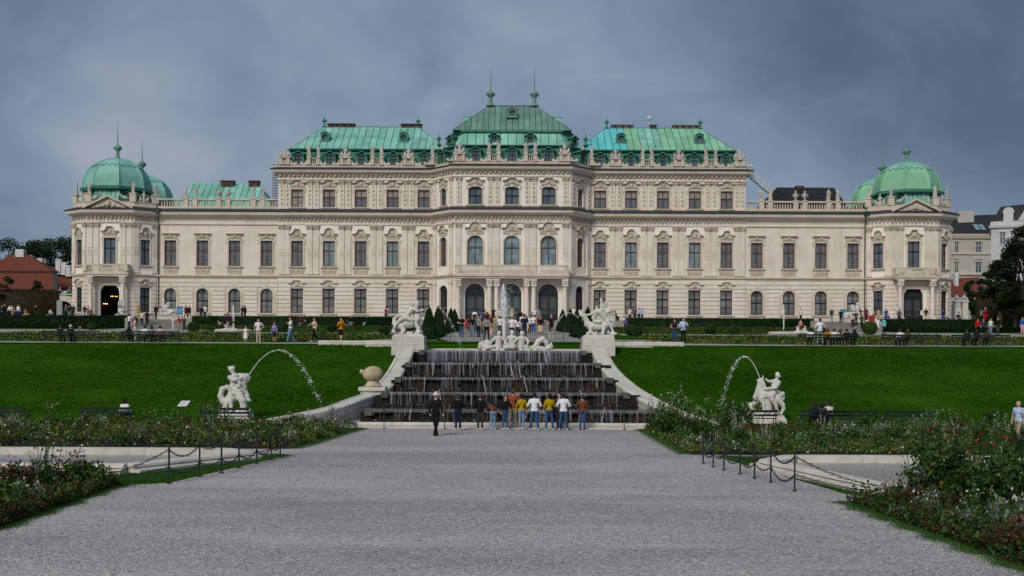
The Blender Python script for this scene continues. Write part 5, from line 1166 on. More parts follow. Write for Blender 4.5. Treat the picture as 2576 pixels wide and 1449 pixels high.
def stand(px, D, lab):
    r = empty('info_stand', at(px, 795, D)); r.location.z = terrace_z(D); tag(r, lab, 'sign')
    b = MB(); b.box(-0.36, 0.36, -0.05, 0.05, 0.6, 1.6); b.build('board', mat('blue_board', (0.02, 0.16, 0.34), 0.4), r); b = MB(); b.box(-0.3, 0.3, -0.058, -0.052, 0.8, 1.4); b.build('picture', mat('pale_blue_print', (0.10, 0.33, 0.50), 0.5), r)
    for s_ in (-1, 1): b = MB(); b.box(s_ * 0.3 - 0.03, s_ * 0.3 + 0.03, -0.04, 0.04, 0, 0.6); b.build('leg', IRON, r)
stand(452, 134, 'blue notice board on legs in front of the left low wing'); stand(2122, 134, 'blue notice board on legs in front of the right low wing')
b = MB(); b.box(-0.3, 0.3, -0.25, 0.25, 0, .85); b.box(-0.33, 0.33, -0.28, 0.28, .85, .93); r = b.build('red_bin', mat('red_paint', (0.34, 0.03, 0.015), 0.5)); r.location = at(2193, 800, 131.5); r.location.z = TERR0; tag(r, 'red box by the right end stairs', 'bin')
b = MB(); b.cbox(-0.35, 0.35, -0.16, 0.16, 0, 2.35, 0.02); r = b.build('grey_stele', mat('grey_concrete', (0.30, 0.31, 0.32), 0.8, var=0.2)); r.location = at(150, 800, 144); r.location.z = terrace_z(144); tag(r, 'tall plain grey slab standing by the hedge at far left', 'stele')
b = MB(); b.box(-0.3, 0.3, -0.02, 0.02, 0.25, 2.1); r = b.build('white_banner', mat('white_cloth', (0.6, 0.61, 0.62), 0.7)); r.location = at(2412, 800, 150); r.location.z = TERR1; tag(r, 'narrow white banner on the gate wall right of the palace', 'banner')
b = MB(); b.box(-0.08, 0.08, -0.03, -0.021, 1.2, 1.6); b.build('print', mat('dark_print', (0.03, 0.03, 0.05), 0.6), r)
# loose stones and a few fallen leaves on the gravel
def pebbles():
    r = np.random.default_rng(77); n = 15000; y = 14 + 34 * r.random(n) ** 1.5; hw = np.minimum(.46 * y, 7.2 + .0 * y) ; x = (r.random(n) * 2 - 1) * np.where(y < 27, np.minimum(.48 * y, 9.4), 7.2)
    s = r.uniform(.008, .02, n) * r.choice([1, 1, 1, 1.6], n); a = r.random(n) * 6.28; V = np.zeros((n, 5, 3))
    for k in range(4): t = a + k * PI / 2; V[:, k, 0] = x + np.cos(t) * s * (1 + .4 * (k % 2)); V[:, k, 1] = y + np.sin(t) * s; V[:, k, 2] = .001
    V[:, 4] = np.stack([x + s * .2, y, s * .7], 1); F = (np.arange(n) * 5)[:, None, None] + np.array([[0, 1, 4], [1, 2, 4], [2, 3, 4], [3, 0, 4]])
    ms = [mat('pebble_pale', (.50, .47, .45), .9), mat('pebble_grey', (.30, .285, .29), .9), mat('pebble_dark', (.12, .115, .12), .9)]; mi = np.repeat(r.choice(3, n, p=[.5, .4, .1]), 4)
    tag(link('gravel_stones', np_mesh('gravel_stones', V.reshape(-1, 3), F.reshape(-1, 3), ms, mi)), 'loose small stones lying on the wide gravel path', 'gravel', kind='stuff')
pebbles()
# ------------------------------------------------------------------ smooth bodies: round cones blended into one skin
def surfnet(F, o, h):
    s = F < 0
    cnt = sum(s[i:F.shape[0] - 1 + i, j:F.shape[1] - 1 + j, k:F.shape[2] - 1 + k].astype(np.int8) for i in (0, 1) for j in (0, 1) for k in (0, 1))
    act = (cnt > 0) & (cnt < 8); idx = -np.ones(act.shape, dtype=np.int64); idx[act] = np.arange(act.sum()); ci = np.argwhere(act)
    P = np.zeros((len(ci), 3)); W = np.zeros(len(ci))
    C = [(i, j, k) for i in (0, 1) for j in (0, 1) for k in (0, 1)]
    for a in C:
        for ax in range(3):
            if a[ax]: continue
            b = list(a); b[ax] = 1; A = ci + np.array(a); B = ci + np.array(b)
            fa = F[A[:, 0], A[:, 1], A[:, 2]]; fb = F[B[:, 0], B[:, 1], B[:, 2]]; m = (fa < 0) != (fb < 0)
            t = fa[m] / (fa[m] - fb[m]); q = np.tile(np.array(a, float), (m.sum(), 1)); q[:, ax] += t; P[m] += q; W[m] += 1
    V = (ci + P / W[:, None]) * h + np.array(o); Q = []
    for ax in range(3):
        d = [0, 0, 0]; d[ax] = 1; u, v = [(1, 2), (2, 0), (0, 1)][ax]
        sl = [slice(1, -1)] * 3; sl[ax] = slice(0, F.shape[ax] - 1); sl2 = list(sl); sl2[ax] = slice(1, F.shape[ax])
        s0, s1 = s[tuple(sl)], s[tuple(sl2)]; e = np.argwhere(s0 != s1)
        if not len(e): continue
        off = np.array([1, 1, 1]); off[ax] = 0; e2 = e + off
        def cell(du, dv): c = e2.copy(); c[:, u] += du; c[:, v] += dv; return idx[c[:, 0], c[:, 1], c[:, 2]]
        q = np.stack([cell(-1, -1), cell(0, -1), cell(0, 0), cell(-1, 0)], 1); flip = ~s0[e[:, 0], e[:, 1], e[:, 2]]; q[flip] = q[flip][:, ::-1]; Q.append(q)
    return V, np.concatenate(Q)
def blob(prims, h=0.05, k=0.05):
    """prims: (a, b, ra, rb[, material]); returns vertices, quads and the material of each quad"""
    A = np.array([p[0] for p in prims], float); B = np.array([p[1] for p in prims], float); ra = np.array([p[2] for p in prims]); rb = np.array([p[3] for p in prims]); mm = np.array([p[4] if len(p) > 4 else 0 for p in prims])
    R = np.maximum(ra, rb)[:, None]; lo = np.minimum(A - R, B - R).min(0) - 2.5 * h - k * .3; hi = np.maximum(A + R, B + R).max(0) + 2.5 * h + k * .3
    n = np.ceil((hi - lo) / h).astype(int) + 1
    ax = [lo[i] + h * np.arange(n[i]) for i in range(3)]
    F = np.full(n, 9.0, dtype=np.float32)
    def sd(P, i):
        ab = B[i] - A[i]; L2 = max(1e-9, ab @ ab); t = np.clip(((P - A[i]) @ ab) / L2, 0, 1); return np.linalg.norm(P - A[i] - t[..., None] * ab, axis=-1) - (ra[i] + (rb[i] - ra[i]) * t)
    for i in range(len(prims)):
        l = np.minimum(A[i], B[i]) - R[i] - 3 * h - k; u = np.maximum(A[i], B[i]) + R[i] + 3 * h + k
        i0 = np.maximum(0, np.floor((l - lo) / h).astype(int)); i1 = np.minimum(n, np.ceil((u - lo) / h).astype(int) + 1)
        g = np.stack(np.meshgrid(*[ax[j][i0[j]:i1[j]] for j in range(3)], indexing='ij'), -1)
        d = sd(g, i); S = (slice(i0[0], i1[0]), slice(i0[1], i1[1]), slice(i0[2], i1[2])); f = F[S]
        hh = np.maximum(k - np.abs(f - d), 0) / k; F[S] = np.minimum(f, d) - hh * hh * k * 0.25
    V, Q = surfnet(F, lo, h); fm = None
    if mm.any():
        c = V[Q].mean(1); best = np.full(len(c), 9e9); fm = np.zeros(len(c), int)
        for i in range(len(prims)): d = sd(c, i); m = d < best; best[m] = d[m]; fm[m] = mm[i]
    return V, Q, fm
def mirx(pr): return [((-a[0], a[1], a[2]), (-b[0], b[1], b[2]), *r) for a, b, *r in pr]
def stone(name, prims, m, h=0.05, k=0.06, rough=0.0):
    V, Q, _ = blob(prims, h, k)
    if rough: V = V + np.sin(V[:, [1, 2, 0]] * 23 + 1.3) * np.sin(V[:, [2, 0, 1]] * 31) * rough
    return np_mesh(name, V, Q, m, smooth=True)
def limb(*pts): return [(pts[i][:3], pts[i + 1][:3], pts[i][3], pts[i + 1][3]) for i in range(len(pts) - 1)]
def figure(h=1.75, arm=(0.25, 0, 1.9), arm2=(-0.22, -0.12, 0.95), lean=0.06, drape=True, helm=True):
    s = h / 1.75; P = []
    P += limb((-0.02, 0, 1.42, .13), (0.0, 0, 1.2, .17), (lean, 0, 0.95, .15)); P += limb((-0.16, 0, 1.40, .08), (0.16, 0, 1.40, .08))
    P += limb((lean * .2, -.02, 1.52, .055), (lean * .2, -.02, 1.6, .06)); P += limb((0.0, -.03, 1.66, .095), (0.0, -.03, 1.7, .085))
    if helm: P += limb((0, -.02, 1.74, .09), (0, 0.02, 1.84, .04)); P += limb((0, .05, 1.78, .04), (0, .1, 1.66, .04))
    P += limb((.18, 0, 1.40, .075), (.30, .0, (1.40 + arm[2]) / 2 - .05, .06), (arm[0] + .15, arm[1], arm[2], .045)); P += limb((-.18, 0, 1.40, .075), (-.30, .02, 1.14, .06), (arm2[0], arm2[1], arm2[2], .045))
    P += limb((lean + .09, 0, .92, .115), (lean + .12, -.05, .5, .085), (lean + .12, 0, .08, .06)); P += limb((lean - .08, 0, .92, .115), (lean - .1, -.02, .5, .085), (lean - .12, 0.04, .08, .06))
    for x in (.12, -.12): P += limb((lean + x, 0, .05, .05), (lean + x, -.12, .04, .045))
    if drape: P += limb((-.1, .06, 1.1, .12), (-.16, .08, .5, .16), (-.2, .06, .1, .15)); P += limb((.18, -.05, .98, .07), (-.12, -.1, .8, .07), (-.22, -.05, .35, .09)); P += limb((.02, .08, .9, .1), (.05, .1, .1, .12))
    P += limb((-.25, 0, 0.0, .07), (.25, 0, 0.0, .07))
    return [(tuple(np.array(a) * s), tuple(np.array(b) * s), ra * s, rb * s) for a, b, ra, rb in P]
SM = {}
SM['figure'] = [stone('statue', figure(), STAT, .045), stone('statue', mirx(figure(arm=(.12, -.2, 1.2), lean=-.05)), STAT, .045), stone('statue', figure(arm=(.3, -.1, 1.05), arm2=(-.1, -.2, 1.3), helm=False), STAT, .045), stone('statue', mirx(figure(arm=(.05, -.1, 1.95), lean=.08)), STAT, .045)]
def trophy(sd):
    r = random.Random(sd); P = limb((0, 0, .05, .3), (0, 0, .75, .22)) + limb((0, -.02, .85, .2), (0, -.02, 1.2, .2)) + limb((0, -.04, 1.42, .11), (0, -.02, 1.52, .12), (0, 0.03, 1.78, .03))
    for sg in (-1, 1):
        P += limb((sg * .2, 0, 1.2, .09), (sg * .42, -.05, .95, .07)); P += limb((sg * .55, -.1, .35, .25), (sg * .6, -.05, .5, .2)); P += limb((sg * .8, 0, .1, .12), (sg * .35, -.1, .2, .15)); P += limb((sg * .15, .1, .2, .05), (sg * .85, .05, r.uniform(1.0, 1.3), .035)); P += limb((sg * .4, .1, .5, .12), (sg * .72, .1, .85, .09))
    P += limb((-.8, 0, .06, .1), (.8, 0, .06, .1)); return P
SM['trophy'] = [stone('trophy', trophy(1), STAT, .05, rough=.012), stone('trophy', trophy(5), STAT, .05, rough=.012)]
SM['recline'] = [stone('reclining_figure', limb((-.75, 0, .05, .06), (-.35, -.05, .3, .1), (.1, 0, .28, .16), (.35, 0, .55, .16), (.42, 0, .72, .06)) + limb((.45, -.02, .88, .1), (.46, -.02, .93, .09)) + limb((-.5, -.1, .02, .06), (0, -.12, .2, .1)) + limb((.4, -.15, .65, .07), (.15, -.25, .4, .05), (.0, -.2, .3, .04)) + limb((.42, .12, .6, .07), (.7, .1, .35, .05)), STAT, .045)]
um = MB(); um.lathe([(.2, 0), (.16, .06), (.09, .2), (.1, .28), (.3, .5), (.34, .75), (.3, .86), (.2, .9), (.24, .98), (.3, 1.02), (.14, 1.08), (.09, 1.2), (.12, 1.28), (.03, 1.42)], 14)
for sg in (-1, 1): um.tube([(sg * .28, 0, .55), (sg * .44, 0, .62), (sg * .46, 0, .82), (sg * .3, 0, .92)], .035, 5)
SM['urn'] = [um.mesh('urn', STAT, True)]
rr_ = random.Random(11)
for i, (kind, p, rz, lab) in enumerate(ROOF_FIG):
    me = SM[kind][i % len(SM[kind])]
    o = link({'figure': 'roof_statue', 'trophy': 'trophy_group', 'recline': 'reclining_statue', 'urn': 'roof_urn'}[kind], me, None, (PX + p[0], PY + p[1], PZ + p[2]), (rz if kind != 'recline' else 0) + (rr_.uniform(-.3, .3) if kind == 'figure' else 0))
    if kind == 'recline' and abs(rz) > 1: o.scale.x = -1
    o.scale = {'trophy': (.85, .85, .88), 'figure': (.88, .88, .92)}.get(kind, tuple(o.scale))
    tag(o, lab, {'figure': 'statue', 'trophy': 'trophy', 'recline': 'statue', 'urn': 'urn'}[kind], {'figure': 'statues along the palace roof line', 'trophy': 'trophy groups on the palace parapet', 'recline': 'reclining figures on the pediments', 'urn': 'urns on the low wing balustrades'}[kind])

# ---------------- sphinxes on the terrace
def sphinx():
    P = limb((-.75, 0, .3, .32), (-.2, 0, .38, .3), (.35, 0, .55, .28), (.5, 0, .95, .22), (.5, 0, 1.2, .17)) + limb((.52, 0, 1.3, .1), (.54, 0, 1.4, .09)) + limb((.57, 0, 1.56, .15), (.57, 0, 1.64, .14)) + limb((.5, 0, 1.72, .1), (.44, 0, 1.62, .12), (.4, 0, 1.4, .08))
    P += limb((.56, 0, 1.78, .08), (.56, 0, 1.86, .05)) + limb((-.95, 0, .2, .12), (-1.1, .1, .35, .07), (-.95, .2, .55, .05))
    for s in (-1, 1):
        P += limb((.5, s * .17, .85, .12), (.68, s * .18, .45, .1), (.75, s * .18, .08, .08), (.95, s * .18, .06, .09)); P += limb((-.55, s * .25, .35, .24), (-.25, s * .34, .14, .12), (.05, s * .34, .08, .1)); P += limb((.6, s * .1, 1.02, .1), (.66, s * .1, .98, .08))
        P += limb((.3, s * .2, .95, .12), (.05, s * .3, 1.25, .1), (-.12, s * .32, 1.55, .06)) + limb((.2, s * .24, .85, .1), (-.15, s * .3, 1.2, .08), (-.3, s * .3, 1.45, .05)) + limb((.1, s * .24, .8, .1), (-.3, s * .28, 1.05, .06)); P += limb((.4, 0, .6, .25), (.2, s * .1, .9, .16))
    return P + limb((-.9, 0, .05, .2), (.7, 0, .05, .2))
SPH = stone('sphinx', sphinx(), MARBLE, .045, .07)
def sphinx_at(px, D, rz, lab, z=None):
    p = at(px, 800, D); zz = terrace_z(D) if z is None else z
    b = MB(); b.box(-1.15, 1.15, -.5, .5, -1.4, .5); b.box(-1.22, 1.22, -.57, .57, .5, .62); o = b.build('sphinx_plinth', KERB, None, (p.x, D, zz), rz); tag(o, 'stone plinth under the ' + lab.replace('white stone ', ''), 'plinth', 'plinths of the sphinxes')
    tag(link('sphinx', SPH, None, (p.x, D, zz + .62), rz), lab, 'sphinx', 'winged sphinx statues on the terrace')
sphinx_at(305, 131.5, PI / 2 + .5, 'white stone sphinx beside the left pavilion door'); sphinx_at(422, 131.2, PI + .25, 'white stone sphinx facing left by the left end stairs')
sphinx_at(2146, 131.2, -.1, 'white stone sphinx facing right by the right end stairs'); sphinx_at(2258, 131.5, -PI / 2 - .4, 'white stone sphinx beside the right pavilion door'); sphinx_at(1523, 131.2, PI, 'white stone sphinx facing left behind the right fountain group', TERR0 + .4)

# ---------------- fountain groups at the head of the cascade
def rocks(x0, x1, n, sd, zr=.16, y=.5):
    r = random.Random(sd); P = []
    for i in range(n): x = x0 + (x1 - x0) * (i + .5) / n; P += limb((x, r.uniform(-y, y), .02, r.uniform(.12, .2)), (x + r.uniform(-.15, .15), r.uniform(-y, y), r.uniform(.08, .2), r.uniform(.1, zr)))
    return P
L1 = limb((-.7, 0, .62, .3), (-.2, 0, .72, .32), (.35, 0, .78, .3), (.62, 0, 1.05, .25), (.72, 0, 1.4, .17), (.86, 0, 1.62, .13), (1.02, -.04, 1.72, .07))      # sea beast
L1 += limb((.82, 0, 1.5, .12), (1.0, 0, 1.4, .07)) + limb((-.8, 0, .6, .26), (-1.0, .1, .75, .18), (-1.02, .15, 1.05, .13), (-.8, .1, 1.25, .1), (-.55, .05, 1.28, .07))
L1 += limb((.5, -.2, .7, .17), (.72, -.28, .42, .12), (.62, -.3, .12, .1)) + limb((.5, .2, .7, .17), (.78, .28, .4, .12), (.8, .3, .1, .1)) + limb((-.5, -.25, .55, .22), (-.3, -.35, .25, .13), (-.42, -.35, .06, .1))
M1 = limb((-.2, -.12, 1.2, .19), (.0, -.12, 1.45, .2), (.2, -.12, 1.72, .21)) + limb((.22, -.12, 1.85, .09), (.26, -.14, 1.92, .08)) + limb((.28, -.16, 2.05, .13), (.28, -.16, 2.11, .12)) + limb((.2, -.1, 2.1, .1), (.14, -.08, 1.98, .07))
M1 += limb((.35, -.25, 1.78, .1), (.62, -.3, 1.6, .08), (.82, -.18, 1.62, .07)) + limb((.2, .1, 1.7, .1), (.4, .2, 1.35, .08), (.62, .15, 1.28, .06)) + limb((-.25, -.25, 1.15, .17), (-.6, -.36, .95, .13), (-.95, -.42, .5, .09), (-1.05, -.44, .18, .07), (-.95, -.5, .1, .06)) + limb((-.1, -.3, 1.12, .17), (.25, -.42, .98, .12), (.3, -.42, .7, .09))
M1 += limb((.6, .1, 2.05, .13), (.6, .1, 2.15, .12)) + limb((.55, .1, 1.9, .1), (.5, .12, 1.6, .16), (.45, .12, 1.3, .15)) + limb((.58, .1, 2.24, .09), (.7, .08, 2.3, .06))
left_group = L1 + M1 + rocks(-1.0, .95, 9, 2)
Rg = limb((-.75, 0, .75, .26), (-.45, 0, .6, .3), (.1, 0, .62, .27), (.5, 0, .72, .27), (.62, 0, .95, .2)) + limb((-.8, 0, .9, .2), (-.95, -.02, 1.25, .17), (-1.2, -.04, 1.42, .15), (-1.32, -.05, 1.68, .1)) + limb((-1.05, -.02, 1.35, .15), (-.75, -.05, 1.4, .08)) + limb((-1.2, .02, 1.45, .16), (-1.1, 0.05, 1.7, .09))
Rg += limb((-.55, -.2, .5, .15), (-.6, -.24, .2, .11), (-.7, -.26, .08, .1)) + limb((.4, -.2, .6, .16), (.3, -.26, .25, .11), (.3, -.28, .08, .09)) + limb((.55, .2, .6, .16), (.72, .25, .25, .1), (.85, .25, .07, .09))
Rg += limb((-.35, -.1, 1.2, .16), (-.15, -.1, 1.62, .19), (.1, -.1, 1.62, .22), (.38, -.1, 1.32, .21), (.58, -.1, 1.05, .18)) + limb((-.12, .05, 1.9, .1), (-.12, .05, 1.96, .1)) + limb((-.3, -.15, 1.6, .1), (-.55, -.22, 1.45, .08), (-.85, -.15, 1.38, .06)) + limb((.6, -.2, 1.0, .15), (.85, -.28, .62, .11), (1.0, -.3, .2, .07), (1.25, -.38, .08, .06)) + limb((.6, .1, 1.05, .15), (1.02, .15, 1.02, .11), (1.0, .15, .55, .08), (.95, .15, .15, .06)) + limb((-.3, -.25, .95, .13), (.05, -.3, .9, .12))
right_group = Rg + rocks(-.85, 1.1, 9, 4)
zc = EYE + 1.62
tag(link('fountain_statue', stone('fountain_statue', left_group, MARBLE, .035, .045, .008), None, (-7.25, 75.2, zc)), 'white statue of a man riding a rearing sea beast on the left pedestal', 'statue')
tag(link('fountain_statue', stone('fountain_statue', right_group, MARBLE, .035, .045, .008), None, (6.05, 75.2, zc)), 'white statue of a bent man wrestling a sea beast on the right pedestal', 'statue')
# tritons in the top basin
def triton(sd=0, tail=1):
    P = limb((0, 0, .3, .26), (.02, 0, .6, .22), (.04, -.02, .9, .24)) + limb((.04, -.05, 1.05, .09), (.05, -.07, 1.12, .08)) + limb((.06, -.1, 1.24, .14), (.06, -.08, 1.3, .13)) + limb((.02, 0, 1.36, .1), (-.02, .05, 1.2, .1))
    P += limb((.28, -.05, .95, .1), (.5, -.2, .72, .08), (.42, -.35, .5, .07)) + limb((-.22, -.05, .95, .1), (-.45, -.15, .7, .08), (-.6, -.2, .42, .07))
    P += limb((0, .05, .3, .27), (tail * .5, .1, .2, .22), (tail * .95, .1, .22, .16)); return P
TR1 = [((a[0] - .75, a[1], a[2]), (b[0] - .75, b[1], b[2]), *r) for a, b, *r in triton(0, -1)]; TR2 = [((a[0] + .85, a[1], a[2]), (b[0] + .85, b[1], b[2]), *r) for a, b, *r in triton(1, 1)]
TR3 = [((a[0] * .95 + .15, a[1] + .35, a[2] * 1.05), (b[0] * .95 + .15, b[1] + .35, b[2] * 1.05), *r) for a, b, *r in triton(2, 1)]
shell = limb((-1.7, 0, .3, .3), (-1.95, 0, .45, .22), (-2.05, 0, .25, .15)) + limb((-1.75, 0, .6, .17), (-1.45, -.1, .55, .12)) + limb((-1.5, -.2, .25, .16), (-1.1, -.2, .3, .14)) + limb((-1.55, .1, .7, .14), (-1.4, .1, .5, .12)) + limb((-1.3, -.1, .8, .05), (-1.7, -.2, .12, .08))
tailp = limb((1.75, .1, .25, .18), (2.05, .1, .7, .2), (2.35, .1, .9, .18), (2.62, .1, .6, .15), (2.7, .1, .25, .13)) + limb((1.5, 0, .25, .16), (1.9, 0, .2, .2), (2.4, 0, .15, .22)) + limb((1.95, -.1, .25, .12), (1.8, -.15, .45, .05)) + limb((2.75, 0, .2, .1), (2.95, 0, .5, .1), (2.9, 0, .62, .04)) + limb((2.75, 0, .2, .1), (3.05, 0, .35, .06))
base = rocks(-1.9, 2.6, 14, 8, .14, .3) + limb((-.25, -.2, .3, .2), (.3, -.2, .3, .2)) + limb((-.25, -.25, .62, .09), (-.1, -.3, .45, .09))
for nm, pr, lb in (('triton_statue', TR1, 'white triton figure with a bowed head, left in the top fountain'), ('triton_statue', TR3, 'white central figure at the root of the water jet'), ('triton_statue', TR2, 'white figure leaning on its arm, right in the top fountain'),
                   ('sea_monster_statue', shell, 'white curled shell shape at the left end of the top fountain group'), ('sea_monster_statue', tailp, 'white looped fish tail at the right end of the top fountain group'), ('fountain_rock', base, 'white carved rocks under the figures of the top fountain')):
    tag(link(nm, stone(nm, pr, MARBLE, .035, .04, .007), None, (-.2, 75.2, 3.74)), lb, 'statue')
# ---------------- horse riders on the lawns
def horse(): 
    P = limb((-.55, 0, 1.15, .32), (0, 0, 1.2, .3), (.5, 0, 1.25, .34), (.72, 0, 1.6, .24), (.85, 0, 2.0, .17)) + limb((.86, 0, 2.1, .17), (1.02, 0, 1.98, .14), (1.2, 0, 1.9, .09)) + limb((.8, .08, 2.22, .05), (.8, .1, 2.34, .03)) + limb((.8, -.08, 2.22, .05), (.8, -.1, 2.34, .03))
    P += limb((.6, 0, 1.9, .12), (.55, 0, 1.6, .12))
    return P
left_lawn = limb((-.35, 0, .75, .27), (-.1, 0, .95, .26), (.15, 0, 1.25, .33), (.3, 0, 1.65, .3), (.38, 0, 1.95, .24)) + limb((.4, 0, 2.05, .2), (.62, 0, 2.12, .17), (.74, 0, 2.05, .11)) + limb((.62, 0, 2.0, .13), (.72, 0, 1.88, .08))
left_lawn += limb((-.4, 0, .7, .26), (-.72, .05, .62, .2), (-.9, .05, .95, .17), (-.82, .05, 1.38, .14), (-.5, .05, 1.5, .12), (-.32, .03, 1.28, .1), (-.45, 0, 1.0, .07), (-.55, -.05, .92, .05)) + limb((-.45, -.2, .6, .2), (-.55, -.28, .3, .14), (-.75, -.3, .2, .1)) + limb((-.25, -.22, .7, .15), (-.2, -.28, .35, .1), (-.22, -.3, .12, .08)) + limb((.3, -.2, 1.0, .2), (.45, -.25, .72, .2), (.5, -.2, .4, .19), (.52, -.15, .12, .2)) + limb((.15, -.3, 1.0, .08), (.2, -.32, .84, .11), (.21, -.32, .72, .03)) + limb((.55, 0, 1.3, .12), (.66, -.05, 1.0, .13), (.75, -.1, .75, .1), (.85, -.1, .72, .07))
left_lawn += limb((-.05, -.05, 1.7, .25), (-.12, -.05, 1.95, .24), (-.05, -.05, 2.12, .2)) + limb((-.15, -.05, 2.3, .1), (-.2, -.05, 2.4, .14)) + limb((-.26, -.05, 2.52, .16), (-.2, -.05, 2.56, .15)) + limb((-.3, -.22, 2.05, .14), (-.02, -.36, 1.9, .12), (.35, -.28, 2.0, .1)) + limb((-.05, .1, 2.15, .13), (.25, .15, 2.2, .1), (.45, .12, 2.2, .08)) + limb((.25, -.3, 1.82, .1), (.34, -.32, 1.66, .08)) + limb((.1, -.3, 1.55, .05), (.2, -.34, 1.5, .05), (.35, -.3, 1.58, .05)) + limb((-.2, -.12, 1.55, .16), (.0, -.2, 1.3, .14))
for a in range(7): left_lawn += limb((-.26 + .17 * math.cos(a * .9), -.05 + .1 * math.sin(a * 1.7), 2.6 + .09 * math.sin(a * .9), .05), (-.26 + .2 * math.cos(a * .9), -.05, 2.62 + .11 * math.sin(a * .9), .035))
for a in range(6): left_lawn += limb((.5 + .05 * (a % 2), -.18, 1.95 - a * .15, .06), (.6 + .04 * (a % 2), -.1, 1.9 - a * .15, .05))
right_lawn = limb((.5, 0, 1.02, .3), (.1, 0, 1.12, .32), (-.35, 0, 1.25, .33), (-.45, 0, 1.6, .22), (-.42, 0, 1.95, .17)) + limb((-.4, 0, 2.05, .17), (-.3, -.12, 1.85, .14), (-.22, -.18, 1.68, .1)) + limb((-.3, -.02, 2.15, .06), (-.26, -.03, 2.36, .03)) + limb((-.55, -.02, 2.0, .05), (-.62, -.02, 2.12, .03)) + limb((-.6, 0, 1.5, .12), (-.68, 0, 1.2, .12), (-.78, -.05, 1.05, .1), (-.7, -.05, .95, .08))
right_lawn += limb((-.4, -.2, 1.0, .2), (-.28, -.26, .68, .12), (-.26, -.26, .3, .085), (-.32, -.28, .1, .1), (-.45, -.3, .05, .08)) + limb((-.45, .2, 1.0, .2), (-.8, .2, .62, .12), (-.95, .15, .6, .14), (-.8, .15, .12, .1)) + limb((.55, -.15, .95, .26), (.85, -.2, .65, .14), (.92, -.2, .4, .1), (.75, -.2, .1, .09)) + limb((.7, 0, 1.1, .15), (.92, 0, 1.3, .1), (.95, 0, 1.0, .08), (.85, -.02, .9, .06)) + limb((.05, 0, .9, .22), (.05, 0, .1, .25)) + limb((-.05, -.1, .85, .18), (.0, -.12, .1, .2))
right_lawn += limb((.3, -.12, 1.4, .2), (.4, -.1, 1.7, .2), (.48, -.1, 1.98, .2)) + limb((.52, -.1, 2.15, .08), (.55, -.12, 2.22, .08)) + limb((.58, -.14, 2.36, .15), (.57, -.12, 2.43, .14)) + limb((.68, -.2, 2.32, .05), (.71, -.22, 2.28, .04)) + limb((.62, -.28, 1.95, .12), (.4, -.4, 1.65, .1), (-.05, -.32, 1.58, .08), (-.2, -.25, 1.58, .08)) + limb((.4, .05, 2.02, .11), (.1, .05, 2.0, .08), (-.1, .0, 2.12, .07)) + limb((.3, -.2, 1.3, .18), (.15, -.35, 1.15, .16), (.2, -.38, .95, .13), (.42, -.36, .6, .1), (.5, -.38, .2, .08), (.42, -.45, .08, .07)) + limb((.6, -.1, 1.42, .12), (.2, -.25, 1.5, .1), (.0, -.2, 1.35, .08)) + limb((.75, -.05, 1.3, .12), (.85, -.1, 1.2, .1))
for a in range(6): left_lawn += limb((-.2 + a * .1, -.3, 1.15 + .05 * math.sin(a * 2), .05), (-.14 + a * .1, -.3, 1.08, .04)); right_lawn += limb((-.3 + a * .12, -.3, 1.2 + .05 * math.sin(a * 2), .06), (-.26 + a * .12, -.32, 1.1, .05))
for x, D, pr, lb, sc in ((lx(594, 53.4), 53.4, left_lawn + rocks(-.75, .7, 7, 6, .18, .3), 'white statue of a rider on a curly tailed sea horse, left lawn', .86), (lx(1931, 53.4), 53.4, right_lawn + rocks(-.85, .75, 8, 7, .18, .3), 'white statue of a bald man on a horse, right lawn', .84)):
    z = lawn_z(x, D); side = 'left' if x < 0 else 'right'
    r = random.Random(2); b = MB()
    b.sweep([(0, -.3), (.12, -.3), (.1, .12), (0, .3), (-.1, .36)], [(-.72, .5), (-.72, -.5), (.72, -.5), (.72, .5)]); b.box(-.72, .72, -.5, .5, -.3, .355)
    o = b.build('statue_plinth', KERB, None, (x, D, z), 0); tag(o, 'rough stone plinth of the rider statue on the %s lawn' % side, 'plinth')
    o = tag(link('rider_statue', stone('rider_statue', pr, MARBLE, .03, .04, rough=.012), None, (x, D, z + .34)), lb, 'statue'); o.scale = (sc, sc, sc)
# ---------------- jets of water
def jet_arc(p0, p1, peak, lab, r0=.018, r1=.05, n=70, sd=1, group=None):
    """tight stream that breaks into drops along its fall"""
    r = random.Random(sd); p0, p1 = Vector(p0), Vector(p1); b = MB(); H = peak
    a = p0.z; c = p1.z; u = math.sqrt(H - a) / (math.sqrt(H - a) + math.sqrt(H - c))
    def f(t):
        q = p0.lerp(p1, t); k = (t - u) / (u if t < u else 1 - u); base_ = a if t < u else c; q.z = H - (H - base_) * k * k; return q
    m = int(n * .42); b.tube([f(i / n) for i in range(m)], [r0 * .8 * (1 - .6 * i / m) * r.uniform(.8, 1.25) for i in range(m)], 5)
    for i in range(int(n * 5)):
        t = .22 + .78 * r.random() ** .9; t += .012 * math.sin(t * 70); s_ = (t - .18); q = f(min(t, 1)) + Vector((r.gauss(0, .10 * s_), r.gauss(0, .08 * s_), r.gauss(0, .10 * s_))); rad = r.uniform(.2, .75) * r1 * (.5 + .3 * s_)
        b.lathe([(.15 * rad, -rad), (rad * .9, -.2 * rad), (rad * .8, .5 * rad), (.1 * rad, 1.3 * rad)], 5, q, r.random() * 3)
    return tag(b.build('water_jet', SPRAY), lab, 'water jet', group)
def lawn_pt(px, py, D): p = at(px, py, D); return (p.x, D, p.z)
jet_arc(lawn_pt(627, 943, 53.3), (lx(808, 54.4), 54.4, at(808, 1019, 54.4).z), at(712, 881, 53.9).z, 'arching water jet from the left lawn statue falling to the right', r0=.022, r1=.05, sd=2)
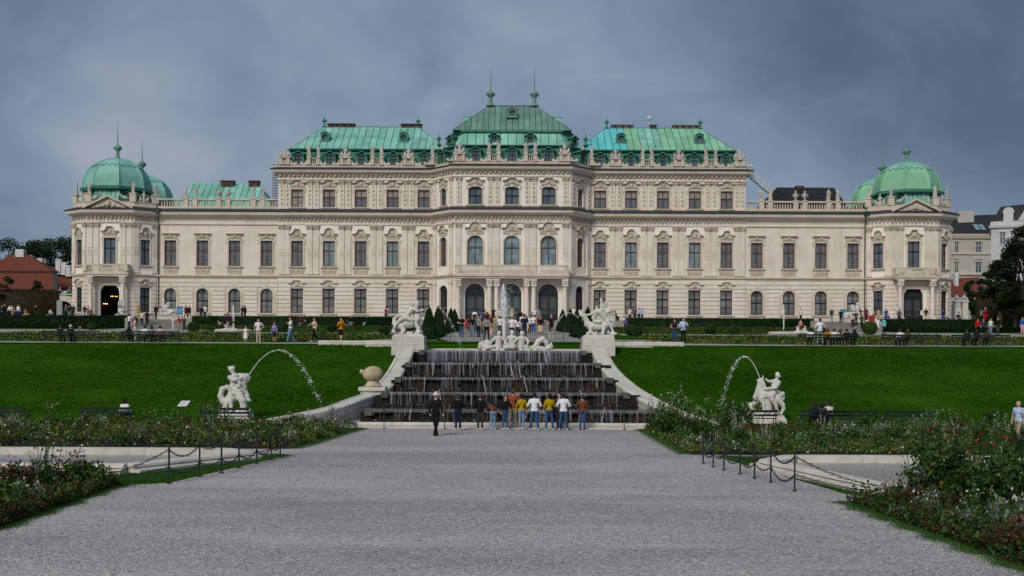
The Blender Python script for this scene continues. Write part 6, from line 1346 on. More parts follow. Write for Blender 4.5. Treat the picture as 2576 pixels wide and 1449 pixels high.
jet_arc(lawn_pt(1911, 950, 53.3), (lx(1813, 54.2), 54.2, at(1813, 1026, 54.2).z), at(1872, 897, 53.7).z, 'arching water jet from the right lawn statue falling to the left', r0=.022, r1=.045, sd=3)
jet_arc(lawn_pt(1070, 781, 75.2), (lx(1160, 76.5), 76.5, 4.0), at(1098, 771, 75.5).z, 'thin water jet from the left pedestal statue over the path', r0=.018, r1=.04, sd=4)
jet_arc(lawn_pt(1455, 800, 75.2), (lx(1372, 76.5), 76.5, 4.0), at(1432, 787, 75.5).z, 'thin water jet from the right pedestal statue over the path', r0=.018, r1=.04, sd=5)
def jet_up(x, y, z, h, w, lab, n, sd, rr=1.0):
    r = random.Random(sd); b = MB(); b.tube([(x + r.gauss(0, .01), y, z + h * i / 8 * .8) for i in range(9)], [w * .22 * (1 + .5 * i / 8) * r.uniform(.85, 1.2) for i in range(9)], 7)
    for i in range(n):
        t = r.random() ** .6; zz = z + h * (.25 + .75 * t); sp = w * (.12 + .85 * max(0, math.sin(PI * min(1, .1 + .9 * t)) ** .7) * (t > .25)) * (1.1 - .5 * t)
        ang = r.random() * 2 * PI; d = abs(r.gauss(0, .45)) * sp; rad = rr * r.uniform(.012, .042) * (1.3 if d < sp * .4 else .6)
        b.lathe([(.1 * rad, -2.2 * rad), (rad, -.2 * rad), (rad * .8, .8 * rad), (.1 * rad, 2.4 * rad)], 5, (x + d * math.cos(ang) - (.12 * w if t > .5 else 0), y + d * math.sin(ang), zz), r.random() * 3)
    for i in range(n // 5):
        zz = z + r.random() * h; b.lathe([(.002, -.02), (.014 * rr, 0), (.002, .025)], 4, (x + r.gauss(0, w * .9) * (zz - z) / h, y + r.gauss(0, w * .6), zz), cap=False)
    return tag(b.build('water_jet', SPRAY), lab, 'water jet')
jet_up(lx(1268, 75.3), 75.35, 4.4, 3.95, .50, 'tall white water jet rising from the middle fountain', 3200, 7, 1.0)
jet_up(lx(587, 112), 112, ramp_z(112) + .5, 2.3, .26, 'small white water jet in the left garden in front of the low wing', 420, 8)
jet_up(lx(1971, 112), 112, ramp_z(112) + .5, 2.6, .2, 'small thin water jet in the right garden in front of the low wing', 260, 9)
for px, side in ((587, 'left'), (1978, 'right')):
    b = MB(); b.lathe([(1.9, 0), (1.95, .2), (1.8, .3), (1.65, .3), (1.6, .18)], 24, (0, 0, 0)); o = b.build('fountain_basin', KERB, None, (lx(px, 112), 112, ramp_z(112))); tag(o, 'small round fountain basin in the %s garden' % side, 'fountain')
    pr = limb((-.3, 0, .2, .16), (-.35, 0, .5, .15), (-.3, 0, .62, .06)) + limb((-.3, 0, .76, .1), (-.3, 0, .8, .09)) + limb((-.4, 0, .5, .06), (-.6, -.1, .75, .05)) + limb((.35, 0, .2, .16), (.4, 0, .5, .15)) + limb((.38, 0, .72, .1), (.38, 0, .78, .1)) + limb((.3, 0, .5, .06), (.0, -.1, .45, .06)) + limb((-.6, 0, .15, .2), (.6, 0, .15, .2))
    tag(link('putto_statue', stone('putto_statue', pr, STAT if side == 'left' else MARBLE, .05, .05), None, (lx(px - (8 if side == 'left' else -36), 111.6), 111.4, ramp_z(111.4) + .1)), 'small pair of putti on the rim of the %s garden fountain' % side, 'statue')
# ------------------------------------------------------------------ plants
def leafm(name, col, rand=0.22, rough=0.65):
    m = mat(name, col, rough, objrand=rand, var=0.45, scale=1.7, spec=0.15); return m
LEAFD = leafm('dark_leaf', (0.022, 0.060, 0.012)); LEAFM = leafm('mid_leaf', (0.075, 0.15, 0.027)); LEAFY = leafm('yellow_green_leaf', (0.15, 0.18, 0.028)); LEAFS = leafm('silver_leaf', (0.20, 0.25, 0.22)); LEAFR = leafm('red_leaf', (0.10, 0.028, 0.022)); LEAFB = leafm('brown_leaf', (0.11, 0.065, 0.018)); LEAFT = leafm('tree_leaf', (0.034, 0.072, 0.016)); LEAFTD = leafm('dark_tree_leaf', (0.014, 0.032, 0.010)); HEDGE = leafm('hedge_leaf', (0.010, 0.030, 0.008)); HEDGEB = leafm('brown_hedge_leaf', (0.032, 0.030, 0.012))
FW = mat('white_petal', (0.55, 0.56, 0.50), 0.7); FR = mat('red_petal', (0.36, 0.022, 0.014), 0.6); FO = mat('orange_petal', (0.40, 0.10, 0.015), 0.6); FY = mat('yellow_petal', (0.55, 0.36, 0.02), 0.6); FP = mat('purple_petal', (0.20, 0.05, 0.12), 0.6); FK = mat('pink_petal', (0.52, 0.20, 0.20), 0.6)
BARK = mat('bark', (0.05, 0.038, 0.028), 0.9, var=0.4, scale=6, bump=0.5)
class Leaves:
    def __init__(s, seed): s.r = np.random.default_rng(seed); s.V = []; s.F = []; s.M = []; s.n = 0
    def quads(s, C, size, mi, up=0.9, asp=0.55, axis=None):
        C = np.asarray(C, float); n = len(C)
        if n == 0: return s
        sz = size * s.r.uniform(0.6, 1.35, n)[:, None] if np.isscalar(size) else np.asarray(size)[:, None]
        u = s.r.normal(size=(n, 3)) if axis is None else np.tile(np.array(axis, float), (n, 1)) + s.r.normal(size=(n, 3)) * .18
        u /= np.linalg.norm(u, axis=1)[:, None]; w = s.r.normal(size=(n, 3)); w[:, 2] += up; v = np.cross(u, w); v /= (np.linalg.norm(v, axis=1)[:, None] + 1e-9)
        q = np.stack([C - u * sz, C + v * sz * asp, C + u * sz, C - v * sz * asp], 1).reshape(-1, 3)
        s.V.append(q); s.F.append(np.arange(4 * n).reshape(n, 4) + s.n); s.n += 4 * n
        s.M.append(np.full(n, mi) if np.isscalar(mi) else np.asarray(mi)); return s
    def shell(s, n, c, r, inner=0.55):
        d = s.r.normal(size=(n, 3)); d /= np.linalg.norm(d, axis=1)[:, None]; k = s.r.uniform(inner, 1.0, n)[:, None]; return np.array(c) + d * k * np.array(r)
    def stems(s, P, Q, w, mi):
        P = np.asarray(P, float); Q = np.asarray(Q, float); n = len(P)
        if n == 0: return s
        for d in ((w, 0, 0), (0, w, 0)):
            q = np.stack([P - d, P + d, Q + d, Q - d], 1).reshape(-1, 3); s.V.append(q); s.F.append(np.arange(4 * n).reshape(n, 4) + s.n); s.n += 4 * n; s.M.append(np.full(n, mi))
        return s
    def mesh(s, name, mats): return np_mesh(name, np.concatenate(s.V), np.concatenate(s.F), mats, np.concatenate(s.M))
def plant_proto(kind, seed):
    L = Leaves(seed); r = L.r
    if kind == 'bush':       # rounded leafy bush with a few flower heads
        for i in range(7): c = (r.normal() * .22, r.normal() * .22, r.uniform(.18, .5)); L.quads(L.shell(70, c, (.26, .26, .24)), .05, r.choice([0, 1, 1], 70))
        L.quads(L.shell(6, (0, 0, .42), (.42, .42, .32), .95), .03, 2); m = [LEAFD, LEAFM, FW]
    elif kind == 'orange':
        for i in range(6): c = (r.normal() * .22, r.normal() * .22, r.uniform(.15, .42)); L.quads(L.shell(70, c, (.24, .24, .22)), .05, r.choice([0, 1, 1], 70))
        for i in range(4): L.quads(L.shell(6, (r.normal() * .24, r.normal() * .24, r.uniform(.42, .62)), (.045, .045, .03), .3), .035, 2)
        m = [LEAFD, LEAFM, FO]
    elif kind == 'red':      # rose with tall stems
        for i in range(12): h = r.uniform(.25, 1.25); c = (r.normal() * .24, r.normal() * .24, h); L.quads(L.shell(55, c, (.22, .22, .22)), .055, r.choice([0, 0, 1], 55))
        P = np.stack([r.normal(size=14) * .12, r.normal(size=14) * .12, np.full(14, .0)], 1); Q = P * 2.4; Q[:, 2] = r.uniform(.9, 1.55, 14); L.stems(P, Q, .008, 0)
        for q in Q[:4]: L.quads(L.shell(7, q, (.035, .035, .03), .2), .027, 2)
        m = [LEAFD, LEAFM, FR]
    elif kind == 'spike':    # white flower spikes above grey leaves
        L.quads(L.shell(170, (0, 0, .2), (.36, .36, .24)), .06, r.choice([0, 1, 2], 170))
        for i in range(6):
            a = np.array((r.normal() * .2, r.normal() * .2, .15)); h = r.uniform(.4, .85); t = np.linspace(.35, 1, 16)[:, None]; tip = a + np.array((r.normal() * .08, r.normal() * .08, h)); L.quads(a + (tip - a) * t + r.normal(size=(16, 3)) * .012, .024, 3, axis=(0, 0, 1)); L.stems([a], [tip], .006, 1)
        m = [LEAFD, LEAFM, LEAFS, FW]
    elif kind == 'silver':
        for i in range(7): c = (r.normal() * .2, r.normal() * .2, r.uniform(.15, .5)); L.quads(L.shell(60, c, (.2, .2, .2)), .05, r.choice([0, 1, 1], 60), axis=(0, 0, 1))
        L.quads(L.shell(26, (0, 0, .55), (.34, .34, .3), .7), .035, 2, axis=(0, 0, 1)); m = [LEAFM, LEAFS, FW]
    elif kind == 'purple':
        for i in range(8): c = (r.normal() * .24, r.normal() * .24, r.uniform(.15, .6)); L.quads(L.shell(70, c, (.22, .22, .24)), .045, r.choice([0, 0, 1, 2], 70))
        L.quads(L.shell(36, (0, 0, .6), (.4, .4, .3), .8), .028, 3); m = [LEAFR, LEAFB, LEAFD, FP]
    elif kind == 'yellow':
        for i in range(6): c = (r.normal() * .24, r.normal() * .24, r.uniform(.1, .34)); L.quads(L.shell(70, c, (.25, .25, .17)), .05, r.choice([0, 1, 1], 70))
        L.quads(L.shell(22, (0, 0, .35), (.4, .4, .18), .9), .03, 2); m = [LEAFM, LEAFY, FY]
    elif kind == 'tall':     # lanky flowering stems
        for i in range(9):
            a = np.array((r.normal() * .12, r.normal() * .12, 0)); tip = a * 2.2 + np.array((r.normal() * .12, r.normal() * .12, r.uniform(.9, 1.6))); L.stems([a], [tip], .007, 0); t = r.uniform(.15, .95, 14)[:, None]; L.quads(a + (tip - a) * t + r.normal(size=(14, 3)) * .05, .05, 1)
            t = r.uniform(.75, 1.0, 5)[:, None]; L.quads(a + (tip - a) * t + r.normal(size=(5, 3)) * .02, .03, 2)
        L.quads(L.shell(140, (0, 0, .25), (.34, .34, .28)), .055, 0); m = [LEAFD, LEAFM, FW]
    a = r.random(16) * 6.28; q = r.uniform(.05, .38, 16); L.stems(np.zeros((16, 3)), np.stack([q * np.cos(a), q * np.sin(a), r.uniform(.3, .6, 16)], 1), .008, 0)
    return L.mesh(kind + '_plant', m)
KINDN = {'bush': ('green_bush', 'plant'), 'orange': ('orange_flower_plant', 'flower'), 'red': ('red_rose_bush', 'rose bush'), 'spike': ('white_spike_plant', 'flower'), 'silver': ('silver_leaf_plant', 'plant'), 'purple': ('dark_red_plant', 'plant'), 'yellow': ('yellow_flower_plant', 'flower'), 'tall': ('tall_stem_plant', 'plant')}
DESC = {'bush': 'low green bush with small white flowers', 'orange': 'leafy plant with orange flower heads', 'red': 'tall rose bush with red blooms', 'spike': 'grey green plant with white flower spikes', 'silver': 'silver leaved plant', 'purple': 'dark red leaved plant with tiny flowers', 'yellow': 'low plant with yellow flowers', 'tall': 'lanky green plant with thin flowering stems'}
PP = {k: [plant_proto(k, 10 * i + j) for j in range(3)] for i, k in enumerate(KINDN)}
def bed(n, fx, where, weights, sc=(0.8, 1.25), seed=1, near=True):
    r = random.Random(seed); ks = list(weights); ws = [weights[k] for k in ks]
    for i in range(n):
        x, y, z = fx(r); k = r.choices(ks, ws)[0]; o = link(KINDN[k][0], r.choice(PP[k]), None, (x, y, z), r.random() * 6.3); s = r.uniform(*sc); o.scale = (s * r.uniform(.9, 1.15), s * r.uniform(.9, 1.15), s * r.uniform(.8, 1.15)); tag(o, DESC[k] + ' in the ' + where, KINDN[k][1], '%s in the %s' % (KINDN[k][0].replace('_', ' ') + ('es' if k in ('bush', 'red') else 's'), where))
def filler(name, n, fx, size, mats, lab, seed, mix=None, up=1.2):
    L = Leaves(seed); C = np.array([fx(L.r) for _ in range(n)]); L.quads(C, size, L.r.choice(len(mats), n, p=mix), up=up); o = link(name, L.mesh(name, mats)); return tag(o, lab, 'plants', kind='stuff')
# far beds on both sides of the path
def fl(r): 
    y = 38.7 + 11.2 * r.random() ** .85; xe = np.interp(y, [38.5, 50], [-7.95, -7.15]); return (xe - .25 - 20 * r.random() ** 1.25, y, 0.0)
bed(200, fl, 'left far bed', {'bush': 5, 'orange': 2.0, 'red': .25, 'spike': 2, 'silver': .8, 'purple': .6, 'yellow': 2.6, 'tall': 1.0}, (.62, .95), 21)
filler('bed_foliage', 30000, lambda r: (np.interp((y := 38.5 + 11.5 * r.random()), [38.5, 50], [-7.9, -7.1]) - 22 * r.random() ** 1.2, y, .06 + abs(r.normal()) * .13 + .2 * (math.sin(y * 2.1) > .2)), .05, [LEAFD, LEAFM, LEAFB, LEAFY, FW, FO], 'low green foliage filling the left far flower bed', 31, [.28, .38, .11, .19, .025, .015])
def fr(r):
    y = 36.9 + 13 * r.random() ** .85
    if 41.5 < y < 43.2: y -= 2.4
    return (6.15 + .25 + 18 * r.random() ** 1.25, y, 0.0)
bed(200, fr, 'right far bed', {'bush': 5, 'orange': .7, 'red': .35, 'spike': 1.8, 'silver': .8, 'purple': .6, 'yellow': 1.6, 'tall': 1.2}, (.6, .92), 22)
bed(22, lambda r: (6.3 + 4.2 * r.random(), 44 + 5.5 * r.random(), 0), 'near end of the right far bed', {'tall': 3, 'spike': 2, 'bush': 3, 'red': .5}, (.95, 1.25), 23)
filler('bed_foliage', 30000, lambda r: (6.1 + 21 * r.random() ** 1.2, (37 + 4.4 * r.random()) if r.random() < .5 else 43.3 + 6.4 * r.random(), .06 + abs(r.normal()) * .13), .05, [LEAFD, LEAFM, LEAFB, LEAFY, FW, FK], 'low green foliage filling the right far flower bed', 32, [.32, .38, .1, .16, .025, .015])
sheet('grass_strip', [(6.2, 41.2), (30, 41.2), (30, 43.6), (6.2, 43.6)], 0.008, GRASSU)
sheet('bed_soil', [(-30, 38.4), (-7.95, 38.4), (-7.1, 50), (-30, 50)], 0.007, mat('dark_soil', (0.022, 0.017, 0.012), 0.95, var=.4, scale=3)); sheet('bed_soil', [(6.15, 36.8), (30, 36.8), (30, 50), (6.05, 50)], 0.006, MATS['dark_soil'])
# near beds at the edges of the frame
def nl(r): y = 20.3 + 7.0 * r.random(); return (np.interp(y, [20, 27.4], [-9.9, -10.15]) - .35 - 5.2 * r.random() ** 1.4, y, 0)
bed(60, nl, 'left near bed', {'purple': 5, 'bush': 3, 'yellow': 1.5, 'silver': .7, 'tall': .8, 'orange': .3}, (.75, 1.15), 24)
filler('bed_foliage', 26000, lambda r: (np.interp((y := 20 + 7.4 * r.random()), [20, 27.4], [-9.75, -10.0]) - 5.5 * r.random() ** 1.3, y, .04 + abs(r.normal()) * .15), .045, [LEAFD, LEAFM, LEAFB, LEAFR], 'low dark foliage at the edge of the left near flower bed', 33, [.42, .3, .16, .12])
sheet('bed_soil', [(-16, 19.5), (-9.9, 19.5), (-10.2, 27.5), (-17, 27.5)], 0.009, MATS['dark_soil'])
def nr(r): y = 16.3 + 8.2 * r.random(); return (np.interp(y, [16, 24.6], [8.25, 7.85]) + .4 + 3.6 * r.random() ** 1.2, y, 0)
bed(58, nr, 'right near bed', {'bush': 3, 'silver': 2, 'spike': 1.0, 'purple': 2.2, 'tall': .9, 'yellow': .5}, (.7, 1.1), 25)
def nr2(r): y = 20.5 + 5 * r.random(); return (9.4 + 3.2 * r.random(), y, 0)
bed(26, nr2, 'back of the right near bed', {'red': 4, 'tall': 2.5, 'orange': .6, 'bush': 2}, (.9, 1.15), 26)
filler('bed_foliage', 30000, lambda r: (np.interp((y := 15.5 + 9.2 * r.random()), [16, 24.6], [8.15, 7.7]) + 4.5 * r.random() ** 1.25, y, .04 + abs(r.normal()) * .17), .042, [LEAFD, LEAFM, LEAFR, LEAFB], 'low dark foliage at the edge of the right near flower bed', 34, [.55, .25, .1, .1])
sheet('bed_soil', [(8.2, 14), (14, 14), (14, 25), (7.8, 25)], 0.009, MATS['dark_soil'])
# grass blades on the strips that lie near the camera
def blades(n, fx, lab, seed):
    L = Leaves(seed); C = np.array([fx(L.r) for _ in range(n)]); h = L.r.uniform(.02, .06, n); u = L.r.normal(size=(n, 3)) * .35; u[:, 2] = 1; d = L.r.normal(size=(n, 3)); d[:, 2] = 0; d /= np.linalg.norm(d, axis=1)[:, None]; d *= .006
    V = np.stack([C - d, C + d, C + u * h[:, None]], 1).reshape(-1, 3); tag(link('grass_blades', np_mesh('grass_blades', V, np.arange(3 * n).reshape(n, 3), [mat('blade', (0.035, 0.11, 0.012), .7), mat('blade_dark', (0.015, 0.06, 0.006), .7)], L.r.integers(0, 2, n))), lab, 'grass', kind='stuff')
blades(30000, lambda r: (lambda t, s: (-10.4 + (t * 2.9) + s * (.9 - t * .6) - .2, 27.2 + t * 8.9 - s * .2, 0.0))(r.random(), r.normal() * .6), 'short grass between the gravel and the left basin', 41)
blades(30000, lambda r: (lambda t, s: (6.9 + t * 1.5 + abs(s) * (.7), 36.2 - t * 10.6, 0.0))(r.random(), r.normal()), 'short grass between the gravel and the right basin', 42)

blades(16000, lambda r: (np.interp((y := 15.5 + 9.3 * r.random()), [16, 24.6], [8.15, 7.7]) + r.normal() * .16 + .08 * math.sin(y * 5), y, 0.0), 'ragged grass along the edge of the right near bed', 43)
blades(14000, lambda r: (np.interp((y := 20 + 7.5 * r.random()), [20, 27.4], [-9.8, -10.05]) + r.normal() * .16 + .08 * math.sin(y * 4), y, 0.0), 'ragged grass along the edge of the left near bed', 44)
blades(16000, lambda r: (np.interp((y := 38.5 + 11.5 * r.random()), [38.5, 50], [-7.85, -7.0]) + r.normal() * .2, y, 0.0), 'ragged grass along the path edge of the left far bed', 45)
blades(16000, lambda r: (6.08 + r.normal() * .2, 36.9 + 13 * r.random(), 0.0), 'ragged grass along the path edge of the right far bed', 46)
# ---------------- clipped hedges, balls and cones
def hedge(x0, x1, y0, y1, z0, h, lab, m=HEDGE, group=None, n=None, zf=None, cat='hedge', name='clipped_hedge'):
    L = Leaves(int(abs(x0 * 7 + y0))); r = L.r; z = zf or (lambda y: z0)
    b = MB(); b.box(x0 + .08, x1 - .08, y0 + .08, y1 - .08, -.4, h - .08); w, d = x1 - x0, y1 - y0; n = n or int(min(9000, 260 * (w * h + w * d)))
    f = r.random(n); q = np.stack([r.uniform(x0, x1, n), np.where(f < .62, y0 + np.abs(r.normal(size=n)) * .05, r.uniform(y0, y1, n)), np.where(f < .62, r.uniform(0, h, n), h - np.abs(r.normal(size=n)) * .045)], 1)
    q += r.normal(size=(n, 3)) * .02; L.quads(q, .075, r.choice([0, 1], n, p=[.75, .25]))
    bm_ = np.array(b.v); L.V.append(bm_); L.F.append(np.array(b.f) + L.n); L.M.append(np.zeros(6, int)); L.n += 8
    o = link(name, L.mesh(name, [m, LEAFD if m is HEDGE else LEAFB]), None, (0, 0, z0)); return tag(o, lab, cat, group)
zh = ramp_z(128.4)
hedge(-64, -45.7, 127.8, 129.3, zh, 1.5, 'long dark clipped hedge below the left end pavilion'); hedge(-38.2, -13.6, 127.8, 129.3, zh, 1.5, 'long dark clipped hedge below the left windows'); hedge(13.6, 36.0, 127.8, 129.3, zh, 1.5, 'long dark clipped hedge below the right windows'); hedge(43.9, 64, 127.8, 129.3, zh, 1.5, 'long dark clipped hedge below the right end pavilion')
for x0, x1, y, lb in ((-36, -9.5, 122.5, 'low clipped hedge in front of the tall one, left garden'), (9.5, 34.5, 122.5, 'low clipped hedge in front of the tall one, right garden')): hedge(x0, x1, y, y + 1.2, ramp_z(y), .55, lb, LEAFM)
def ball(px, py, D, r_, lab, m=LEAFD):
    p = at(px, py, D); L = Leaves(int(px)); L.quads(L.shell(1500, (0, 0, r_ * .92), (r_, r_, r_ * .92), .9), .06, L.r.choice([0, 1], 1500, p=[.8, .2])); s = MB(); s.lathe([(.1, 0), (r_ * .7, r_ * .2), (r_ * .9, r_ * .7), (r_ * .88, r_ * 1.2), (r_ * .5, r_ * 1.7), (.05, r_ * 1.8)], 10)
    for f in s.f: L.F.append(np.array([list(f) + ([f[-1]] if len(f) == 3 else [])])[:, :4] + L.n) if len(f) <= 4 else None; L.M.append(np.zeros(1, int)) if len(f) <= 4 else None
    L.V.append(np.array(s.v)); L.n += len(s.v); o = link('clipped_ball_shrub', L.mesh('clipped_ball_shrub', [m, LEAFM]), None, (p.x, D, ramp_z(D))); return tag(o, lab, 'shrub', 'clipped ball shrubs in the upper garden')
for px, D, r_, lb in ((487, 110, .62, 'dark clipped ball shrub at the left, near the small fountain'), (709, 112, .6, 'dark clipped ball shrub behind the man in the white tee'), (967, 104, .5, 'clipped ball shrub close to the left pedestal statue'), (835, 116, .5, 'small clipped ball shrub behind the man in the orange jacket'), (1586, 106, .62, 'dark clipped ball shrub right of the right pedestal statue'), (1603, 101, .52, 'smaller ball shrub overlapping the one by the right pedestal'), (1788, 112, .62, 'clipped ball shrub right of the couple in blue'), (1846, 112, .55, 'second clipped ball shrub right of the couple in blue'), (2188, 112, .8, 'wide clipped ball shrub below the right end stairs'), (232, 118, .5, 'clipped ball shrub beside the woman in the black dress')): ball(px, 830, D, r_, lb)
def cone(x, D, h, r_, lab):
    L = Leaves(int(abs(x * 31 + D))); n = 2600; t = L.r.random(n) ** .8; a = L.r.random(n) * 2 * PI; rr = r_ * (1 - t) ** .75 * L.r.uniform(.86, 1.03, n); L.quads(np.stack([rr * np.cos(a), rr * np.sin(a), .1 + t * h], 1), .065, L.r.choice([0, 1], n, p=[.75, .25]), up=0, axis=(0, 0, 1))
    s = MB(); s.lathe([(r_ * .5, .05), (r_ * .9, .15), (r_ * .72, h * .3), (r_ * .5, h * .55), (r_ * .25, h * .8), (.03, h)], 10, cap=False); L.F.append(np.array(s.f) + L.n); L.M.append(np.zeros(len(s.f), int)); L.V.append(np.array(s.v)); L.n += len(s.v)
    o = link('clipped_yew_cone', L.mesh('clipped_yew_cone', [HEDGE, LEAFD]), None, (x, D, ramp_z(D)))
    return tag(o, lab, 'topiary', 'clipped yew cones along the middle path')
for px, D, h, lb in ((1079, 90, 2.75, 'dark yew cone directly right of the left pedestal statue'), (1102, 98, 2.75, 'yew cone second in the left row by the middle path'), (1134, 114, 2.5, 'yew cone farther back on the left of the middle path'), (1143, 119, 2.4, 'yew cone nearest the palace steps on the left'), (1434, 116, 2.5, 'yew cone nearest the palace steps on the right'), (1415, 119.5, 2.4, 'yew cone beside the man in the black tee'), (1452, 98, 2.6, 'yew cone second in the right row by the middle path'), (1478, 90, 2.7, 'yew cone half hidden behind the right pedestal statue')): cone((px - 1288) * D / FPX, D, h, .82, lb)
# low embroidery planting of the upper garden
def parterre(sd, x0, x1):
    L = Leaves(sd); r = L.r; C = []; M = []
    for k in range(120):
        cx, cy = r.uniform(x0, x1), r.uniform(83.5, 104); a = r.uniform(1.2, 4.5); bb = r.uniform(.3, .8); n = int(50 * a); t = r.random(n) * 2 * PI; q = np.sqrt(r.random(n)); yy = cy + q * bb * np.sin(t); C.append(np.stack([cx + q * a * np.cos(t), yy, .05 + np.abs(r.normal(size=n)) * .12 + .938 * 0], 1)); M.append(np.full(n, 0) if k % 3 == 0 else r.choice([0, 1, 2, 3], n, p=[.12, .30, .54, .04] if k % 3 == 1 else [.18, .47, .31, .04]))
    C = np.concatenate(C); C = C[(C[:, 1] < 99.3) | (C[:, 1] > 101.2)]; M = np.concatenate(M)[:len(C)]; C[:, 2] += EYE + 0.94 + 0.048 * (C[:, 1] - 79); L.quads(C, .1, M, up=1.2); return L
for sd, x0, x1, sd_ in ((51, -46, -13, 'left'), (52, 13, 46, 'right')):
    tag(link('parterre_planting', parterre(sd, x0, x1).mesh('parterre_planting', [LEAFD, LEAFM, LEAFY, FO])), 'low green and yellow bedding of the %s upper garden' % sd_, 'plants', kind='stuff')
for x0, x1, y, lb in ((-45, -14, 83.2, 'low box edging along the left promenade'), (14, 45, 83.2, 'low box edging along the right promenade'), (-33, -27, 88, 'short dark box hedge in the left bedding'), (22, 30, 92, 'short dark box hedge in the right bedding'), (-22, -15, 95, 'short dark box hedge near the path, left bedding')): hedge(x0, x1, y, y + .5, ramp_z(y), .22, lb, LEAFM, n=1800, name='box_edging', cat='box edging')

# ---------------- trees, tall hedges and the buildings beyond
def tree(x, y, z, h, w, lab, sd, m1=LEAFT, m2=LEAFTD, n=5200, trunk=.3, group='trees beyond the palace'):
    r_ = empty('broadleaf_tree', (x, y, z)); tag(r_, lab, 'tree', group); L = Leaves(sd); r = L.r; b = MB(); th = h * trunk
    b.tube([(0, 0, -.5), (.1, 0, th * .5), (0, .1, th), (.2, 0, h * .75)], [.34, .28, .22, .07], 8)
    k = 26; cs = []
    for i in range(k):
        a = r.random() * 2 * PI; q = math.sqrt(r.random()); zz = th * .8 + (h - th * .8) * r.random(); env = math.sin(PI * min(1, max(.06, (zz - th * .6) / (h - th * .6)))) ** .6; c = np.array((q * w * .5 * env * math.cos(a), q * w * .5 * env * math.sin(a), min(zz, h - w * .09))); cs.append(c); b.tube([(0, 0.05, th * .9), tuple(c * .6 + np.array((0, 0, th * .35))), tuple(c)], [.12, .07, .02], 5)
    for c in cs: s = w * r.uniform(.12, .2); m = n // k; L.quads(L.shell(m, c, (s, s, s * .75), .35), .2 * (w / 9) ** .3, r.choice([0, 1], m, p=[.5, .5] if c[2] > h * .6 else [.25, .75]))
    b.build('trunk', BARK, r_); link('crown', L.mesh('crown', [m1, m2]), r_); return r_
for i, (px, D, h, w, lb) in enumerate(((12, 200, 16.6, 10, 'tall green tree at the far left edge behind the red roof'), (52, 215, 15.5, 9, 'lower green tree left behind the hipped red roof'), (92, 205, 17, 10, 'round green tree right behind the red hipped roof'), (125, 212, 18, 11, 'wide green tree between the white chimneys'), (158, 208, 17.6, 10, 'green tree touching the left end pavilion'), (182, 214, 19.5, 9, 'tallest green tree behind the left end pavilion'), (-30, 205, 15, 10, 'green tree beyond the left edge'))):
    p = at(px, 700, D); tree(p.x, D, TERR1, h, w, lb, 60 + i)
for i, (px, D, h, w, lb) in enumerate(((2552, 128, 10.6, 5.8, 'big dark tree over the right hedge'), (2514, 127, 7.4, 4.0, 'dark tree left part over the right hedge'), (2590, 125, 11.5, 6.5, 'very dark tree cut by the right edge'), (2447, 152, 6.2, 2.6, 'small green tree beside the right gate pillars'), (2480, 140, 6.5, 2.4, 'slim dark tree at the hedge end, right'))):
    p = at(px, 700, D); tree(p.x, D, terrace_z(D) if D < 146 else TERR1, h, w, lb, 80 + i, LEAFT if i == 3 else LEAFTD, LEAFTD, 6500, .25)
for i, (px, D, h, w, lb) in enumerate(((20, 149, 5.9, 3.2, 'dark small tree in front of the left red roof'), (95, 152, 5.4, 2.2, 'dark narrow tree before the lower red roof'))):
    p = at(px, 700, D); tree(p.x, D, TERR1, h, w, lb, 90 + i, LEAFTD, LEAFB, 2600)
def xs(px, D): return (px - 1288) * D / FPX
hedge(xs(-40, 148), xs(136, 148), 148, 150, TERR1, 3.9, 'tall brownish hedge wall at the far left', HEDGEB, n=9000, name='hedge_wall'); hedge(xs(2434, 140), xs(2640, 140), 136, 138, terrace_z(136), 3.9, 'tall dark hedge wall at the far right', HEDGEB, n=9000, name='hedge_wall')
RED = mat('red_roof_tile', (0.16, 0.045, 0.028), 0.85, var=.35, scale=2, stretch=(1, 1, 4)); HW = stain_mat('house_plaster', (0.42, 0.40, 0.37), (0.24, 0.23, 0.21), (0.48, 0.46, 0.43)); HG = stain_mat('grey_house_plaster', (0.46, 0.48, 0.50), (0.28, 0.29, 0.3), (0.55, 0.57, 0.6)); WH = mat('white_chimney', (0.66, 0.67, 0.68), .8, var=.2)
def house_win(parent, x, z, w, h, y, hood_=False, m=HW):
    b = MB(); b.box(x - w / 2 - .18, x + w / 2 + .18, y - .12, y, z - .2, z - .02); b.box(x - w / 2 - .16, x - w / 2, y - .09, y, z, z + h); b.box(x + w / 2, x + w / 2 + .16, y - .09, y, z, z + h); b.box(x - w / 2 - .25, x + w / 2 + .25, y - .18, y, z + h, z + h + .2)
    if hood_: b.strip(arc(x, z + h + .55, w * .8, 180, 0, 8, .55)[::-1], [(x + w * .62, z + h + .6)] * 9, y - .16, y); b.xz(arc(x, z + h + .5, w * .85, 0, 180, 8, .6), y - .15, y)
    r = b.build('window', m, parent); f = MB(); f.box(x - .04, x + .04, y - .05, y, z, z + h); f.box(x - w / 2, x + w / 2, y - .05, y, z + h * .62, z + h * .62 + .07); f.build('frame', MARK, r); q = MB(); q.quad((x - w / 2, y - .02, z), (x + w / 2, y - .02, z), (x + w / 2, y - .02, z + h), (x - w / 2, y - .02, z + h)); q.build('pane', GLASS, r)
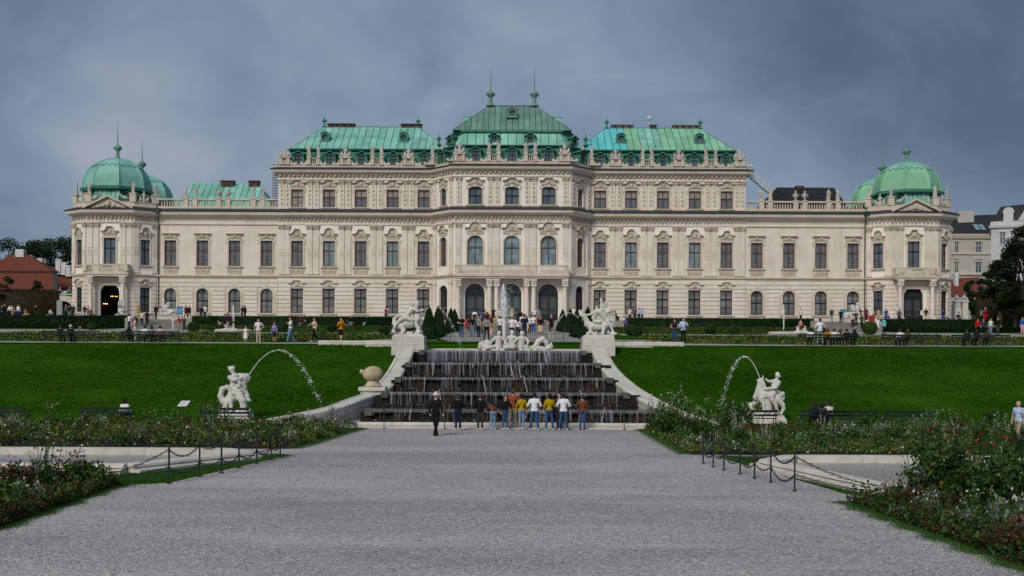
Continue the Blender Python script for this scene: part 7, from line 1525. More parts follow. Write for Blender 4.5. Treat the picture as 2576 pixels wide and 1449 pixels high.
# left: two red roofed houses
H1 = empty('red_roof_house', (xs(40, 180), 180, TERR1)); tag(H1, 'house with a hipped red tile roof at the far left', 'house'); zb = lambda py, D: EYE - (py - 900 - (-1250) * -SR * 0) * D / FPX - TERR1 + (-1240 * SR) * D / FPX * 0
def zz(py, px, D): return at(px, py, D).z - TERR1
w = 6.6; ze, za = zz(682, 40, 180), zz(641, 40, 184)
b = MB(); b.box(-w, w - .8, 0.3, 2.6, -.5, ze); b.build('wall', HW, H1); zl = zz(728, 40, 178); b = MB(); b.add([(-w - .2, .28, ze - .15), (w - .7, .28, ze - .15), (w + .8, -2.6, zl), (-w - .2, -2.6, zl)], [(3, 2, 1, 0)]); b.box(-w, w + .6, -2.4, .28, -.5, zl - .02); b.build('lower_roof', RED, H1)
b = MB(); b.add([(-w - .3, -.1, ze), (w - .5, -.1, ze), (w - .5, 3.4, ze), (-w - .3, 3.4, ze), (-1.0, 1.7, za), (.9, 1.7, za)], [(0, 1, 5, 4), (1, 2, 5), (2, 3, 4, 5), (3, 0, 4)]); b.build('roof', RED, H1)
b = MB(); b.box(-.8, .6, 1.3, 2.3, za - .6, za + .7); b.build('chimney', WH, H1)
H2 = empty('red_roof_house', (xs(128, 185), 185, TERR1)); tag(H2, 'long low house with a red roof and white chimneys next to the left pavilion', 'house'); z1, z2 = zz(730, 128, 185), zz(672, 128, 190)
b = MB(); b.box(-5, 7, 0.2, 9, -.5, z1); b.build('wall', HW, H2); b = MB(); b.add([(-5.4, 0, z1), (7.4, 0, z1), (7.4, 5, z2 - .5), (-5.4, 5, z2 + .3), (-5.4, 10, z1), (7.4, 10, z1)], [(0, 1, 2, 3), (3, 2, 5, 4), (0, 3, 4), (1, 5, 2)]); b.build('roof', RED, H2)
for px, y0, y1 in ((74, 643, 662), (101, 650, 676), (147, 652, 684), (161, 660, 686), (172, 668, 690)): x = xs(px, 188) - xs(128, 185); b = MB(); b.box(x - .42, x + .42, 2.6, 3.4, zz(y1 + 6, px, 188), zz(y0 + 4, px, 188)); b.box(x - .48, x + .48, 2.54, 3.46, zz(y0 + 4, px, 188) + .004, zz(y0, px, 188)); b.build('chimney', WH, H2)
H3 = empty('garden_gate', (xs(158, 160), 160, TERR1)); tag(H3, 'low curved cream gate wall with a dark arch beside the left pavilion', 'gate')
b = MB(); b.box(-2.2, -1.3, 0, .8, -.3, 3.5); b.box(1.3, 2.4, 0, .8, -.3, 3.4); b.strip(arc(0, 2.0, 1.3, 180, 0, 10, 1.0)[::-1], [(1.3 - .26 * i, 3.9 - .05 * abs(5 - i)) for i in range(11)], 0, .8); b.build('wall', TRIM, H3); b = MB(); b.box(-2.4, 2.5, -.1, .9, 3.9, 4.1); b.build('coping', COPPER, H3); b = MB(); b.box(-1.3, 1.3, .9, 1.0, -.3, 3.0); b.build('door', DARK, H3)
for px, lb in ((140, 'white seated figure on the gate wall nearer the hedge'), (164, 'white seated figure on the gate wall nearer the pavilion')): tag(link('gate_statue', SM['recline'][0], None, (xs(px, 159.8), 160.3, TERR1 + 4.1)), lb, 'statue', 'figures on the left gate wall')
# right: corner house, grey house, red roof, gate pillars
H4 = empty('corner_house', (xs(2446, 210), 210, TERR1)); tag(H4, 'cream town house with a black roof and corner windows right of the palace', 'house')
Z = lambda py: zz(py, 2446, 210)
b = MB(); b.box(-6.5, 6.0, 0, 10, -.5, Z(600)); b.build('wall', HW, H4); b = MB(); b.sweep([(0, Z(604)), (.3, Z(600)), (.55, Z(592)), (.6, Z(589)), (0, Z(589))], [(-6.5, 0), (6.0, 0)]); b.sweep([(0, Z(641)), (.22, Z(640)), (.22, Z(636)), (0, Z(636))], [(-6.5, 0), (6, 0)]); b.sweep([(0, Z(693)), (.3, Z(692)), (.3, Z(686)), (0, Z(685))], [(-6.5, 0), (6, 0)]); b.build('cornice', TRIM, H4)
b = MB(); b.add([(-7, -.5, Z(589)), (6.2, -.5, Z(589)), (6.2, 10, Z(589)), (-7, 10, Z(589)), (-5.5, 3, Z(540)), (6.2, 3, Z(534)), (6.2, 8, Z(534)), (-5.5, 8, Z(540))], [(0, 1, 5, 4), (1, 2, 6, 5), (2, 3, 7, 6), (3, 0, 4, 7), (4, 5, 6, 7)]); b.build('roof', SLATE, H4)
for x in (0.6, 1.7): b = MB(); b.add([(x, -.02, Z(578)), (x + .9, -.02, Z(578)), (x + .7, 1.2, Z(562)), (x - .2, 1.2, Z(562))], [(0, 1, 2, 3)]); b.build('skylight', GLASSB, H4)
b = MB(); b.box(-2.2, .9, 1.6, 3.2, Z(560), Z(527)); b.build('chimney', HW, H4)
for x in (-3.2, 1.1):
    for pz, hd in ((637 - 3, False), (687 - 2, True)): house_win(H4, x, Z(pz), 1.05 if x > 0 else .6, 2.0, 0, hd)
H5 = empty('grey_town_house', (xs(2540, 190), 190, TERR1), -.43); tag(H5, 'grey white town house with gabled dormers at the right edge', 'house'); Z = lambda py: zz(py, 2540, 190)
b = MB(); b.box(-3.1, 9, 0, 12, -.5, Z(570)); b.build('wall', HG, H5); b = MB(); b.sweep([(0, Z(576)), (.35, Z(572)), (.4, Z(566)), (.1, Z(565)), (.1, Z(556)), (-.3, Z(556)), (-.3, Z(576))], [(-3.1, 12), (-3.1, 0), (9, 0)]); b.build('cornice', HG, H5)
b = MB(); b.add([(-3.0, .3, Z(558)), (9, .3, Z(558)), (9, 12, Z(558)), (-3, 12, Z(558)), (-1.6, 2.2, Z(515)), (9, 2.2, Z(505)), (9, 10, Z(505)), (-1.6, 10, Z(515))], [(0, 1, 5, 4), (1, 2, 6, 5), (2, 3, 7, 6), (3, 0, 4, 7), (4, 5, 6, 7)]); b.build('roof', SLATE, H5)
b = MB(); b.xz([(1.2, Z(556)), (4.8, Z(556)), (3.0, Z(512))], -.2, 2); b.build('gable', HG, H5); b = MB(); b.box(-1.1, .5, -.1, 2, Z(556), Z(535)); b.xz(arc(-.3, Z(535), .95, 0, 180, 8, 1.0), -.12, 2); b.build('dormer', HG, H5)
for x in (-1.2, 1.0, 3.0, 5): 
    for pz in (613, 668): house_win(H5, x, Z(pz), .8, 2.1, 0, m=HG)
H6 = empty('red_roof_house', (xs(2430, 170), 170, TERR1)); tag(H6, 'small red roof behind the right gate pillars', 'house'); z1, z2 = zz(745, 2430, 170), zz(697, 2430, 174)
b = MB(); b.box(-2.6, 3.6, .2, 6, -.4, z1); b.build('wall', HW, H6); b = MB(); b.add([(-2.9, 0, z1), (3.8, 0, z1), (3.8, 4, z2), (-2.9, 4, z2 - .3), (-2.9, 8, z1), (3.8, 8, z1)], [(0, 1, 2, 3), (3, 2, 5, 4), (0, 3, 4), (1, 5, 2)]); b.build('roof', RED, H6); b = MB(); b.box(-.9, -.3, 2.2, 3, z1, z2 + .6); b.build('chimney', WH, H6)
for px, lb in ((2406, 'grey gate pillar with an urn nearest the right pavilion'), (2425, 'grey gate pillar with an urn nearer the right hedge')):
    b = MB(); b.box(-.4, .4, -.4, .4, -.2, 3.0); b.box(-.5, .5, -.5, .5, 3.0, 3.2); o = b.build('gate_pillar', MARK, None, (xs(px, 152), 152, TERR1)); tag(o, lb, 'pillar', 'gate pillars right of the palace'); b = MB(); b.lathe([(.2, 3.2), (.12, 3.3), (.34, 3.6), (.36, 3.75), (.15, 3.9), (.03, 4.1)], 10); b.build('urn', HG, o)
b = MB(); b.box(xs(2393, 153), xs(2434, 153), 152.6, 153, TERR1 - .3, TERR1 + 2.7); tag(b.build('garden_wall', HG), 'grey garden wall between the right pavilion and the hedge', 'wall')
# glow of chandeliers in the open left doorway
GLOW = bpy.data.materials.new('warm_bulb'); GLOW.use_nodes = True; n_ = GLOW.node_tree.nodes['Principled BSDF']; n_.inputs['Emission Color'].default_value = (1, .5, .15, 1); n_.inputs['Emission Strength'].default_value = 3.5
for x, y, z, n_, rad, lb in ((-54.45, 2.2, 2.95, 8, .42, 'lit chandelier high in the open doorway of the left pavilion'), (-55.75, 2.6, 1.95, 6, .26, 'smaller lit lamp low in the open doorway of the left pavilion')):
    r = empty('chandelier', (PX + x, PY + y - 1.2, PZ + z)); tag(r, lb, 'chandelier'); b = MB(); b.tube([(0, 0, 1.4), (0, 0, 0)], .02, 5); b.lathe([(.03, -.2), (.09, -.1), (.03, 0)], 8)
    for k in range(n_): a = 2 * PI * k / n_; b.tube([(0, 0, -.05), (rad * .6 * math.cos(a), rad * .6 * math.sin(a), -.14), (rad * math.cos(a), rad * math.sin(a), .0)], .015, 4)
    b.build('frame', BRICKD, r)
    for k in range(n_): a = 2 * PI * k / n_; b = MB(); b.lathe([(.01, 0), (.036, .04), (.03, .08), (.01, .12)], 6, (rad * math.cos(a), rad * math.sin(a), 0)); b.build('bulb', GLOW, r)
# tufts that roughen the lawns
for s, sd in ((-1, 'left'), (1, 'right')):
    L = Leaves(100 + s); r = L.r; n = 90000; y = 52.6 + 26.2 * r.random(n); x0 = np.array([wall_left(v) if s < 0 else wall_right(v) for v in y]) + s * .6; x = x0 + s * 27 * r.random(n)
    t = np.clip((y - 52.4) / 25.8, 0, 1); C = np.stack([x, y, .06 + 4.16 * t ** 1.16 - np.maximum(0, t - .93) * .6 + .03], 1)
    g = np.sin(x * .55 + 2 * np.sin(y * .31)) * np.sin(y * .42 + 1.7 * np.sin(x * .23)); m = np.where(r.random(n) < .5 + .35 * g, 1, 0); m[r.random(n) < .03] = 2
    L.quads(C, .035, m, up=3.0); tag(link('lawn_tufts', L.mesh('lawn_tufts', [mat('turf_dark', (.014, .052, .003), .9, spec=0), mat('turf_light', (.040, .116, .006), .9, spec=0), mat('turf_dry', (.09, .135, .018), .9, spec=0)])), 'short uneven grass of the %s lawn' % sd, 'grass', kind='stuff')
# ------------------------------------------------------------------ people
CLOTH = {}
HEX = {'black': '17171b', 'white': 'e4e5e8', 'grey': '8b8d92', 'dgrey': '3c3e44', 'navy': '1c2540', 'jeans': '35557c', 'ljeans': '7390ac', 'blue': '2b5aa5', 'lblue': 'b4c8e6', 'beige': 'c2ae92', 'khaki': 'a5977c', 'orange': 'c07a1c', 'mustard': 'a98a10', 'red': 'b3202a', 'pink': 'd8aaae', 'purple': '7a5aa5', 'lilac': '9a86b8', 'green': '4a5a44', 'teal': '6fc0c0', 'brown': '6b4433', 'rust': '8a4a34', 'yellow': 'a8965c', 'cream': 'd9d2c4', 'dblue': '1f2c86', 'dred': '5a1f24'}
def cloth(n):
    k = 'cloth_' + n
    if k not in MATS: mat(k, lin(HEX[n]), .85, var=.18, scale=5, spec=.15)
    return MATS[k]
SKIN = [mat('skin_light', (.52, .32, .23), .6), mat('skin_tan', (.38, .22, .15), .6), mat('skin_dark', (.13, .075, .05), .6)]
HAIRM = {'d': mat('dark_hair', (.014, .011, .010), .6), 'b': mat('brown_hair', (.06, .035, .02), .6), 'l': mat('blond_hair', (.28, .19, .09), .6), 'g': mat('grey_hair', (.36, .35, .34), .7), 'h': mat('white_hat', (.6, .58, .52), .8), 'r': mat('brown_hat', (.10, .05, .035), .8)}
SHOE = {'w': mat('white_shoe', (.62, .62, .62), .6), 'k': mat('black_shoe', (.015, .015, .016), .5)}
EYE_M = mat('eye', (.02, .015, .012), .3)
ARMS = {'side': (((.25, .02, 1.15), (.27, -.06, .88)), ((-.25, .02, 1.15), (-.27, -.06, .88))),
        'swing': (((.24, .1, 1.16), (.25, .02, .92)), ((-.24, -.06, 1.16), (-.24, -.22, .98))),
        'photo': (((.27, -.12, 1.2), (.1, -.3, 1.5)), ((-.27, -.12, 1.2), (-.1, -.3, 1.5))),
        'hip': (((.38, .06, 1.18), (.2, -.04, 1.0)), ((-.25, .02, 1.15), (-.27, -.06, .88))),
        'reach': (((.24, .04, 1.15), (.26, -.05, .9)), ((-.42, -.06, 1.28), (-.66, -.12, 1.2))),
        'front': (((.3, -.04, 1.16), (.1, -.26, 1.1)), ((-.3, -.04, 1.16), (-.1, -.26, 1.1))),
        'phone': (((.25, -.08, 1.17), (.13, -.26, 1.32)), ((-.25, .02, 1.15), (-.27, -.06, .88))),
        'chin': (((.26, -.12, 1.2), (.06, -.16, 1.46)), ((-.3, -.04, 1.16), (-.1, -.24, 1.1))),
        'lap': (((.25, -.06, 1.16), (.14, -.34, 1.05)), ((-.25, -.06, 1.16), (-.14, -.34, 1.05)))}
LEGS = {'stand': (((.09, -.01, .5), (.1, .02, .08)), ((-.09, -.01, .5), (-.1, .02, .08))), 'wide': (((.13, -.02, .5), (.18, .03, .08)), ((-.13, -.01, .5), (-.18, .02, .08))),
        'walk': (((.09, -.16, .52), (.09, -.24, .1)), ((-.09, .06, .5), (-.09, .3, .14))), 'cross': (((.06, -.05, .5), (-.03, -.06, .08)), ((-.07, .03, .5), (.04, .05, .08)))}
BODY = {}
def body_mesh(arms, legs, fem, low, sleeve, tw=0.0):
    key = (arms, legs, fem, low, sleeve, tw)
    if key in BODY: return BODY[key]
    sit = legs == 'sit'; bend = legs == 'bend'; P = []
    dz = -.45 if sit else 0.0; sh, hp, wa = (.165, .112, .112) if fem else (.19, .104, .128)
    q = np.array((0, -.35, -.15)) if bend else np.zeros(3)
    def T(p): return tuple(np.array(p, float) + np.array((0, 0, dz)) + (q * max(0, (p[2] - .95) / .5) if bend else 0))
    TOP = 1 if low != 'alltop' else 1
    P += [(T((0, 0, 1.34)), T((0, 0, 1.12)), .13 if not fem else .12, wa, 1), (T((0, 0, 1.12)), T((0, 0, .96)), wa, hp + .025, 1), (T((-sh + .03, 0, 1.41)), T((sh - .03, 0, 1.41)), .075, .075, 1), (T((-.07, 0, 1.3)), T((.07, 0, 1.3)), .125, .125, 1)]
    if fem: P += [(T((s * .07, -.1, 1.26)), T((s * .07, -.1, 1.25)), .065, .065, 1) for s in (-1, 1)]
    P += [(T((-hp * .55, 0.01, .95)), T((hp * .55, 0.01, .95)), hp + .015, hp + .015, 2)]
    P += [(T((0, 0, 1.44)), T((0, -.015, 1.54)), .055, .05, 0), (T((0, -.02, 1.6)), T((0, -.01, 1.67)), .078, .088, 0), (T((0, -.1, 1.6)), T((0, -.105, 1.585)), .016, .018, 0), (T((-.085, 0, 1.62)), T((.085, 0, 1.62)), .022, .022, 0)]
    for s, (el, ha) in zip((1, -1), ARMS[arms]):
        S = (s * sh, 0, 1.40); P += [(T(S), T(np.array(S) * .45 + np.array(el) * .55), .062, .054, 1), (T(np.array(S) * .45 + np.array(el) * .55), T(el), .052, .046, 1 if sleeve == 'long' else 0), (T(el), T(np.array(el) * .2 + np.array(ha) * .8), .044, .034, 1 if sleeve == 'long' else 0), (T(np.array(el) * .2 + np.array(ha) * .8), T(ha), .032, .036, 0)]
        if sleeve == 'none': P[-4] = P[-4][:4] + (0,)
    HA = [(np.array(T(e)), np.array(T(h))) for e, h in ARMS[arms]]
    if sit: LG = (((.11, -.44, .5), (.12, -.42, .09)), ((-.11, -.44, .5), (-.13, -.46, .09)))
    elif bend: LG = LEGS['stand']
    else: LG = LEGS[legs]
    for s, (kn, an) in zip((1, -1), LG):
        hpz = .5 if sit else .93; H_ = (s * .085, .0, hpz); lower = 2 if low in ('trousers',) else 0
        P += [(H_, tuple(np.array(H_) * .35 + np.array(kn) * .65), .092 + (.012 if fem else 0), .07, 2 if low != 'dress' else 0), (tuple(np.array(H_) * .35 + np.array(kn) * .65), kn, .068, .06, 2 if low in ('trousers', 'shorts') else 0), (kn, an, .062 if low == 'trousers' else .055, .052 if low == 'trousers' else .038, lower)]
        P += [((an[0], an[1] + .03, an[2] - .03), (an[0] + s * .02, an[1] - .15, an[2] - .04), .045, .038, 3)]
    if low in ('skirt', 'dress') and not sit:
        m = 2 if low == 'skirt' else 1
        for z0, z1, r0, r1 in ((.98, .78, .13, .17), (.78, .52, .165, .2)): P += [((-.04, 0, z0), (-.05, 0, z1), r0, r1, m), ((.04, 0, z0), (.05, 0, z1), r0, r1, m)]
    V, Q, fm = blob(P, .027, .03)
    if not sit and not bend and low != 'dress':
        c = V[Q].mean(1); zc_ = .99 if fem else .90; k = (np.abs(c[:, 0]) < .19) & (c[:, 2] > .74) & (c[:, 2] < 1.15) & ((fm == 1) | (fm == 2)) & (np.abs(c[:, 1]) < .2); fm[k] = np.where(c[k, 2] > zc_, 1, 2)
    mb = MB(); mb.v = []; 
    for el, ha in HA:      # fingers and thumb, slightly curled
        d = (ha - el) / np.linalg.norm(ha - el); u = np.cross(d, (0, 1, 0)); u = u / (np.linalg.norm(u) + 1e-6); w = np.cross(u, d)
        for k, (o, ln) in enumerate(((-.024, .062), (-.008, .072), (.008, .068), (.022, .054))): a = ha + u * o + d * .015; mb.tube([a, a + d * (.03 + ln * .5), a + d * (.03 + ln * .85) - w * .018], [.010, .009, .006], 4)
        a = ha - u * .026; mb.tube([a, a - u * .03 + d * .02, a - u * .036 + d * .05], [.011, .010, .007], 4)
    n0 = len(mb.f); hz = T((0, -.01, 1.63)); 
    for s in (-1, 1): mb.lathe([(.003, -.009), (.011, 0), (.003, .009)], 5, (s * .032, hz[1] - .083, hz[2] + .012), cap=False)
    me = bpy.data.meshes.new('person'); n = len(V); fs = [tuple(f) for f in Q.tolist()] + [tuple(i + n for i in f) for f in mb.f]
    me.from_pydata([tuple(v) for v in V.tolist()] + [tuple(v) for v in mb.v], [], fs)
    for i in range(5): me.materials.append(SKIN[0])
    me.polygons.foreach_set('material_index', fm.tolist() + [0] * n0 + [4] * (len(mb.f) - n0)); me.polygons.foreach_set('use_smooth', [True] * len(fs)); me.update()
    hd = (T((0, -.015, 1.64)))
    BODY[key] = (me, hd); return BODY[key]
HAIRS = {}
def hair_mesh(style):
    if style in HAIRS: return HAIRS[style]
    P = limb((0, .02, .03, .1), (0, .03, -.02, .088))
    if style == 'long': P += limb((0, .05, 0, .1), (0, .08, -.18, .09), (0, .09, -.36, .06)) + limb((.07, .02, 0, .05), (.08, .05, -.2, .04)) + limb((-.07, .02, 0, .05), (-.08, .05, -.2, .04))
    elif style == 'bun': P += limb((0, .1, .08, .05), (0, .11, .1, .05)) + limb((0, .05, -.02, .08), (0, .06, -.08, .06))
    elif style == 'bob': P += limb((.06, .03, -.02, .055), (.07, .04, -.12, .045)) + limb((-.06, .03, -.02, .055), (-.07, .04, -.12, .045)) + limb((0, .06, -.02, .08), (0, .07, -.12, .06))
    elif style == 'hat': P = limb((0, 0.01, .06, .098), (0, .01, .1, .08))
    elif style == 'bald': P = limb((0, .06, -.04, .06), (0, .06, -.05, .06))
    V, Q, _ = blob(P, .024, .03)
    if style == 'hat':
        b = MB(); b.lathe([(.08, .035), (.18, .03), (.185, .045), (.09, .065)], 16); n = len(V); Q = [tuple(f) for f in Q.tolist()] + [tuple(i + n for i in f) for f in b.f]; me = bpy.data.meshes.new('hat'); me.from_pydata([tuple(v) for v in V.tolist()] + [tuple(v) for v in b.v], [], Q); me.materials.append(HAIRM['d']); me.polygons.foreach_set('use_smooth', [True] * len(Q)); me.update()
    else: me = np_mesh('hair', V, Q, HAIRM['d'], smooth=True)
    HAIRS[style] = me; return me
BAGM = MB(); BAGM.lathe([(.02, -.17), (.1, -.16), (.12, -.05), (.1, .08), (.03, .12)], 10); BAGM.tube([(-.02, 0, .1), (.0, 0, .3), (.1, -.03, .52), (.16, -.02, .5)], .012, 4); BAGM = BAGM.mesh('shoulder_bag', cloth('black'), True)
PACK = stone('backpack', limb((0, 0, -.14, .1), (0, .02, .14, .1)) + limb((-.07, 0, -.14, .1), (-.06, .02, .12, .1)) + limb((.07, 0, -.14, .1), (.06, .02, .12, .1)), cloth('dgrey'), .035, .03)
def person(loc, h, label, arms='side', legs='stand', rz=0, fem=False, low='trousers', sleeve='long', top='black', bottom='jeans', shoe='k', hair='short', hc='d', skin=0, bag=None, group=None):
    me, hd = body_mesh(arms, legs, fem, low, sleeve); o = link('person', me, None, loc, math.radians(rz))
    for i, m in enumerate((SKIN[skin], cloth(top), cloth(bottom), SHOE[shoe], EYE_M)): o.material_slots[i].link = 'OBJECT'; o.material_slots[i].material = m
    s = h / 1.76; o.scale = (s * (1.04 if not fem else 1), s, s); tag(o, label, 'person', group)
    hh = link('hat' if hair == 'hat' else 'hair', hair_mesh(hair), o, hd); hh.material_slots[0].link = 'OBJECT'; hh.material_slots[0].material = HAIRM[hc]
    if bag in ('shoulder',): link('shoulder_bag', BAGM, o, (-.22, .08, .98))
    elif bag: k = link('backpack', PACK, o, (0, .2, 1.22)); k.material_slots[0].link = 'OBJECT'; k.material_slots[0].material = cloth(bag)
    if abs(rz) > 900: pass
    return o
def gz(px, py): p = gp(px, py); return Vector(p)
PEOPLE = []
def R_(px, py, hpx, label, **k):       # someone on the upper garden, feet at py, hpx pixels tall
    p = ramp_at(px, py); person(p + Vector((0, 0, .015)), hpx * p.y / FPX, label, **k)
def T_(px, D, h, label, **k):          # on the terrace
    p = at(px, 800, D); person((p.x, D, terrace_z(D)), h, label, **k)
def S_(px, D, h, label, **k):          # on the middle or side steps
    p = at(px, 800, D); n = 9; i = min(n, max(0, math.ceil((D - 126.8) / 3.18 * n))); person((p.x, D, ramp_z(126.8) + (TERR0 - ramp_z(126.8)) * i / n + .006), h, label, **k)
def G_(px, py, hpx, label, **k): p = gz(px, py); person(p, hpx * p.y / FPX, label, **k)
def B_(px, label, up=True, h=1.72, dy=.17, **k):
    D = 80.2 if up else 51.3; x = bx(px, D) if up else lx(px, D); k.setdefault('rz', 180); person((x, D + dy, (z80 if up else 0.0) - .0), h, label, legs='sit', **{'arms': 'lap', **k})
# row at the foot of the cascade
G_(1096, 1097, 109, 'person all in black with a white cap walking in front of the cascade', arms='side', legs='cross', rz=160, top='black', bottom='black', hair='hat', hc='h')
G_(1152, 1083, 92, 'woman in a black top and dark jeans facing the cascade, left of the row', arms='front', rz=180, fem=True, top='black', bottom='navy', shoe='w', hair='bun', hc='b')
G_(1208, 1082, 90, 'dark figure with bent arms second from the left in the cascade row', arms='front', rz=175, top='black', bottom='dgrey', shoe='w', hair='short', hc='b')
G_(1240, 1081, 78, 'blurred brown dressed person crouching between others in the cascade row', arms='front', legs='bend', rz=200, top='brown', bottom='ljeans', shoe='w')
G_(1271, 1081, 86, 'dark haired woman in a black top turned to the viewer before the cascade', arms='hip', rz=25, fem=True, top='black', bottom='jeans', hair='long', hc='b', shoe='w')
G_(1290, 1078, 100, 'man in a rust red shirt photographing above the cascade row', arms='photo', legs='wide', rz=150, top='rust', bottom='khaki', shoe='k', hc='b')
G_(1312, 1081, 90, 'woman in a mustard top and pale jeans in the middle of the cascade row', arms='side', rz=190, fem=True, top='mustard', bottom='ljeans', shoe='w', hair='bun')
G_(1344, 1083, 95, 'person in a white shirt and grey blue trousers in the cascade row', arms='front', legs='wide', rz=180, top='white', bottom='jeans', shoe='w')
G_(1382, 1083, 93, 'woman in a mustard top and blue jeans carrying a black bag', arms='side', legs='wide', rz=180, fem=True, top='mustard', bottom='jeans', shoe='w', hair='bun', bag='shoulder')
G_(1407, 1079, 91, 'man in sunglasses behind the white shirted person, looking back', arms='front', rz=330, top='dgrey', bottom='dgrey')
G_(1417, 1083, 94, 'person in a white shirt and jeans at the right of the cascade row', arms='front', legs='wide', rz=180, top='white', bottom='jeans', shoe='w')
G_(1465, 1081, 88, 'brown dressed person in blue jeans at the right end of the cascade row', arms='front', rz=180, top='brown', bottom='jeans', shoe='k', hc='b')
# lower benches and far right
B_(311, 'dark haired woman in a white shirt on the lower left bench', False, 1.7, fem=True, top='white', bottom='navy', hair='bun')
B_(2052, 'woman with long black hair on the lower right bench', False, 1.66, fem=True, top='navy', bottom='black', hair='long'); B_(2071, 'dark haired person in the middle on the lower right bench', False, 1.68, rz=150, top='dgrey', bottom='black', hair='bob'); B_(2088, 'person in a cream shirt on the right of the lower right bench', False, 1.74, rz=200, top='cream', bottom='navy')
person((lx(2563, 43), 43, 0), 1.66, 'bald man in a blue and white patterned shirt at the far right', arms='side', legs='walk', rz=-60, top='lblue', bottom='khaki', sleeve='short', hair='bald', hc='g')
# upper promenade, left
R_(618, 862, 41, 'little girl in a white dress on the promenade', arms='side', fem=True, low='dress', sleeve='none', top='white', bottom='white', hair='long', hc='l', rz=15)
R_(650, 862, 60, 'man in a white tee and beige trousers with a hand on his hip', arms='hip', rz=20, top='white', bottom='beige', sleeve='short', shoe='w', hc='b')
R_(690, 861, 50, 'girl in a lilac top and dark shorts with a jacket', arms='side', fem=True, low='shorts', top='lilac', bottom='navy', hair='bun', hc='b', rz=-20)
R_(731, 862, 65, 'person in a striped white shirt and pale jeans walking left', arms='phone', legs='walk', rz=-65, fem=True, top='white', bottom='ljeans', sleeve='short', hair='bun')
R_(791, 861, 62, 'woman in a beige top and black trousers stretching out an arm', arms='reach', legs='walk', rz=-50, fem=True, top='beige', bottom='black', shoe='w', hair='bun')
R_(858, 860, 60, 'man in an orange jacket and black shorts holding up a phone', arms='photo', legs='cross', rz=20, low='shorts', top='orange', bottom='black', hc='b')
B_(149, 'person in a black coat on the far left promenade bench', top='black', bottom='black', hc='b'); B_(175, 'person in a black coat and white hat on the far left promenade bench', top='black', bottom='black', hair='hat', hc='h')
B_(322, 'hunched black figure at the left end of the second bench', top='black', bottom='black', hair='bob'); B_(362, 'person in a white shirt on the second promenade bench', top='white', bottom='navy'); B_(380, 'dark haired woman in a grey top on the second promenade bench', fem=True, top='grey', bottom='black', hair='bob'); B_(401, 'person in a pink shirt on the second promenade bench', top='pink', bottom='dgrey')
R_(340, 858, 62, 'woman in a pale pink top standing behind the second bench', arms='front', rz=-70, fem=True, top='pink', bottom='cream', sleeve='short', hair='long', hc='b')
R_(201, 831, 36, 'woman in a black dress with bare legs near the left hedge', fem=True, low='shorts', top='black', bottom='black', hair='bob', rz=180)
S_(325, 126.7, 1.72, 'person in a white top at the foot of the left steps', arms='photo', rz=150, top='white', bottom='navy'); S_(357, 127.6, 1.7, 'person in white and navy on the left steps', arms='front', rz=180, top='cream', bottom='navy'); S_(370, 127.2, 1.78, 'tall person in black on the left steps', rz=170, top='black', bottom='black', hair='bob')
S_(349, 129.8, 1.68, 'woman in a yellow dress at the top of the left steps', fem=True, low='dress', top='yellow', bottom='yellow', hair='long', rz=30)
# terrace, left
for px, D, h, lb, k in ((5, 139, 1.68, 'dark clothed person at the left edge of the terrace', dict(top='navy', bottom='black')), (12, 138, 1.82, 'man in a dark suit at the far left of the terrace', dict(top='black', bottom='black', rz=20)), (25, 137, 1.72, 'woman in a white blouse and black trousers at the far left', dict(fem=True, top='white', bottom='black', hair='bob', arms='front')), (31, 138.5, 1.7, 'person in grey close behind the white bloused woman', dict(top='grey', bottom='khaki', sleeve='short')),
        (46, 137.5, 1.74, 'woman in a white top and bright blue trousers', dict(fem=True, top='white', bottom='dblue', sleeve='none', hair='short', hc='l')), (92, 141, 1.72, 'dark figure holding up a phone before the left hedge wall', dict(arms='photo', top='black', bottom='dgrey', rz=-40)), (166, 139, 1.78, 'man in a green grey coat beside the left pavilion', dict(top='green', bottom='black', rz=150, hair='bald', hc='g')), (174, 140, 1.7, 'person in light jeans behind the green coated man', dict(top='navy', bottom='ljeans')), (184, 140, 1.76, 'person in black by the left corner of the pavilion', dict(top='black', bottom='black')),
        (213, 138, 1.72, 'person in a dark shirt and jeans by the left column', dict(top='navy', bottom='ljeans', rz=30)), (222, 138.6, 1.7, 'person in a faded pink shirt by the left column', dict(top='pink', bottom='grey')), (229, 137.4, 1.25, 'child in a dark red coat beside the left column', dict(top='dred', bottom='dred', low='dress', fem=True)), (392, 135, 1.8, 'man in a dark suit near the downpipe, left', dict(top='black', bottom='dgrey', rz=60)), (404, 133.2, 1.6, 'woman in a white dress beside the left sphinx', dict(fem=True, low='dress', top='pink', bottom='white', hair='long')),
        (468, 134.5, 1.74, 'woman in a dark coat walking right of the blue board', dict(fem=True, top='dred', bottom='dgrey', legs='walk', rz=50)), (476, 135, 1.7, 'man in a dark jacket walking right of the blue board', dict(top='black', bottom='dgrey', legs='walk', rz=50)), (506, 136, 1.74, 'person in dark blue before the arched window', dict(top='navy', bottom='navy')), (515, 136.3, 1.82, 'man in a white shirt before the arched window', dict(top='white', bottom='black', sleeve='short')),
        (609, 137, 1.75, 'man in black embracing a woman on the terrace', dict(top='black', bottom='black', arms='reach', rz=-60)), (616, 136.8, 1.8, 'woman in black in the embracing pair on the terrace', dict(top='black', bottom='black', fem=True, hair='long', rz=60)), (971, 136, 1.72, 'person in white with a red bag left of the middle', dict(top='white', bottom='black', bag='red', rz=180))):
    T_(px, D, h, lb, **k)
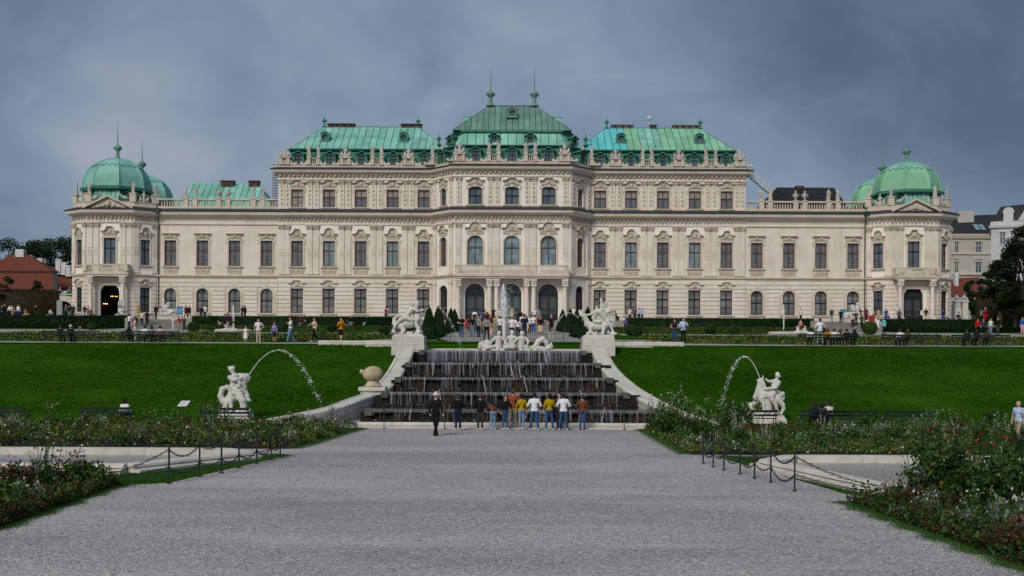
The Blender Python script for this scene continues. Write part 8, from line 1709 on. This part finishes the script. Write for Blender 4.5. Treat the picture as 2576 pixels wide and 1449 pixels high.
def SEAT(px, D, lb, z=None, seat=True, **k):
    p = at(px, 800, D); zz_ = terrace_z(D) if z is None else z; rz = k.get('rz', 0); k['rz'] = rz
    person((p.x, D, zz_), 1.68, lb, arms='lap', legs='sit', **k)
    if seat: c, s_ = math.cos(math.radians(rz)), math.sin(math.radians(rz)); b = MB(); b.box(-.5, .5, -.2, .2, .36, .43); b.box(-.42, -.34, -.15, .15, 0, .36); b.box(.34, .42, -.15, .15, 0, .36); o = b.build('garden_stool', MARK, None, (p.x, D, zz_), math.radians(rz)); tag(o, 'small stool under the ' + lb, 'stool')
SEAT(64, 140, 'person in yellow sitting by the left hedge wall', rz=70, top='yellow', bottom='beige'); SEAT(127, 141, 'person in white sitting left of the grey slab', rz=60, top='white', bottom='navy')
R_(436, 830, 33, 'child in a white shirt at the right of the left steps', arms='front', top='white', bottom='white', sleeve='short', rz=40); R_(450, 831, 36, 'person with an orange bag by the left steps', top='red', bottom='grey', rz=-60, bag='orange'); R_(463, 829, 32, 'dark figure leaning at the wall right of the left steps', top='dgrey', bottom='black')
# near the hedge, left of the middle
R_(556, 836, 33, 'person in grey green crouching by the left fountain', arms='front', legs='bend', rz=-30, top='khaki', bottom='black'); R_(566, 830, 40, 'person in navy behind the left fountain', top='navy', bottom='black', rz=180); R_(573, 830, 42, 'person in faded red and grey behind the left fountain', top='dred', bottom='grey', rz=180); R_(582, 836, 33, 'dark figure bending at the basin of the left fountain', arms='front', legs='bend', rz=40, top='black', bottom='black', hair='bob')
R_(755, 829, 33, 'person in dark red by the hedge behind the striped shirt', top='dred', bottom='grey', rz=180); R_(767, 829, 28, 'person with a white bag bending by the hedge', arms='front', legs='bend', top='navy', bottom='black', bag='white'); R_(874, 829, 25, 'child in a black top by the hedge, right of the orange jacket', top='black', bottom='ljeans'); R_(883, 830, 36, 'woman with long black hair and pale jeans by the hedge', fem=True, top='black', bottom='ljeans', hair='long'); R_(914, 830, 24, 'child in white bending by the hedge', arms='front', legs='bend', top='white', bottom='khaki', rz=60)
# crowd on the middle path
for px, py, hp, lb, k in ((1161, 849, 55, 'man in a black tee and jeans at the left of the crowd', dict(top='black', bottom='jeans', sleeve='short', arms='front', rz=15)), (1173, 836, 34, 'child in red at the left of the crowd', dict(top='red', bottom='red', low='shorts', sleeve='short')), (1188, 848, 53, 'woman in a black top and pale jeans, left in the crowd', dict(fem=True, top='black', bottom='ljeans', hair='long', arms='chin')), (1204, 848, 55, 'man in a grey tee and dark jeans in the crowd', dict(top='grey', bottom='navy', sleeve='short', rz=-40)), (1210, 842, 50, 'woman in navy behind the grey tee', dict(fem=True, top='navy', bottom='navy', hair='long')), (1224, 857, 62, 'woman in a grey top and black trousers seen from behind', dict(fem=True, top='grey', bottom='black', sleeve='none', hair='bun', rz=180, legs='wide')), (1236, 851, 29, 'little girl in a pale pink dress in the crowd', dict(fem=True, low='dress', top='pink', bottom='pink', sleeve='none', hair='bob')), (1233, 839, 46, 'woman in a dark red top beside the girl in pink', dict(fem=True, top='dred', bottom='khaki', hair='long', hc='b')), (1246, 838, 44, 'man in khaki with a hat in the crowd', dict(top='khaki', bottom='khaki', hair='hat', hc='g')),
        (1258, 851, 58, 'woman in a loose white tee left of the tall jet', dict(fem=True, top='white', bottom='dgrey', sleeve='short', hair='bob', hc='b', rz=170)), (1276, 842, 48, 'person in grey hidden behind the jet', dict(top='grey', bottom='grey', hair='hat', hc='h', rz=180)), (1288, 855, 60, 'person in a white tee and cap seen from behind', dict(top='white', bottom='dgrey', sleeve='short', hair='hat', hc='g', rz=180)), (1303, 856, 60, 'woman with long black hair and a white top seen from behind', dict(fem=True, top='white', bottom='dgrey', hair='long', rz=180)), (1319, 857, 66, 'tall man in a navy shirt and brown hat', dict(top='navy', bottom='dgrey', sleeve='short', hair='hat', hc='r')), (1311, 838, 47, 'person in white behind the tall man', dict(top='white', bottom='navy', rz=180)), (1332, 838, 44, 'person in a white shirt carrying a white bag', dict(top='white', bottom='black', rz=20)),
        (1342, 841, 50, 'woman in a white tee with a red strap and blue trousers', dict(fem=True, top='white', bottom='blue', sleeve='short', hair='bob', hc='l', legs='walk', shoe='w')), (1349, 837, 42, 'person in red behind the woman in blue trousers', dict(top='red', bottom='grey')), (1360, 849, 54, 'woman in a black top and beige skirt', dict(fem=True, low='skirt', top='black', bottom='beige', hair='long', hc='b', shoe='w')), (1387, 851, 60, 'man in a black tee and grey shorts, right of the crowd', dict(low='shorts', top='black', bottom='dgrey', sleeve='short', arms='phone', hc='b', shoe='w')), (1217, 837, 42, 'man in a blue tee in the back of the crowd', dict(top='blue', bottom='navy', sleeve='short', rz=180)), (1197, 836, 40, 'dark haired person in the back of the crowd, left', dict(top='dgrey', bottom='black')), (1268, 835, 40, 'pale shirted person in the back behind the jet', dict(top='lblue', bottom='grey', rz=180)), (1296, 834, 38, 'person in black in the back of the crowd, middle', dict(top='black', bottom='black')), (1180, 834, 37, 'person in maroon in the back of the crowd, left end', dict(top='dred', bottom='black', rz=180)), (1325, 833, 37, 'woman in pink in the back of the crowd', dict(fem=True, top='pink', bottom='white', hair='bob', rz=180))):
    R_(px, py, hp, lb, **k)
for px, D, h, lb, k in ((1194, 129.0, 1.7, 'stooped person in a white shirt on the middle steps', dict(top='white', bottom='navy', legs='bend', rz=180)), (1213, 128.4, 1.74, 'person in bright blue on the middle steps', dict(top='blue', bottom='dgrey', rz=180)), (1220, 128.6, 1.7, 'person in orange on the middle steps', dict(top='orange', bottom='dgrey', rz=180)), (1227, 128.2, 1.7, 'person in dark red on the middle steps', dict(top='dred', bottom='black', rz=180)), (1241, 129.6, 1.78, 'man in black taking a picture from the middle steps', dict(top='black', bottom='black', arms='photo', sleeve='short')), (1288, 129.8, 1.72, 'pale dressed woman at the top of the middle steps', dict(fem=True, top='beige', bottom='beige', low='dress', hair='bob', hc='b')), (1346, 129.4, 1.72, 'person in white and a cap on the middle steps, right', dict(top='white', bottom='dgrey', hair='hat', hc='h')), (1355, 129.2, 1.75, 'tall person in a grey coat on the middle steps, right', dict(top='grey', bottom='grey')), (1339, 128.2, 1.68, 'person in dark green on the middle steps, right', dict(top='green', bottom='black')), (1257, 129.0, 1.7, 'person in pale grey at the left of the jet on the steps', dict(top='cream', bottom='grey', rz=180)), (1309, 128.8, 1.7, 'person in black on the right middle steps', dict(top='black', bottom='navy', rz=180))): S_(px, D, h, lb, **k)
T_(1119, 134, 1.7, 'person in black before the slim left arch', top='black', bottom='dgrey', rz=30); T_(1112, 134.5, 1.6, 'person in dark grey before the slim left arch', top='dgrey', bottom='black'); T_(1443, 132, 1.74, 'person in white and blue behind the right yew cones', top='white', bottom='jeans'); T_(1449, 131.5, 1.55, 'person in pink behind the right yew cones', top='pink', bottom='navy', fem=True)
# right of the middle
SEAT(1548, 132, 'man in a black suit on a block right of the sphinx', rz=60, top='black', bottom='black', z=TERR0 + .15)
R_(1573, 829, 33, 'person in a purple jacket at the end of the right hedge', top='purple', bottom='navy', bag='lilac'); T_(1585, 133, 1.7, 'person in a cream shirt behind the right hedge', top='cream', bottom='black', arms='phone'); T_(1597, 133, 1.75, 'person in a brown coat behind the right hedge', top='brown', bottom='black'); T_(1607, 131.8, 1.68, 'woman in pale blue behind the right hedge', top='lblue', bottom='navy', fem=True, hair='bob'); T_(1615, 132, 1.66, 'second person in pale blue behind the right hedge', top='lblue', bottom='navy')
R_(1697, 865, 62, 'woman in a black top and blue jeans facing the viewer', arms='front', fem=True, top='black', bottom='jeans', sleeve='none', hair='long', hc='b', skin=1, rz=-10); R_(1719, 865, 66, 'man in a pale blue shirt with his hand at his chin', arms='chin', top='lblue', bottom='black', rz=10)
# far right group
R_(2063, 867, 66, 'man in a white shirt and grey trousers seen from behind at the benches', arms='front', rz=180, top='white', bottom='grey', hc='b', legs='wide', bag='shoulder')
B_(2042, 'person in a white shirt and dark trousers on the bench end', top='white', bottom='black'); B_(2083, 'person in an ochre jacket on the right benches', top='orange', bottom='black', hair='bob', hc='b'); B_(2100, 'person in a white tee on the right benches, leaning', top='white', bottom='black', arms='lap'); B_(2116, 'woman in a beige top on the right benches', fem=True, top='beige', bottom='black', hair='long', hc='b'); B_(2132, 'person in black on the right benches', top='black', bottom='black'); B_(2151, 'second person in black at the end of the right benches', top='black', bottom='black', hair='bob')
B_(2266, 'man in a white shirt with his arm round his companion', top='white', bottom='navy', arms='reach', rz=180); B_(2285, 'brown haired companion of the man in white', fem=True, top='brown', bottom='black', hair='bob', hc='b')
B_(2435, 'person in black at the left of the far right benches', top='black', bottom='black'); B_(2459, 'long haired person in black on the far right bench', top='black', bottom='black', hair='long'); B_(2487, 'brown haired person on the far right bench', fem=True, top='brown', bottom='black', hair='long', hc='b')
T_(2014, 133, 1.75, 'man in a white shirt and black trousers on the right terrace', top='white', bottom='black', sleeve='short', rz=30); R_(2014, 831, 30, 'person with a red skirt by the right hedge', fem=True, low='skirt', top='beige', bottom='red')
T_(2092, 133, 1.7, 'person in jeans left of the right blue board', top='navy', bottom='ljeans'); S_(2115, 129.6, 1.72, 'person in black below the right blue board', top='black', bottom='black'); S_(2145, 128.2, 1.7, 'woman with a pink bag on the right steps', fem=True, top='cream', bottom='navy', bag='pink', hair='bun', rz=180); S_(2153, 128.6, 1.74, 'person in dark grey on the right steps', top='dgrey', bottom='black'); T_(2163, 132.5, 1.78, 'dark figure pointing beside the right sphinx', arms='reach', rz=180, top='dgrey', bottom='black'); S_(2168, 127.6, 1.8, 'man in a dark green coat on the right steps', top='green', bottom='black', rz=30); T_(2179, 134, 1.8, 'woman in a long dark red dress on the right terrace', fem=True, low='dress', top='dred', bottom='dred', hair='long')
T_(2193, 133, 1.7, 'person in pink bending by the right steps', arms='front', legs='bend', top='pink', bottom='white', rz=60); T_(2210, 133.4, 1.68, 'person in a beige coat near the right pavilion', top='beige', bottom='khaki', legs='walk', rz=-60); T_(2229, 133.6, 1.74, 'person in a blue jacket near the right pavilion', top='blue', bottom='navy'); S_(2233, 128, 1.7, 'person in blue at the foot of the right steps', arms='front', top='blue', bottom='navy'); R_(2223, 844, 45, 'man in a turquoise jacket and black trousers walking', top='teal', bottom='black', legs='walk', rz=-70, hc='b'); R_(2209, 834, 34, 'person in white shorts near the right steps', low='shorts', top='white', bottom='white'); S_(2262, 129.9, 1.66, 'person in dark green before the sphinx at the right door', top='green', bottom='black')
T_(2319, 138, 1.76, 'person in a white shirt by the right door', top='white', bottom='black', arms='phone', rz=40); T_(2329, 138.2, 1.82, 'man in a dark jacket and beige trousers by the right door', top='black', bottom='beige', arms='front', rz=-40); T_(2372, 137, 1.68, 'person in bright blue right of the right door', top='dblue', bottom='dblue', legs='walk', rz=60); SEAT(2411, 139, 'person in dark blue sitting at the gate wall', seat=True, top='navy', bottom='black')
T_(2468, 133.0, 1.75, 'person lifting a bag before the right hedge', arms='photo', top='grey', bottom='black', rz=60); T_(2479, 132.4, 1.86, 'woman in a red head scarf before the right hedge', fem=True, top='red', bottom='red', low='dress', hair='hat', hc='h'); R_(2460, 840, 38, 'person with a red hood near the right hedge', top='red', bottom='black'); R_(2474, 842, 40, 'person in dark trousers near the right hedge', top='dgrey', bottom='black'); R_(2492, 842, 41, 'person in a white top and pale jeans near the right hedge', fem=True, top='white', bottom='ljeans', sleeve='none'); R_(2510, 844, 46, 'tall man in black near the right hedge', top='black', bottom='dgrey'); T_(2502, 132, 1.8, 'man in a black cap before the right hedge', top='black', bottom='black', arms='reach', hair='hat', hc='d'); T_(2548, 134, 1.8, 'dark figure walking before the right hedge wall', top='black', bottom='dgrey', legs='walk', rz=-60); R_(2572, 842, 44, 'person in blue and pink at the right edge', fem=True, top='blue', bottom='pink', hair='bob')
# things people left lying about
b = MB(); b.lathe([(.05, 0), (.2, .02), (.22, .12), (.1, .2), (.03, .22)], 12); o = b.build('cloth_bag', cloth('teal'), None, (lx(2143, 51.0), 50.95, .02)); tag(o, 'turquoise bag lying under the lower right bench', 'bag')
b = MB(); b.cbox(-.12, .12, -.06, .06, 0, .36, .02); o = b.build('paper_bag', cloth('white'), None, (bx(342, 80.4), 80.35, z80 + .46)); tag(o, 'white paper bag standing on the second promenade bench', 'bag')
b = MB(); b.lathe([(.06, 0), (.2, .03), (.22, .2), (.14, .3), (.04, .33)], 12); o = b.build('backpack', cloth('navy'), None, (bx(430, 80.4), 80.35, z80 + .46)); tag(o, 'dark backpack with a pale emblem on the second promenade bench', 'bag'); b = MB(); b.lathe([(.07, -.01), (.075, 0), (.07, .01)], 10, (0, 0, 0)); q = b.build('emblem', cloth('white'), o, (0, -.2, .16)); q.rotation_euler = (PI / 2, 0, 0)
